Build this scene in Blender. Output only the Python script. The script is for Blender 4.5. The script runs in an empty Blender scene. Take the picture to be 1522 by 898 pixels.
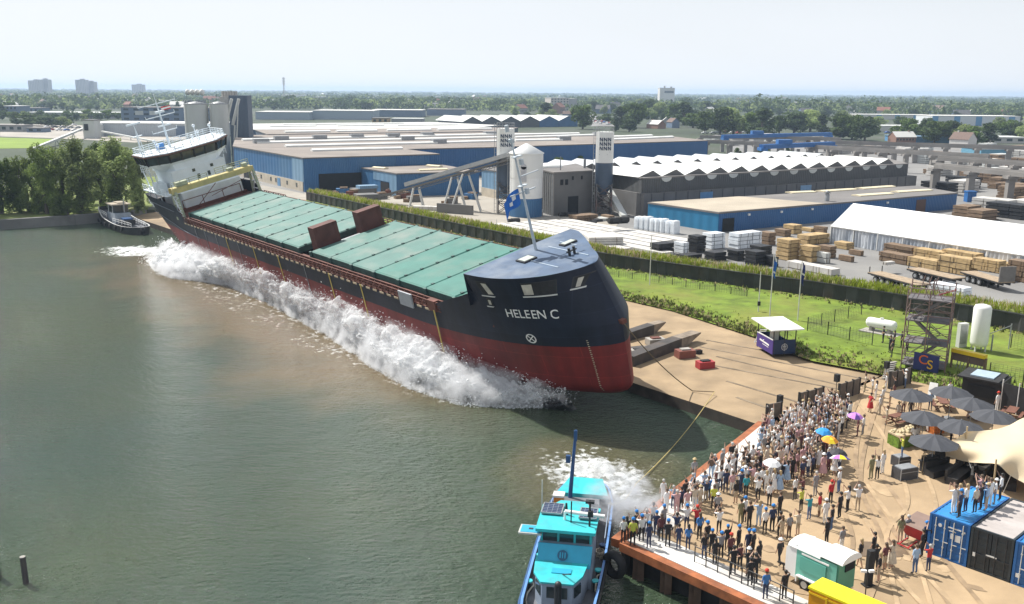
import bpy, bmesh, math, random
from math import sin, cos, pi, radians, sqrt, atan2
from mathutils import Vector, Matrix, noise
from mathutils.geometry import tessellate_polygon
random.seed(7)
SC = bpy.context.scene
COL = SC.collection
V = Vector
# ------------------------------------------------------------------ camera
HC, FP = 28.5, 1400.0
_p = math.atan((449-135.6)/FP); _r = radians(0.47)
FWD = V((0, cos(_p), -sin(_p))); UP0 = V((0, sin(_p), cos(_p))); RT0 = V((1, 0, 0))
RT = RT0*cos(_r) + UP0*sin(_r); UPV = UP0*cos(_r) - RT0*sin(_r)
CAM = V((0, 0, HC))
cd = bpy.data.cameras.new('camera'); cam = bpy.data.objects.new('camera', cd); COL.objects.link(cam)
cd.sensor_width = 36; cd.lens = FP/1522*36; cd.clip_start = .5; cd.clip_end = 30000
cam.matrix_world = Matrix(((RT.x, UPV.x, -FWD.x, 0), (RT.y, UPV.y, -FWD.y, 0), (RT.z, UPV.z, -FWD.z, HC), (0, 0, 0, 1)))
SC.camera = cam
def ray(px, py): return FWD + RT*((px-761)/FP) - UPV*((py-449)/FP)
def G(px, py, z=2.0):                      # point of the plane at height z seen in that direction (used to survey the site)
    d = ray(px, py); return CAM + d*((z-HC)/d.z)
def atY(px, py, Y):
    d = ray(px, py); return CAM + d*(Y/d.y)
def zat(P, px, py): return atY(px, py, P.y).z
def mpp(P): return (P-CAM).dot(FWD)/FP     # metres per photo pixel at P
# ------------------------------------------------------------------ tags
WC = set()
def tag(o, label=None, cat=None, group=None, kind=None):
    if label: o['label'] = label
    if cat: o['category'] = cat
    if group: o['group'] = group
    if kind: o['kind'] = kind
    return o
def thing(name, label, cat, loc=(0, 0, 0), rz=0, group=None, wc=False):
    o = bpy.data.objects.new(name, None); COL.objects.link(o)
    o.location = loc; o.rotation_euler = (0, 0, rz); o.empty_display_size = .2
    tag(o, label, cat, group)
    if wc: WC.add(o.name)
    return o
def dup(root, loc=None, rz=None, label=None, group=None, scale=None, mats=None):
    r = root.copy(); COL.objects.link(r)
    if loc is not None: r.location = loc
    if rz is not None: r.rotation_euler = (0, 0, rz)
    if scale is not None: r.scale = scale if hasattr(scale, '__len__') else (scale,)*3
    if label: r['label'] = label
    if group: r['group'] = group
    for ch in list(root.children):
        c = ch.copy(); COL.objects.link(c); c.parent = r
        for g in list(ch.children):
            d = g.copy(); COL.objects.link(d); d.parent = c
    return r
# ------------------------------------------------------------------ mesh builder
class MB:
    def __init__(s): s.v = []; s.f = []; s.m = []; s.s = []
    def add(s, vs, fs, mi=0, sm=False):
        b = len(s.v); s.v += [tuple(v) for v in vs]
        for f in fs: s.f.append(tuple(b+i for i in f)); s.m.append(mi); s.s.append(sm)
        return s
    def quad(s, a, b, c, d, mi=0): return s.add([a, b, c, d], [(0, 1, 2, 3)], mi)
    def box(s, c, d, rz=0, mi=0, M=None):
        x, y, z = d[0]/2, d[1]/2, d[2]/2; cr, sr = cos(rz), sin(rz); vs = []
        for sx, sy, sz in ((-1,-1,-1),(1,-1,-1),(1,1,-1),(-1,1,-1),(-1,-1,1),(1,-1,1),(1,1,1),(-1,1,1)):
            p = V((sx*x, sy*y, sz*z))
            if M is not None: p = M @ p
            vs.append((c[0]+p.x*cr-p.y*sr, c[1]+p.x*sr+p.y*cr, c[2]+p.z))
        return s.add(vs, [(0,3,2,1),(4,5,6,7),(0,1,5,4),(1,2,6,5),(2,3,7,6),(3,0,4,7)], mi)
    def box0(s, x0, x1, y0, y1, z0, z1, mi=0):
        return s.box(((x0+x1)/2, (y0+y1)/2, (z0+z1)/2), (x1-x0, y1-y0, z1-z0), 0, mi)
    def beam(s, p, q, w, h, mi=0, up=V((0, 0, 1))):
        p, q = V(p), V(q); d = (q-p).normalized()
        if abs(d.dot(up)) > .98: up = V((1, 0, 0))
        a = d.cross(up).normalized()*(w/2); b = a.cross(d).normalized()*(h/2)
        vs = [p-a-b, p+a-b, p+a+b, p-a+b, q-a-b, q+a-b, q+a+b, q-a+b]
        return s.add(vs, [(0,1,2,3),(7,6,5,4),(0,4,5,1),(1,5,6,2),(2,6,7,3),(3,7,4,0)], mi)
    def tube(s, p, q, r, r2=None, n=8, mi=0, caps=True):
        p, q = V(p), V(q); r2 = r if r2 is None else r2
        d = (q-p).normalized(); up = V((0, 0, 1)) if abs(d.z) < .95 else V((1, 0, 0))
        a = d.cross(up).normalized(); b = a.cross(d)
        vs = []
        for i in range(n):
            t = 2*pi*i/n; e = a*cos(t)+b*sin(t); vs += [p+e*r, q+e*r2]
        s.add(vs, [(2*i, 2*((i+1) % n), 2*((i+1) % n)+1, 2*i+1)[::-1] for i in range(n)], mi, n >= 6)
        if caps: s.add(vs, [tuple(range(0, 2*n, 2)), tuple(range(2*n-1, 0, -2))], mi)
        return s
    def path(s, pts, r, n=6, mi=0):
        for a, b in zip(pts, pts[1:]): s.tube(a, b, r, r, n, mi)
        return s
    def prism(s, poly, z0, z1, mi=0, mt=None):
        n = len(poly); P = [V((p[0], p[1], 0)) for p in poly]
        A = sum(P[i].x*P[(i+1) % n].y-P[(i+1) % n].x*P[i].y for i in range(n))
        if A < 0: P = P[::-1]
        vs = [(p.x, p.y, z0) for p in P]+[(p.x, p.y, z1) for p in P]
        s.add(vs, [(i, (i+1) % n, n+(i+1) % n, n+i) for i in range(n)], mi)
        tr = tessellate_polygon([P])
        top = []
        for t in tr:
            a, b, c = [P[i] for i in t]
            if (b-a).cross(c-a).z < 0: t = t[::-1]
            top.append(tuple(t))
        s.add(vs, [tuple(n+i for i in t) for t in top], mi if mt is None else mt)
        s.add(vs, [tuple(t[::-1]) for t in top], mi)
        return s
    def sphere(s, c, r, nu=10, nv=7, mi=0):
        rx, ry, rz = r if hasattr(r, '__len__') else (r,)*3; vs = []; fs = []
        for j in range(nv+1):
            t = pi*j/nv
            for i in range(nu):
                u = 2*pi*i/nu; vs.append((c[0]+rx*sin(t)*cos(u), c[1]+ry*sin(t)*sin(u), c[2]+rz*cos(t)))
        for j in range(nv):
            for i in range(nu):
                k = (i+1) % nu; fs.append((j*nu+i, (j+1)*nu+i, (j+1)*nu+k, j*nu+k))
        return s.add(vs, fs, mi, True)
    def lathe(s, c, prof, n=24, mi=0):
        vs = []; fs = []
        for r, z in prof:
            for i in range(n):
                t = 2*pi*i/n; vs.append((c[0]+r*cos(t), c[1]+r*sin(t), c[2]+z))
        for j in range(len(prof)-1):
            for i in range(n):
                k = (i+1) % n; fs.append((j*n+i, j*n+k, (j+1)*n+k, (j+1)*n+i))
        s.add(vs, fs, mi, True); m = len(prof)-1
        s.add(vs, [tuple(range(n))[::-1], tuple(range(m*n, m*n+n))], mi)
        return s
    def text(s, body, at, ux, uz, size, depth=.03, mi=0, fn=None):
        cu = bpy.data.curves.new('lettering', 'FONT'); cu.body = body; cu.size = 1; cu.align_x = 'CENTER'; cu.align_y = 'CENTER'; cu.extrude = .01; cu.offset = .004
        ob = bpy.data.objects.new('lettering', cu); COL.objects.link(ob)
        dg = bpy.context.evaluated_depsgraph_get(); me = bpy.data.meshes.new_from_object(ob.evaluated_get(dg))
        bpy.data.objects.remove(ob); bpy.data.curves.remove(cu)
        at, ux, uz = V(at), V(ux), V(uz); nn = ux.cross(uz)
        vs = []
        for v in me.vertices:
            if fn: vs.append(fn(v.co.x*size, v.co.y*size, v.co.z*depth/.02))
            else: vs.append(at+ux*(v.co.x*size)+uz*(v.co.y*size)+nn*(v.co.z*depth/.02))
        s.add(vs, [tuple(p.vertices) for p in me.polygons], mi); bpy.data.meshes.remove(me)
        return s
    def build(s, name, mats, parent=None, smooth=False):
        me = bpy.data.meshes.new(name); me.from_pydata(s.v, [], s.f); me.update()
        mats = mats if isinstance(mats, (list, tuple)) else [mats]
        for m in mats: me.materials.append(m)
        me.polygons.foreach_set('material_index', s.m)
        me.polygons.foreach_set('use_smooth', [True]*len(s.f) if smooth else s.s)
        o = bpy.data.objects.new(name, me); COL.objects.link(o)
        if parent:
            o.parent = parent
            if parent.name in WC: o.matrix_parent_inverse = Matrix.Translation(-parent.location)
        return o
def build_each(mb, name, mats, parent=None):
    # every connected piece of the builder becomes an object of its own
    par = list(range(len(mb.v)))
    def find(a):
        while par[a] != a: par[a] = par[par[a]]; a = par[a]
        return a
    for f in mb.f:
        r = find(f[0])
        for i in f[1:]: par[find(i)] = r
    key = {}
    for k, f in enumerate(mb.f): key.setdefault(find(f[0]), []).append(k)
    out = []
    for fs in key.values():
        m = MB(); idx = {}
        for k in fs:
            ff = []
            for i in mb.f[k]:
                if i not in idx: idx[i] = len(m.v); m.v.append(mb.v[i])
                ff.append(idx[i])
            m.f.append(tuple(ff)); m.m.append(mb.m[k]); m.s.append(mb.s[k])
        out.append(m.build(name, mats, parent))
    return out
def struct(name, mb, mats, **k):
    return tag(mb.build(name, mats, **k), kind='structure')
# ------------------------------------------------------------------ materials
def nodes(name):
    m = bpy.data.materials.new(name); m.use_nodes = True; nt = m.node_tree
    return m, nt, nt.nodes['Principled BSDF'], nt.nodes, nt.links
def mixrgb(nt, fac, a, b, mode='MIX'):
    n = nt.nodes.new('ShaderNodeMix'); n.data_type = 'RGBA'; n.blend_type = mode
    for sock, val in ((n.inputs['Factor'], fac), (n.inputs['A'], a), (n.inputs['B'], b)):
        sock = [i for i in n.inputs if i.identifier == {'Factor': 'Factor_Float', 'A': 'A_Color', 'B': 'B_Color'}[sock.name]][0]
        if hasattr(val, 'is_output'): nt.links.new(val, sock)
        elif hasattr(val, '__len__'): sock.default_value = tuple(val)[:3]+(1,)
        else: sock.default_value = val
    return [o for o in n.outputs if o.identifier == 'Result_Color'][0]
def noise_fac(nt, scale, detail=4, lo=.3, hi=.7, coord='Object', stretch=None, rough=.55):
    tc = nt.nodes.new('ShaderNodeTexCoord'); out = tc.outputs[coord]
    if coord == 'World':
        pass
    if stretch:
        mp = nt.nodes.new('ShaderNodeMapping'); mp.inputs['Scale'].default_value = stretch; nt.links.new(out, mp.inputs['Vector']); out = mp.outputs[0]
    n = nt.nodes.new('ShaderNodeTexNoise'); n.inputs['Scale'].default_value = scale; n.inputs['Detail'].default_value = detail; n.inputs['Roughness'].default_value = rough
    nt.links.new(out, n.inputs['Vector'])
    mr = nt.nodes.new('ShaderNodeMapRange'); mr.inputs[1].default_value = lo; mr.inputs[2].default_value = hi
    nt.links.new(n.outputs['Fac'], mr.inputs[0]); return mr.outputs[0]
MATS = {}
def mat(name, col, rough=.65, metal=0, var=.12, scale=1.5, dirt=None, dirt_amt=.25, dirt_scale=.3, ribs=0, rib_h=.03, bump=0, bscale=20, rnd=0, stretch=None, spec=None):
    if name in MATS: return MATS[name]
    m, nt, b, N, L = nodes(name); MATS[name] = m
    c = tuple(col)
    hi = tuple(min(1, x*(1+var)) for x in c); lo = tuple(x*(1-var) for x in c)
    out = mixrgb(nt, noise_fac(nt, scale, stretch=stretch), lo, hi)
    if dirt: 
        fac = noise_fac(nt, dirt_scale, 6, .48, .72, stretch=stretch)
        mul = N.new('ShaderNodeMath'); mul.operation = 'MULTIPLY'; mul.inputs[1].default_value = dirt_amt; L.new(fac, mul.inputs[0])
        out = mixrgb(nt, mul.outputs[0], out, dirt)
    if rnd:
        oi = N.new('ShaderNodeObjectInfo'); mr = N.new('ShaderNodeMapRange'); mr.inputs[3].default_value = 1-rnd; mr.inputs[4].default_value = 1+rnd
        L.new(oi.outputs['Random'], mr.inputs[0]); hs = N.new('ShaderNodeHueSaturation'); L.new(mr.outputs[0], hs.inputs['Value']); L.new(out, hs.inputs['Color']); out = hs.outputs[0]
    L.new(out, b.inputs['Base Color']); b.inputs['Roughness'].default_value = rough; b.inputs['Metallic'].default_value = metal
    if spec is not None: b.inputs['Specular IOR Level'].default_value = spec
    if ribs:
        tc = N.new('ShaderNodeTexCoord'); sx = N.new('ShaderNodeSeparateXYZ'); L.new(tc.outputs['Object'], sx.inputs[0])
        a = N.new('ShaderNodeMath'); a.operation = 'ADD'; L.new(sx.outputs[0], a.inputs[0]); L.new(sx.outputs[1], a.inputs[1])
        mu = N.new('ShaderNodeMath'); mu.operation = 'MULTIPLY'; mu.inputs[1].default_value = 2*pi/ribs; L.new(a.outputs[0], mu.inputs[0])
        si = N.new('ShaderNodeMath'); si.operation = 'SINE'; L.new(mu.outputs[0], si.inputs[0])
        bp = N.new('ShaderNodeBump'); bp.inputs['Distance'].default_value = rib_h; bp.inputs['Strength'].default_value = .8
        L.new(si.outputs[0], bp.inputs['Height']); L.new(bp.outputs[0], b.inputs['Normal'])
    elif bump:
        bp = N.new('ShaderNodeBump'); bp.inputs['Distance'].default_value = bump; bp.inputs['Strength'].default_value = .7
        L.new(noise_fac(nt, bscale, 5, 0, 1), bp.inputs['Height']); L.new(bp.outputs[0], b.inputs['Normal'])
    return m
# ------------------------------------------------------------------ light
SUN_AZ = V((-.79, .61)).normalized(); SUN_EL = radians(52)
tosun = V((SUN_AZ.x*cos(SUN_EL), SUN_AZ.y*cos(SUN_EL), sin(SUN_EL)))
sl = bpy.data.lights.new('sun', 'SUN'); sl.energy = 5.0; sl.angle = radians(.5); sl.color = (1, .965, .90)
so = bpy.data.objects.new('sun', sl); COL.objects.link(so); so.rotation_euler = (-tosun).to_track_quat('-Z', 'Y').to_euler(); so.location = (0, 0, 40)
W = bpy.data.worlds.new('World'); SC.world = W; W.use_nodes = True
wn, wl = W.node_tree.nodes, W.node_tree.links
sky = wn.new('ShaderNodeTexSky'); sky.sky_type = 'NISHITA'; sky.sun_disc = False
sky.sun_elevation = SUN_EL; sky.sun_rotation = atan2(SUN_AZ.x, SUN_AZ.y); sky.air_density = 1.0; sky.dust_density = 1.0; sky.ozone_density = 1.0; sky.altitude = 0
hs_ = wn.new('ShaderNodeHueSaturation'); hs_.inputs['Saturation'].default_value = .55; wl.new(sky.outputs[0], hs_.inputs['Color'])
# thin high cloud veil over the blue, denser towards the sun
tcw = wn.new('ShaderNodeTexCoord'); dt = wn.new('ShaderNodeVectorMath'); dt.operation = 'DOT_PRODUCT'; wl.new(tcw.outputs['Generated'], dt.inputs[0]); dt.inputs[1].default_value = (SUN_AZ.x, SUN_AZ.y, .25)
cl = wn.new('ShaderNodeTexNoise'); mpw = wn.new('ShaderNodeMapping'); mpw.inputs['Scale'].default_value = (1, 1, 4); wl.new(tcw.outputs['Generated'], mpw.inputs[0]); wl.new(mpw.outputs[0], cl.inputs['Vector']); cl.inputs['Scale'].default_value = 2.2; cl.inputs['Detail'].default_value = 6
mf = wn.new('ShaderNodeMapRange'); mf.inputs[1].default_value = -.6; mf.inputs[2].default_value = 1; mf.inputs[3].default_value = .38; mf.inputs[4].default_value = .80; wl.new(dt.outputs['Value'], mf.inputs[0])
mc_ = wn.new('ShaderNodeMath'); mc_.operation = 'MULTIPLY_ADD'; wl.new(cl.outputs['Fac'], mc_.inputs[0]); mc_.inputs[1].default_value = .35; mc_.inputs[2].default_value = -.17
ma_ = wn.new('ShaderNodeMath'); ma_.operation = 'ADD'; ma_.use_clamp = True; wl.new(mf.outputs[0], ma_.inputs[0]); wl.new(mc_.outputs[0], ma_.inputs[1])
sz = wn.new('ShaderNodeSeparateXYZ'); wl.new(tcw.outputs['Generated'], sz.inputs[0]); hz_ = wn.new('ShaderNodeMapRange'); hz_.inputs[1].default_value = 0; hz_.inputs[2].default_value = .14; hz_.inputs[3].default_value = .35; hz_.inputs[4].default_value = 0; wl.new(sz.outputs[2], hz_.inputs[0])
mb_ = wn.new('ShaderNodeMath'); mb_.operation = 'ADD'; mb_.use_clamp = True; wl.new(ma_.outputs[0], mb_.inputs[0]); wl.new(hz_.outputs[0], mb_.inputs[1]); ma_ = mb_
vl = mixrgb(W.node_tree, ma_.outputs[0], hs_.outputs[0], (7.9, 8.25, 8.7)); wl.new(vl, wn['Background'].inputs[0]); wn['Background'].inputs[1].default_value = .088
SC.view_settings.view_transform = 'Standard'; SC.view_settings.look = 'None'; SC.view_settings.exposure = .43; SC.view_settings.gamma = 1
SC.render.engine = 'CYCLES'
try: SC.view_settings.use_curve_mapping = False
except Exception: pass
SC.cycles.volume_bounces = 2; SC.cycles.transparent_max_bounces = 12; SC.cycles.max_bounces = 6
SC.cycles.use_denoising = True
SC.render.resolution_x = 1024; SC.render.resolution_y = 604
# ================================================================== SETTING
def xy(pts, z=2.0): return [tuple(G(a, b, z)[:2]) for a, b in pts]
SLIP_A, SLIP_B = G(940, 568, 1.1), G(1118, 627, 1.1)
sd = (SLIP_A-SLIP_B).normalized()                      # along the slipway edge, towards the stern of the ship
SLIP_FAR = SLIP_B + sd*166
sup = V((-sd.y, sd.x, 0)); sup = sup if sup.y > 0 else -sup   # inland, square to the slipway edge
QC = G(1130, 628, 2); QK = G(912, 803, 2); QD = G(1120, 898, 2)
qd = (QD-QK).normalized(); qe = (QC-QK).normalized()
QKi, QCi, QEi = QK+qd*1.3+qe*1.3, QC+qd*1.3, QK+qd*60+qe*1.3      # the fill stops short of the edge, the deck and beam overhang it
BK = [G(-150, 336, 2), G(0, 327, 2), G(110, 320, 2), G(215, 312, 2)]
bd = (BK[1]-BK[2]).normalized()
m_conc = mat('concrete', (.34, .32, .29), .85, var=.2, scale=.35, dirt=(.14, .13, .11), dirt_amt=.6, dirt_scale=.12, bump=.01, bscale=6)
m_concd = mat('concrete_dark', (.20, .195, .185), .85, var=.22, scale=.4, dirt=(.08, .075, .07), dirt_amt=.6, dirt_scale=.2)
m_sand = mat('sandy_ground', (.38, .272, .162), .95, var=.18, scale=.25, dirt=(.25, .175, .10), dirt_amt=.75, dirt_scale=.11, bump=.03, bscale=3)
m_slip = mat('slipway_concrete', (.31, .225, .135), .9, var=.22, scale=.3, dirt=(.17, .125, .08), dirt_amt=.8, dirt_scale=.09, bump=.02, bscale=2)
m_asph = mat('yard_asphalt', (.19, .185, .18), .9, var=.14, scale=.08, dirt=(.28, .27, .25), dirt_amt=.6, dirt_scale=.05, bump=.01, bscale=5)
m_grass = mat('grass_green', (.125, .185, .016), .95, var=.4, scale=.5, dirt=(.19, .185, .035), dirt_amt=.7, dirt_scale=.12, bump=.12, bscale=2.5)
m_field = mat('field_green', (.042, .058, .028), .95, var=.4, scale=.01, dirt=(.085, .085, .07), dirt_amt=.9, dirt_scale=.012)
m_rustbeam = mat('rust_orange_steel', (.32, .105, .038), .7, var=.35, scale=1.5, dirt=(.12, .05, .03), dirt_amt=.7, dirt_scale=.6)
m_black = mat('black_steel', (.022, .023, .026), .5, var=.3, scale=2)
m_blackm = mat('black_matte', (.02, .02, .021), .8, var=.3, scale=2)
m_greysteel = mat('grey_steel', (.30, .31, .32), .5, var=.15, scale=2, metal=.3)
m_white = mat('white_paint', (.78, .78, .76), .5, var=.05, scale=1, dirt=(.5, .48, .44), dirt_amt=.35, dirt_scale=.5)
m_whited = mat('white_dull', (.62, .62, .60), .6, var=.08, scale=1, dirt=(.38, .36, .33), dirt_amt=.5, dirt_scale=.4)
# --- land sheet with the harbour basin cut out of its outline
far = 14000
land = [BK[0]+bd*600, BK[1], BK[2], BK[3], SLIP_FAR+sup*30, SLIP_B+sup*30, QCi, QKi, QEi,
        V((900, -40, 2)), V((far, 200, 2)), V((far, far, 2)), V((-far, far, 2)), V((-far, 900, 2)), V((-1500, 300, 2))]
gm = MB(); gm.prism(land, -3, 1.95)
struct('ground', gm, m_field)
# --- water
wx = [-420, -330, -260, -210, -170]+[-140+i*1.25 for i in range(141)]+[45, 60, 80]
wy = [-10, 6, 14, 20]+[24+i*1.25 for i in range(150)]+[215, 225, 240, 270, 330]
SHIPM = Matrix.Translation(V((-59.8796, 174.695, 2.1329))) @ Matrix.Rotation(-.93511, 4, 'Z') @ Matrix.Rotation(-.00274, 4, 'Y') @ Matrix.Rotation(.24283, 4, 'X')
SAX = V((cos(-.93511), sin(-.93511))); SNO = V((SAX.y, -SAX.x))      # ship axis, and the side it slides towards
S0 = V((-59.88, 174.69))
def fbm(p, o=4): return noise.fractal(V(p), .9, 2.1, o)
wv = []; mud = []; foam = []
WASH = G(886, 708, 0)
for y in wy:
    for x in wx:
        q = V((x, y))-S0; a = q.dot(SAX); d = q.dot(SNO)
        n1 = fbm((x*.06, y*.06, 3)); n2 = fbm((x*.25, y*.25, 9)); n3 = fbm((x*.7, y*.7, 5), 5)
        side = 1/(1+math.exp(-(a-6-n1*5)/3))*1/(1+math.exp((a-104-n1*5)/3.))
        dd = d-8-(2.5+4*sin(max(0, min(1, a/115))*pi))
        mk = .85*side*max(0, min(1, 1.05-dd/(11+7*n1-4*abs(a/110-.35)) + .4*n1+.25*n2))*(1 if dd > -12 else 0)
        edge = max(0, 1-max(0, dd+1.5)/(2.2+2.6*n1))*side*(1 if d > 3 else 0)*.8
        fm = max(0, min(1, edge*.32+.35*n2*edge))
        # churned water under the tug's stern
        w = V((x, y))-WASH.xy; e = (w.x/5.2)**2+(w.y/6.0)**2+.7*n2
        fm = max(fm, max(0, min(.62, (1.0-e)*.95)))
        mk = max(mk, .35*max(0, min(1, 1.6-e*.6)))
        # thin streaks of foam around the stern of the ship
        w2 = V((x, y))-G(222, 372, 0).xy; e2 = (w2.x/11)**2+(w2.y/7)**2
        fm = max(fm, max(0, min(1, (1-e2)*.9+.6*n2))*(1 if e2 < 1.3 else 0))
        wv.append((x, y, 0)); mud.append(max(0, min(1, mk))); foam.append(fm)
nx = len(wx)
wf = [(j*nx+i, j*nx+i+1, (j+1)*nx+i+1, (j+1)*nx+i) for j in range(len(wy)-1) for i in range(nx-1)]
wm = MB(); wm.add(wv, wf)
m, nt, b, N, L = nodes('harbour_water')
a1 = N.new('ShaderNodeAttribute'); a1.attribute_name = 'mud'; a2 = N.new('ShaderNodeAttribute'); a2.attribute_name = 'foam'
deep = mixrgb(nt, noise_fac(nt, .022, 2, .3, .7), (.038, .070, .056), (.058, .078, .032))
c1 = mixrgb(nt, a1.outputs['Fac'], deep, (.215, .155, .085))
fn = noise_fac(nt, 1.3, 6, .30, .62, rough=.7); mm = N.new('ShaderNodeMath'); mm.operation = 'ADD'; L.new(a2.outputs['Fac'], mm.inputs[0]); L.new(fn, mm.inputs[1])
m2 = N.new('ShaderNodeMapRange'); m2.inputs[1].default_value = 1.0; m2.inputs[2].default_value = 1.45; L.new(mm.outputs[0], m2.inputs[0])
L.new(mixrgb(nt, m2.outputs[0], c1, (.74, .76, .76)), b.inputs['Base Color'])
rr = N.new('ShaderNodeMapRange'); rr.inputs[3].default_value = .06; rr.inputs[4].default_value = .75; L.new(m2.outputs[0], rr.inputs[0]); L.new(rr.outputs[0], b.inputs['Roughness'])
b.inputs['IOR'].default_value = 1.42
h1 = noise_fac(nt, 1.5, 4, .2, .8, stretch=(1, 1.9, 1), rough=.6); h2 = noise_fac(nt, .34, 3, .2, .8, stretch=(1, 1.5, 1)); h3 = noise_fac(nt, 3.2, 3, .2, .8, stretch=(1, 1.6, 1), rough=.6)
s1 = N.new('ShaderNodeMath'); s1.operation = 'MULTIPLY_ADD'; L.new(h2, s1.inputs[0]); s1.inputs[1].default_value = 1.15; L.new(h1, s1.inputs[2])
s2 = N.new('ShaderNodeMath'); s2.operation = 'MULTIPLY_ADD'; L.new(h3, s2.inputs[0]); s2.inputs[1].default_value = .3; L.new(s1.outputs[0], s2.inputs[2])
bp = N.new('ShaderNodeBump'); bp.inputs['Distance'].default_value = .31; bp.inputs['Strength'].default_value = 1; L.new(s2.outputs[0], bp.inputs['Height']); L.new(bp.outputs[0], b.inputs['Normal'])
water = struct('water', wm, m)
for nme, vals in (('mud', mud), ('foam', foam)):
    at = water.data.attributes.new(nme, 'FLOAT', 'POINT'); at.data.foreach_set('value', vals)
# --- ground sheets
def sheet(name, poly, z, mt, z0=None):
    mb = MB(); mb.prism(poly, z-.6 if z0 is None else z0, z); return struct(name, mb, mt)
TOE = [G(a, b, 2) for a, b in ((905, 440), (1000, 462), (1120, 500), (1200, 535), (1310, 556))]
TOEL = TOE[0]+sd*95
# slipway: slopes up from the water's edge
W0 = [G(a, b, 2) for a, b in ((456, 303), (533, 321), (720, 364), (898, 404), (940, 411), (1002, 421), (1104, 436), (1206, 450), (1309, 467), (1492, 500), (1600, 522))]
PLZ = G(1240, 575, 2)
def slipmesh():
    mb = MB(); n = 24
    rows = []
    for i in range(n+1):
        p = SLIP_B + sd*(170*i/n) - sd*.6
        rows.append([V((p.x, p.y, -2)), V((p.x, p.y, 1.0)), V((p.x, p.y, 1.1))+sup*1.0, V((p.x, p.y, 1.6))+sup*12, V((p.x, p.y, 2.02))+sup*30, V((p.x, p.y, 2.02))+sup*46])
    for r in rows:
        for k in (1, 2, 3): r[k].z = (1.05, 1.1, 1.6)[k-1]
    vs = [v for r in rows for v in r]; w = 6
    mb.add(vs, [(i*w+k, i*w+k+1, (i+1)*w+k+1, (i+1)*w+k) for i in range(n) for k in range(w-1)])
    return mb

sm_ = slipmesh(); sm_.m = [1 if k % 5 < 1 else 0 for k in range(len(sm_.f))]; struct('slipway', sm_, [m_slip, mat('slip_edge_dark', (.055, .045, .035), .85, var=.4, scale=.7)])
PL0 = SLIP_B+sup*.5
plaza = [QCi, QKi, QEi, V((90, 10, 2)), V((70, 60, 2)), G(1522, 590, 2), G(1420, 575, 2), G(1310, 560, 2), SLIP_B+sup*30]
sheet('plaza', plaza, 2.03, m_sand)
gp = [TOEL, TOE[0], TOE[1], TOE[2], TOE[3], TOE[4], G(1420, 583, 2), G(1522, 596, 2), G(1700, 640, 2)]+[p for p in W0[::-1]]
# grass field: rises gently from the toe towards the wall
toe_l = [TOEL, TOE[0], TOE[1], TOE[2], TOE[3], TOE[4], G(1420, 583, 2), G(1522, 596, 2), G(1700, 640, 2)]
def lerp_poly(P, t):
    d = [0]
    for a, b in zip(P, P[1:]): d.append(d[-1]+(b-a).length)
    s = t*d[-1]
    for i in range(len(P)-1):
        if s <= d[i+1] or i == len(P)-2: return P[i].lerp(P[i+1], (s-d[i])/max(1e-6, d[i+1]-d[i]))
# parametrise both lines by angle seen from the middle of the slipway so the strip stays regular
NG, MG = 110, 14; gv = []; gf = []
for i in range(NG+1):
    t = i/NG; a = lerp_poly(toe_l, t); b_ = lerp_poly(W0, t)
    for j in range(MG+1):
        u = j/MG; p = a.lerp(b_, u); h = 2.0+ .9*min(1, u*5)**1.0 + .12*noise.noise(V((p.x*.3, p.y*.3, 1)))*min(1, u*6)
        gv.append((p.x, p.y, h))
for i in range(NG):
    for j in range(MG): k = i*(MG+1)+j; gf.append((k, k+MG+1, k+MG+2, k+1))
mb = MB(); mb.add(gv, gf); struct('grass_bank', mb, m_grass, smooth=True)
def grass_h(t, u):
    a = lerp_poly(toe_l, t); b_ = lerp_poly(W0, t); p = a.lerp(b_, u); return V((p.x, p.y, 2.0+.9*min(1, u*5)))
# asphalt yard behind the flood wall
yd = [p+V((2, 3, 0)) for p in W0]
yard = [G(375, 292, 2)]+yd+[V((260, 60, 2)), V((330, 460, 2)), V((120, 520, 2)), V((70, 330, 2)), V((-20, 330, 2)), V((-60, 300, 2)), V((-95, 300, 2))]
sheet('yard', yard, 1.99, m_asph)
# pale dusty concrete paving round the sheds, over the asphalt
sheet('concrete_paving', xy([(365, 292), (372, 272), (451, 288), (560, 270), (700, 262), (760, 285), (800, 322), (930, 322), (900, 352), (760, 352), (600, 318), (470, 298)]), 2.03, mat('pale_paving', (.33, .30, .255), .9, var=.15, scale=.2, dirt=(.26, .23, .19), dirt_amt=.6, dirt_scale=.1))
sheet('green_field', xy([(-60, 222), (60, 220), (84, 207), (-60, 203)]), 2.05, mat('bright_field', (.18, .26, .03), .95, var=.15, scale=.1))
sheet('verge', xy([(0, 326), (215, 311), (240, 300), (235, 262), (0, 278)]), 2.02, mat('verge_grass', (.14, .18, .035), .95, var=.4, scale=.3, dirt=(.22, .19, .10), dirt_amt=.6, dirt_scale=.1))
sheet('gravel_lot', xy([(0, 203), (90, 206), (200, 212), (330, 205), (300, 190), (0, 184)]), 2.04, mat('gravel', (.36, .33, .29), .95, var=.2, scale=.1, dirt=(.2, .19, .17), dirt_amt=.6, dirt_scale=.03))
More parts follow.
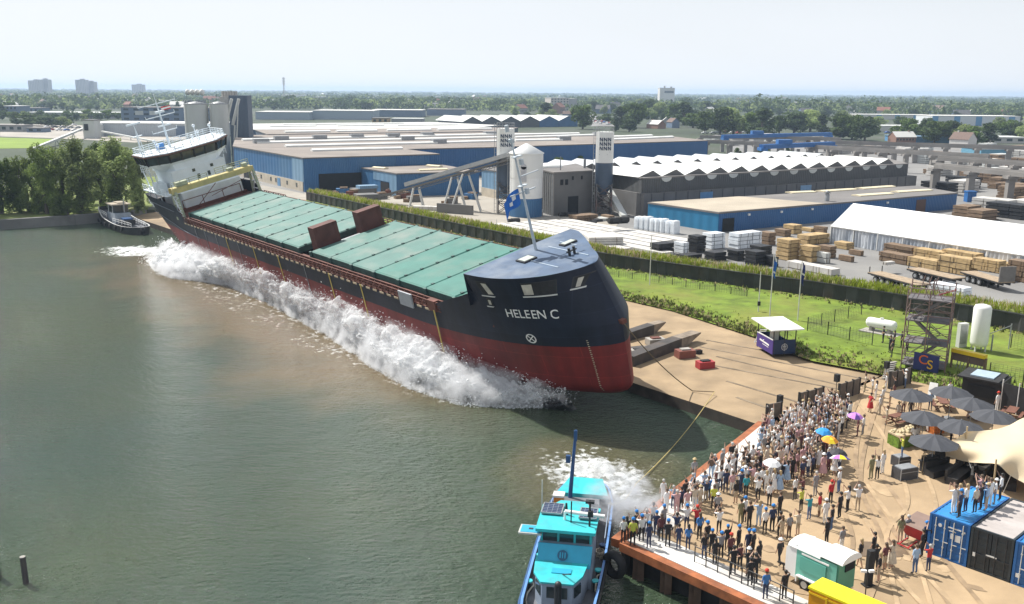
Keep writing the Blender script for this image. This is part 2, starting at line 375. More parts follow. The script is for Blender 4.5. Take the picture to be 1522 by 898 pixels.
# --- quay: rusty edge beam, white deck strip, piles and tie rods
def quay_edge(name, A, B, label):
    t = thing(name, label, 'quay edge', A, wc=True); d = (B-A).normalized(); nn = V((d.y, -d.x, 0))
    if (A+nn*2-V((40, 60, 2))).length < (A-nn*2-V((40, 60, 2))).length: nn = -nn
    inn = -nn
    mb = MB(); mb.beam(V((A.x, A.y, 1.84))+inn*.1, V((B.x, B.y, 1.84))+inn*.1, .55, .52, up=V((0, 0, 1))); mb.build('edge_beam', m_rustbeam, t)
    mb = MB(); e_ = d*2.35 if B is QC else d*.1; mb.beam(V((A.x, A.y, 1.92))+inn*1.35+e_, V((B.x, B.y, 1.92))+inn*1.35, 1.9, .4); mb.build('white_deck', mat('whitewashed_deck', (.60, .575, .54), .85, var=.12, scale=.6, dirt=(.36, .30, .23), dirt_amt=.8, dirt_scale=.35), t)
    L_ = (B-A).length; k = 1.2
    while k < L_:
        p = A+d*k; mb = MB(); q = p+inn*.25
        for s in (-.16, .16): mb.beam(V((q.x, q.y, -1.5))+d*s, V((q.x, q.y, 1.58))+d*s, .06, .42)
        mb.beam(V((q.x, q.y, -1.5)), V((q.x, q.y, 1.58)), .3, .08); mb.build('pile', m_rustbeam if False else mat('pile_steel', (.10, .06, .042), .75, var=.35, scale=1.5), t); k += 2.05
    return t
quay_edge('quay_edge', QK, QC, 'rust orange steel quay edge with white deck facing the ship launch, crowd behind it')
quay_edge('quay_edge', QK+qd*.6, QK+qd*34, 'rust orange steel quay edge with white deck on dark piles beside the turquoise tug')
mb = MB(); mb.add([], [])
p = QC+V((.6, -.6, .1)); mb.tube(p, p+V((0, 0, .55)), .2, n=10); mb.tube(p+V((0, 0, .55)), p+V((0, 0, .72)), .32, n=10); tag(mb.build('bollard', m_rustbeam), 'rusty bollard at the corner of quay edge and slipway', 'bollard')
p = QK+qd*17.2-V((0, 0, 0))+V((.5, .35, .1)); mb = MB(); mb.tube(p, p+V((0, 0, .5)), .2, n=10); mb.tube(p+V((0, 0, .5)), p+V((0, 0, .66)), .32, n=10); tag(mb.build('bollard', m_rustbeam), 'rusty bollard on the white quay deck near the bottom edge of the photo', 'bollard')
# quay retaining wall under the deck
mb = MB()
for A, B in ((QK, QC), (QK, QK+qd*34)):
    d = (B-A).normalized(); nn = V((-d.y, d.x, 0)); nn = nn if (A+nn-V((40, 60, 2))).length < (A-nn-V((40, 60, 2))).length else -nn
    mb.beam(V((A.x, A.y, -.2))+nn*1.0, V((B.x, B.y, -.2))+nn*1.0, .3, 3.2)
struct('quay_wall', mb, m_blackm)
mb = MB(); mb.beam(V((BK[0].x, BK[0].y, .8)), V((BK[1].x, BK[1].y, .8)), 1.0, 2.7)
for a, b_ in zip(BK[:-1], BK[1:]): mb.beam(V((a.x, a.y, .75)), V((b_.x, b_.y, .75)), 1.1, 2.6)
mb.beam(V((BK[3].x, BK[3].y, .75)), SLIP_FAR+V((0, 0, -.3)), 1.1, 2.6)
tag(mb.build('bank_wall', m_concd), 'long grey concrete bank wall along the far side of the basin below the trees', 'wall')
# slipway rails
for i, (a, b_) in enumerate((((1080, 563), (1187, 592)), ((1052, 540), (1290, 585)), ((1065, 530), (1330, 590)), ((1095, 585), (1150, 601)), ((1040, 516), (1340, 574)), ((1050, 507), (1320, 556)))):
    A, B = G(*a, 1.6), G(*b_, 1.75); 
    def sl(p):
        d = (V((p.x, p.y))-SLIP_B.xy).dot(sup.xy); return 1.1+(.5*(d-1)/11 if d < 12 else .5+.42*min(1, (d-12)/18))
    A.z = sl(A)+.03; B.z = max(sl(B), 2.03 if (V((B.x, B.y))-SLIP_B.xy).dot(sd.xy) < 0 else 0)+.03
    mb = MB(); pv_ = None
    for k in range(25):
        q = A.lerp(B, k/24); dd_ = (V((q.x, q.y))-SLIP_B.xy).dot(sd.xy); q.z = (2.035 if dd_ < -.55 else sl(q)+.004)
        if pv_: mb.beam(pv_, q, .3, .03)
        pv_ = q
    struct('slipway_rail', mb, mat('track_groove', (.15, .115, .078), .9, var=.3, scale=.8, dirt=(.30, .235, .16), dirt_amt=.7, dirt_scale=.4))
# stains, tyre tracks and oil patches worn into the plaza and the slipway
rst = random.Random(77)
m_st = [mat('stain_dark', (.30, .212, .128), .9, var=.3, scale=.8), mat('stain_pale', (.40, .288, .173), .95, var=.25, scale=.7), mat('stain_damp', (.15, .105, .065), .5, var=.3, scale=.9)]
def blot(c, r, z, mi):
    n = 22; ph = rst.uniform(0, 9); st_ = rst.uniform(.35, 1); an = rst.uniform(0, 3); pts = []
    for k in range(n):
        a = 2*pi*k/n; rr = r*(1+.45*noise.noise(V((cos(a)*1.3+ph, sin(a)*1.3, ph)))+.2*noise.noise(V((cos(a)*4, sin(a)*4+ph, 1)))); x, y = rr*cos(a), rr*sin(a)*st_
        pts.append((c.x+x*cos(an)-y*sin(an), c.y+x*sin(an)+y*cos(an)))
    mb = MB(); mb.add([(x, y, z) for x, y in pts], [tuple(range(n))]); struct('ground_stain', mb, m_st[mi])
for i in range(26):
    c = G(rst.uniform(1130, 1500), rst.uniform(640, 880), 2.03); 
    if (c.xy-QK.xy).dot(V((-qd.y, qd.x))) > -2.6: pass
    blot(c, rst.uniform(.4, 1.7), 2.036+.0012*i, rst.choice((0, 0, 1, 1, 2)))
def track(pts, w, mi, z):
    P = [G(a, b, 2.03) for a, b in pts]; L_ = []
    for i in range(41):
        t = i/40*(len(P)-1); k = min(len(P)-2, int(t)); f = t-k; p0, p1, p2, p3 = P[max(0, k-1)], P[k], P[k+1], P[min(len(P)-1, k+2)]
        L_.append(.5*((2*p1)+(p2-p0)*f+(2*p0-5*p1+4*p2-p3)*f*f+(3*p1-p0-3*p2+p3)*f**3))
    for o_ in (-.85, .85):
        vs = []
        for i, p in enumerate(L_):
            d = (L_[min(40, i+1)]-L_[max(0, i-1)]).normalized(); n = V((-d.y, d.x, 0)); ww_ = w*(1+.35*noise.noise(V((i*.4, o_, mi)))); vs += [V((p.x, p.y, z))+n*(o_-ww_/2), V((p.x, p.y, z))+n*(o_+ww_/2)]
        mb = MB(); mb.add(vs, [(2*i, 2*i+1, 2*i+3, 2*i+2) for i in range(40)]); struct('tyre_track', mb, m_st[mi])
track(((1440, 905), (1380, 830), (1320, 750), (1290, 690), (1300, 610)), .3, 0, 2.072); track(((1360, 905), (1340, 800), (1370, 745), (1330, 650), (1290, 600)), .28, 1, 2.076); track(((1260, 905), (1290, 810), (1260, 720), (1275, 640), (1300, 575)), .28, 0, 2.08); track(((1400, 905), (1350, 850), (1310, 780), (1270, 720)), .3, 1, 2.084)
# --- flood wall with sheet-pile ribs, and the grass berm behind it
def ribwall(name, P, z0, z1, mt, label, capm):
    t = thing(name, label, 'flood wall', P[0], wc=True); mb = MB(); cp = MB()
    for a, b_ in zip(P, P[1:]):
        d = (b_-a); n = max(1, int(d.length/1.3)); d = d/n; nn = V((d.y, -d.x, 0)).normalized()
        for i in range(n):
            p = a+d*i; q = a+d*(i+1); o_ = nn*(.16 if i % 2 else 0)
            p1, q1 = p+o_+d*.1, q+o_-d*.1
            seq = [p+nn*.08, p1, q1, q+nn*.08]
            for e, g in zip(seq, seq[1:]): mb.quad((e.x, e.y, z0), (g.x, g.y, z0), (g.x, g.y, z1), (e.x, e.y, z1))
        cp.beam(V((a.x, a.y, z1+.05))-nn*.05, V((b_.x, b_.y, z1+.05))-nn*.05, .5, .14)
        mb.beam(V((a.x, a.y, (z0+z1)/2))-nn*.12, V((b_.x, b_.y, (z0+z1)/2))-nn*.12, .16, z1-z0-.05)
    mb.build('sheet_piling', mt, t); cp.build('capping', capm, t); return t
ZW = 4.75
ribwall('flood_wall', W0, 2.0, ZW, mat('sheet_pile', (.030, .033, .036), .6, var=.4, scale=.5, dirt=(.075, .05, .035), dirt_amt=.5, dirt_scale=.3), 'long dark sheet pile flood wall topped with tall grass, running behind the ship and grass field', m_black)
bv = []; bf = []; prof = ((.25, ZW-.1), (1.2, ZW+.25), (2.6, ZW+.2), (4.2, ZW-1.2), (6.5, 1.9))
for i in range(NG+1):
    p = lerp_poly(W0, i/NG); q = lerp_poly(W0, min(1, i/NG+.004)); r_ = lerp_poly(W0, max(0, i/NG-.004)); d = (q-r_).normalized(); nn = V((-d.y, d.x, 0))
    for w, z in prof: bv.append((p.x+nn.x*w, p.y+nn.y*w, z+.1*noise.noise(V((p.x*.4, w, 0)))))
for i in range(NG):
    for j in range(len(prof)-1): k = i*len(prof)+j; bf.append((k, k+len(prof), k+len(prof)+1, k+1))
mb = MB(); mb.add(bv, bf); struct('grass_berm', mb, mat('berm_grass', (.14, .17, .04), .95, var=.4, scale=.6, dirt=(.26, .22, .11), dirt_amt=.8, dirt_scale=.25), smooth=True)
# tall grass on the berm and weeds along the toe and the wall foot (uncountable blades)
def blades(mb, p, h, w, mi, n=5):
    for _ in range(n):
        a = random.uniform(0, 2*pi); l = random.uniform(.15, .5)*h; r_ = random.uniform(0, .25)
        b0 = V((p.x+cos(a*3)*r_, p.y+sin(a*3)*r_, p.z)); tip = b0+V((cos(a)*l, sin(a)*l, h*random.uniform(.7, 1.15))); s = V((-sin(a), cos(a), 0))*w
        mid = b0.lerp(tip, .55)+V((0, 0, h*.12))
        mb.add([b0-s, b0+s, mid+s*.8, mid-s*.8, tip], [(0, 1, 2, 3), (3, 2, 4)], mi)
def bladem(name, c):
    m, nt, b, N, L = nodes(name); cc = mixrgb(nt, noise_fac(nt, .35, 3), tuple(x*.75 for x in c), tuple(x*1.25 for x in c)); L.new(cc, b.inputs['Base Color']); b.inputs['Roughness'].default_value = .8; b.inputs['Specular IOR Level'].default_value = .2
    t = N.new('ShaderNodeBsdfTranslucent'); L.new(cc, t.inputs['Color']); x = N.new('ShaderNodeMixShader'); x.inputs[0].default_value = .45; L.new(b.outputs[0], x.inputs[1]); L.new(t.outputs[0], x.inputs[2]); L.new(x.outputs[0], N['Material Output'].inputs[0]); return m
ga = bladem('grass_blade', (.24, .29, .03)); gb = bladem('straw_blade', (.44, .37, .22)); gc = bladem('weed_leaf', (.15, .17, .05)); gd = bladem('dark_weed', (.10, .12, .035))
mb = MB()
for i in range(9000):
    t = random.random(); p = lerp_poly(W0, t); q = lerp_poly(W0, min(1, t+.003)); d = (q-p).normalized() if (q-p).length > 1e-6 else V((1, 0, 0)); w = random.uniform(.1, 4.6); nn = V((-d.y, d.x, 0))
    z = ZW+.1 if w < 2.8 else ZW+.1-(w-2.8)*.8
    pp = p+nn*w; pp.z = z
    blades(mb, pp, random.uniform(.45, 1.0), .05, 1 if random.random() < .25+.35*noise.noise(V((p.x*.1, p.y*.1, 4)))+.15*(w > 2) else 0, 3)
tag(mb.build('berm_grass_tuft', [ga, gb]), kind='stuff')
mb = MB()
for i in range(4600):
    t = random.uniform(.18, 1)
    u = random.choice((abs(random.gauss(0, .09)), abs(random.gauss(0, .07)), 1-abs(random.gauss(0, .06)), abs(random.gauss(0, .05)), abs(random.gauss(0, .10))))
    if 0 < u < 1:
        p = grass_h(t, u); big = u < .14 or u > .85
        blades(mb, p, random.uniform(.15, .5)*(.6+.8*abs(noise.noise(V((p.x*.2, p.y*.2, 2))))) if big else random.uniform(.08, .2), .06 if big else .04, random.choice((0, 1, 2, 2) if big else (0, 0, 3)), 4)
tag(mb.build('field_weeds', [gc, gb, gd, ga]), kind='stuff')
# ================================================================== THE SHIP
ship = thing('cargo_ship', 'big dark blue and red cargo ship with green hatch covers sliding sideways into the water', 'ship')
ship.matrix_world = SHIPM
BH = 7.14; ZB, ZK, ZM, ZD, ZS = 5.3, 7.2, 7.2, 12.12, 9.6
m_navy = mat('hull_navy', (.009, .014, .030), .5, var=.25, spec=.3, scale=.35, dirt=(.026, .032, .042), dirt_amt=.45, dirt_scale=.12, bump=.02, bscale=.5)
m_red = mat('hull_antifouling', (.165, .014, .013), .6, var=.18, scale=.4, dirt=(.15, .06, .05), dirt_amt=.4, dirt_scale=.15, bump=.015, bscale=.6)
def plated(m, bx, bz, amt=.16):
    nt = m.node_tree; N, L = nt.nodes, nt.links; b = N['Principled BSDF']; src = b.inputs['Base Color'].links[0].from_socket
    tc = N.new('ShaderNodeTexCoord'); sx = N.new('ShaderNodeSeparateXYZ'); L.new(tc.outputs['Object'], sx.inputs[0]); cb = N.new('ShaderNodeCombineXYZ'); L.new(sx.outputs[0], cb.inputs[0]); L.new(sx.outputs[2], cb.inputs[1])
    br = N.new('ShaderNodeTexBrick'); L.new(cb.outputs[0], br.inputs['Vector']); br.inputs['Scale'].default_value = 1; br.inputs['Brick Width'].default_value = bx; br.inputs['Row Height'].default_value = bz; br.inputs['Mortar Size'].default_value = .035; br.inputs['Mortar Smooth'].default_value = .4
    br.inputs['Color1'].default_value = (1-amt,)*3+(1,); br.inputs['Color2'].default_value = (1+amt,)*3+(1,); br.inputs['Mortar'].default_value = (1.5, 1.45, 1.4, 1)
    st = noise_fac(nt, .9, 5, .35, .75, stretch=(1, 1, .12), rough=.65); sm = mixrgb(nt, st, (.80, .80, .80), (1.35, 1.3, 1.25))
    L.new(mixrgb(nt, 1.0, mixrgb(nt, 1.0, src, br.outputs['Color'], 'MULTIPLY'), sm, 'MULTIPLY'), b.inputs['Base Color'])
    bp = N.new('ShaderNodeBump'); bp.inputs['Distance'].default_value = .05; bp.inputs['Strength'].default_value = .6; nf = noise_fac(nt, .45, 3, .2, .8); L.new(nf, bp.inputs['Height']); L.new(bp.outputs[0], b.inputs['Normal'])
plated(m_navy, 7.5, 2.1); plated(m_red, 7.5, 2.1, .10)
m_deckb = mat('deck_blue', (.055, .095, .165), .6, var=.22, scale=.5, dirt=(.20, .23, .27), dirt_amt=.7, dirt_scale=.3)
m_prim = mat('primer_brown', (.135, .045, .030), .75, var=.3, scale=.9, dirt=(.07, .035, .028), dirt_amt=.6, dirt_scale=.5)
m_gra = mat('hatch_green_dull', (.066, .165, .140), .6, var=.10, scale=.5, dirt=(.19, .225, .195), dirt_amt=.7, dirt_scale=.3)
m_grf = mat('hatch_green', (.036, .160, .128), .55, var=.14, scale=.5, dirt=(.11, .19, .155), dirt_amt=.75, dirt_scale=.28)
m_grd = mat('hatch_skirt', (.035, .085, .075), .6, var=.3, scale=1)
m_sw = mat('ship_white', (.70, .76, .80), .5, var=.06, scale=.7, dirt=(.50, .52, .52), dirt_amt=.35, dirt_scale=.4)
m_glass = mat('dark_glass', (.035, .05, .055), .06, var=.3, scale=.6)
m_yel = mat('crane_yellow', (.50, .42, .17), .55, var=.15, scale=.9, dirt=(.34, .31, .18), dirt_amt=.5, dirt_scale=.6)
m_olive = mat('crane_green_grey', (.33, .36, .25), .6, var=.2, scale=.9)
m_letter = mat('letter_white', (.80, .80, .78), .5, var=.04)
def clamp(a, lo=0., hi=1.): return max(lo, min(hi, a))
def lp(a, b, t): return a+(b-a)*t
def hx_e(z):
    if z < 1.3: return 119.0-1.5*(1-max(0, z)/1.3)**1.8
    return 119.0 - max(0, z-ZK)*.50
def hx_s(z): return 1.0+max(0, ZS-z)*1.7 if z < ZS else 1.0-.2*(z-ZS)
def hull_x(xn, z):
    if xn < 30: s = hx_s(z); return s+(30-s)*xn/30
    if xn > 88: return 88+(hx_e(z)-88)*(xn-88)/31
    return xn
def hull_hb(x, z):
    h = BH; k = clamp(z/ZD); xe = hx_e(z)
    a = lp(89, 104, k**1.6); n = lp(2.0, 3.2, k); m_ = lp(1.45, 1.6, k)
    if x > a: h *= max(0., 1-clamp((x-a)/(xe-a))**n)**(1/m_)
    if x < 26:
        s = hx_s(z); h *= lp(.86, 1, clamp((x-s)/max(1, 26-s))**.6); 
    if z < 1.6 : h *= .80+.20*sqrt(max(0, 1-((1.6-z)/1.6)**2))
    return h
def hb_side(x, z, s):
    h = hull_hb(x, z)
    return h*lp(1, lp(.80, .50, clamp((x-108)/5.5)), clamp((z-ZK)/(ZD-ZK))) if s > 0 and x > 104 else h
def ztop(x):
    if x < 20: return ZS+.1
    if x < 24: return lp(ZS+.1, ZM, (x-20)/4)
    if x < 100.6: return ZM
    if x < 108.4: return lp(8.0, 10.4, (x-100.6)/7.8)
    return ZD
xs_ = [0, 1, 2.5, 4.5, 7, 10, 13, 16, 20, 24, 30]+[30+i*3.4 for i in range(1, 17)]+[88, 91, 94, 97, 99, 100.59, 100.6, 102, 104, 106, 107.3, 108.39, 108.4, 109.2, 110, 110.8, 111.6, 112.4, 113.2, 114, 114.7, 115.4, 116, 116.6, 117.1, 117.6, 118, 118.35, 118.65, 118.85, 119]
zlow = [0, .2, .5, .9, 1.3, 1.6, 2.4, 3.4, 4.4, ZB]
def zrows(x):
    zt = ztop(x); r = [(z, 1) for z in zlow]+[(ZB, 0), (6.2, 0), (ZK-.02, 0)]
    if zt > ZK+.01: r += [(ZK+.02+(zt-ZK-.02)*i/6, 0) for i in range(7)]
    else: r += [(ZK, 0)]*7
    return r
mb = MB(); nR = len(zrows(0))
for sgn in (-1, 1):
    vs = []
    for xn in xs_:
        for z, _ in zrows(xn):
            x = hull_x(xn, z); vs.append((x, sgn*hb_side(x, z, sgn), z))
    red = []; nav = []
    for i in range(len(xs_)-1):
        for j in range(nR-1):
            if j == 9: continue
            f = (i*nR+j, (i+1)*nR+j, (i+1)*nR+j+1, i*nR+j+1)
            if sgn > 0: f = f[::-1]
            (red if j < 9 else nav).append(f)
    mb.add(vs, red, 1, True); mb.add(vs, nav, 0, True)
    # transom half
rowS = zrows(0)
tv = [(hull_x(0, z), s*hull_hb(hull_x(0, z), z), z) for z, _ in rowS for s in (-1, 1)]
mb.add(tv, [(2*j+1, 2*j, 2*j+2, 2*j+3) for j in range(nR-1)], 0)
bv = []
for xn in xs_:
    x = hull_x(xn, 0); h = hull_hb(x, 0); bv += [(x, -h, 0), (x, h, 0)]
mb.add(bv, [(2*i, 2*i+1, 2*i+3, 2*i+2) for i in range(len(xs_)-1)], 1)
hull = mb.build('hull', [m_navy, m_red], ship)
# weather deck, forecastle deck, transom deck
mb = MB(); dv = []
dx = [x for x in xs_ if x < 108.4]
for xn in dx:
    z = ZM-.35 if xn > 20 else 7.6; x = hull_x(xn, z); h = hull_hb(x, z)-.04; dv += [(x, -h, z), (x, h, z)]
mb.add(dv, [(2*i, 2*i+2, 2*i+3, 2*i+1)[::-1] for i in range(len(dx)-1)])
mb.build('weather_deck', m_prim, ship)
mb = MB(); dv = []
dx = [x for x in xs_ if x >= 108.4]
for xn in dx:
    x = hull_x(xn, ZD); h = hull_hb(x, ZD); h2 = hb_side(x, ZD, 1)
    dv += [(x, -h, ZD+.01), (x, -h*.5, ZD+.06), (x, 0, ZD+.08), (x, h2*.5, ZD+.06), (x, h2, ZD+.01)]
mb.add(dv, [(5*i+k, 5*i+5+k, 5*i+6+k, 5*i+1+k) for i in range(len(dx)-1) for k in range(4)], 0, True)
a = hull_x(108.4, ZD); h = hull_hb(a, ZD)
mb.quad((a, -h, ZD), (a, h*.8, ZD), (a, h*.9, 9), (a, -h, 9), 1)
fd = mb.build('forecastle_deck', [m_deckb, m_navy], ship)
mb = MB()
for y0, x0, x1 in ((-2.2, 110.5, 114.4), (1.1, 109.0, 114.6), (2.5, 109, 111.4)): mb.box(((x0+x1)/2, y0, ZD+.05+.02*(abs(y0) < 3)), (x1-x0, .10, .07))
build_each(mb, 'deck_line', mat('line_pale', (.38, .45, .52), .5), fd)
for hx_, hy, w, l in ((109.9, -2.2, 1.3, 1.5), (110.2, 2.5, .8, 1.6)):
    mb = MB(); mb.box((hx_, hy, ZD+.1), (w, l, .22)); mb.box((hx_, hy, ZD+.22), (w*.78, l*.78, .05), mi=1); mb.build('deck_hatch', [m_black, mat('hatch_lid', (.42, .46, .42), .5)], ship)
mb = MB()
for s in (-.28, .28): mb.tube((113.0, .6+s, ZD), (113.0, .6+s, ZD+.75), .13, n=8)
mb.box((113, .6, ZD+.45), (.15, 1.1, .12)); mb.build('deck_bollard', m_black, ship)
# bow mast with light brackets and blue house flag
mb = MB(); mb.tube((108.5, 0, ZD), (107.9, 0, ZD+10.6), .15, .07, 8); mb.box((108.2, 0, ZD+5.6), (.12, 2.9, .1)); mb.box((108.1, 1.2, ZD+7.0), (.1, 2.0, .08)); mb.box((107.9, 0, ZD+10.3), (.6, .3, .3)); mb.tube((107.6, 0, ZD+11.1), (107.6, 0, ZD+11.7), .18, n=8)
for z in (6.2, 8.9): mb.box((108.3, 0, ZD+z), (.5, .9, .08)); mb.box((108.7, .1, ZD+z-.5), (.3, .3, .5))
mast = mb.build('bow_mast', mat('mast_grey', (.45, .50, .54), .5), ship)
mb = MB(); fv = []
for i in range(8):
    for j in range(5): fv.append((108.0-i*.02, -.30-i*.27, ZD+6.0-j*.36-.02*i*i+.1*sin(i*1.1+j*.5)))
fv = [(x+.22*sin(k//5*1.2), y, z) for k, (x, y, z) in enumerate(fv)]
mb.add(fv, [(i*5+j, i*5+j+1, i*5+j+6, i*5+j+5) for i in range(7) for j in range(4)], 0, True)
mb.add([(x+.03, y, z) for x, y, z in fv[11:14]+fv[16:19]+fv[21:24]], [(0, 1, 4, 3), (4, 5, 8, 7)], 1)
mb.build('house_flag', [mat('flag_blue', (.02, .14, .50), .8), m_letter], mast)
# mooring openings on the forecastle shell: rim, shade painted black, lit inside painted pale
def on_hull(x, z, off=0.0, sgn=-1):
    h = hull_hb(x, z); e = .05
    tx = V((e*2, sgn*(hull_hb(x+e, z)-hull_hb(x-e, z)), 0)); tz = V((0, sgn*(hull_hb(x, z+e)-hull_hb(x, z-e)), 2*e)); n = tx.cross(tz)*(1 if sgn < 0 else -1); n.normalize()
    return V((x, sgn*h, z))+n*off
def patch(mb, x0, x1, z0, z1, off, mi, sl=0, n=5):
    vs = []
    for i in range(n+1):
        for j in (0, 1):
            z = (z0, z1)[j]; x = lp(x0, x1, i/n)+sl*j; vs.append(on_hull(x, z, off))
    mb.add(vs, [(2*i, 2*i+2, 2*i+3, 2*i+1) for i in range(n)], mi)
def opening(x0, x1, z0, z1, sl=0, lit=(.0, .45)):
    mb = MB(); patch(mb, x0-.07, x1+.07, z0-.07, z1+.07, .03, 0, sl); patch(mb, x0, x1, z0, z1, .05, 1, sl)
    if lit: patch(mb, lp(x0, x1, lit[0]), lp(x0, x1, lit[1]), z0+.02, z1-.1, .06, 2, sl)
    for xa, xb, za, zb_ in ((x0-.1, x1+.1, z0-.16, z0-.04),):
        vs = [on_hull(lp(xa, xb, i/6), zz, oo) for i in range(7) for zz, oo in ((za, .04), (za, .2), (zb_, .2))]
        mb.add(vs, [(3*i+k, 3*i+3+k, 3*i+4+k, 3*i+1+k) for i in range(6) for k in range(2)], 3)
    mb.build('mooring_port', [m_grd if False else m_black, m_blackm, mat('port_lit_paint', (.50, .47, .40), .7, var=.2), m_whited], ship)
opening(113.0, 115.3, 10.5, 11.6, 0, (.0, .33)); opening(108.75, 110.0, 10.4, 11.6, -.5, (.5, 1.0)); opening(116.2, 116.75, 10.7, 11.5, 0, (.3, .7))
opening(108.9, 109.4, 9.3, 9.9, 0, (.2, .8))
# name on the bow: letters wrapped onto the shell
def wrap_text(body, xc, zc, size, sgn=-1):
    mb = MB(); mids = [xc]
    def fn(u, w, d):
        # walk along the shell by arc length
        x = xc; s = 0; st = .05 if u > 0 else -.05
        z = zc+w
        while abs(s) < abs(u):
            e = .05; dh = hull_hb(x+st, z)-hull_hb(x, z); x += st; s += sqrt(st*st+dh*dh)*(1 if st > 0 else -1)
            if x > 118.9: break
        return on_hull(x, z, .03+d, sgn)
    mb.text(body, (0, 0, 0), (1, 0, 0), (0, 0, 1), size, .012, 0, fn); return mb
wrap_text('HELEEN C', 113.0, 8.55, 1.18).build('ship_name', m_letter, ship)
# bow thruster mark, draught marks
mb = MB()
c = (112.2, 6.05)
for i in range(24):
    t0, t1 = 2*pi*i/24, 2*pi*(i+1)/24
    q = [on_hull(c[0]+r_*cos(t), c[1]+r_*sin(t), .04) for r_, t in ((.5, t0), (.5, t1), (.38, t1), (.38, t0))]; mb.add(q, [(0, 3, 2, 1)])
for t in (pi/4, 3*pi/4):
    d1 = (cos(t)*.4, sin(t)*.4); n1 = (-sin(t)*.05, cos(t)*.05)
    mb.add([on_hull(c[0]+s*d1[0]+k*n1[0], c[1]+s*d1[1]+k*n1[1], .045) for s, k in ((-1, -1), (1, -1), (1, 1), (-1, 1))], [(0, 1, 2, 3)])
mb.build('thruster_mark', m_letter, ship)
mb = MB()
for i in range(27):
    z = .7+i*.2; patch(mb, 116.9, 117.0+.04*(i % 2), z, z+.09, .04, 0, 0, 1)
mb.build('draught_marks', mat('mark_yellow', (.48, .43, .30), .6), ship)
mb = MB(); mb.box((119.1, 0, ZK+.05), (.5, .5, .35)); mb.build('stem_fitting', m_prim, ship)
# coaming, hatch covers
mb = MB()
for s in (-1, 1): mb.box((66, s*6.0, 7.3), (85, .3, .95))
mb.box((23.6, 0, 7.3), (.3, 12.3, .95)); mb.box((108.2, 0, 7.4), (.2, 12.2, 1.1)); mb.box((68.4, 0, 7.0), (3.2, 11.7, .5))
mb.build('hatch_coaming', m_prim, ship)
def cover(x0, x1, m1, dz):
    mb = MB(); w = 6.03
    c_ = .18
    vs = []; ring = [(x0+.04, -w), (x1-.04, -w), (x1-.04, w), (x0+.04, w)]; ri = [(x0+c_, -w+c_), (x1-c_, -w+c_), (x1-c_, w-c_), (x0+c_, w-c_)]
    vs = [(x, y, 7.8) for x, y in ring]+[(x, y, 8.5+dz) for x, y in ring]+[(x, y, 8.63+dz) for x, y in ri]
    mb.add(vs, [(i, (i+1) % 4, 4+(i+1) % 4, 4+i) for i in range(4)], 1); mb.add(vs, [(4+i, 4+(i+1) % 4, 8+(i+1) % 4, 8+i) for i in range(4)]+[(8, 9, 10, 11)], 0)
    for k in range(6):
        y = -w+1+k*2*(w-1)/5; mb.box((x1-.15, y, 8.65+dz), (.32, .3, .12), mi=1)
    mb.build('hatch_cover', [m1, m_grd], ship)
na, nf = 8, 7
for i in range(na): cover(24.4+i*42.2/na, 24.4+(i+1)*42.2/na, m_gra, .03*(i % 2))
for i in range(nf): cover(70.2+i*37.6/nf, 70.2+(i+1)*37.6/nf, m_gra if i < 3 else m_grf, .03*(i % 2))
mb = MB()
for i in range(na+nf+1):
    x = 24.4+i*42.2/na if i <= na else 70.2+(i-na-1)*37.6/nf
    for s in (-1, 1): mb.box((x, s*6.12, 8.15), (.5, .25, .9))
build_each(mb, 'hatch_cleat', m_grd, ship)
for y in (-3.2, 3.1):
    mb = MB(); mb.box((68.9, y, 9.55), (1.5, 3.3, 3.0))
    for k in (-1, 1): mb.box((68.9, y+k*1.2, 9.55), (1.56, .1, 3.02)); mb.box((68.9, y, 9.55+k*1.2), (1.56, 3.32, .1))
    mb.build('bulkhead_stand', mat('stand_brown', (.10, .035, .026), .75, var=.25, scale=.8), ship)
mb = MB(); mb.box((69, 0, 8.2), (.4, 6, .2)); mb.build('bulkhead_step', m_greysteel, ship)
# side gangways with rails
for s in (-1, 1):
    mb = MB()
    for k in range(4): mb.beam((23.5, s*7.05, 7.15+k*.29), (101, s*7.05, 7.15+k*.29), .09, .09)
    mb.beam((23.5, s*6.55, 8.02), (101, s*6.55, 8.02), .12, .1); mb.beam((23.5, s*6.6, 7.3), (101, s*6.6, 7.3), .1, .1)
    x = 23.6
    while x < 101: mb.beam((x, s*7.05, ZM-.1), (x, s*7.05, 8.06), .12, .12); mb.beam((x, s*6.3, 7.9), (x, s*7.0, 7.1), .1, .1); x += 1.29
    mb.build('gangway_rail', m_prim, ship)
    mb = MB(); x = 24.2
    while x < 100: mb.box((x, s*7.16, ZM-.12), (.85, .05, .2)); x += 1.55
    build_each(mb, 'freeing_port', mat('port_sunlit_tan', (.50, .40, .27), .8, var=.2), ship)  # tan plates on the shell, painted as sunlight showing through the freeing ports
mb = MB(); mb.box((94.6, -7.2, 7.35), (2.6, .16, 1.5)); mb.build('gangway_gate', mat('gate_grey', (.32, .34, .37), .6), ship)
mb = MB(); mb.box((99.6, -6.95, 7.6), (1.4, .5, 1.1)); mb.build('chock', m_prim, ship)
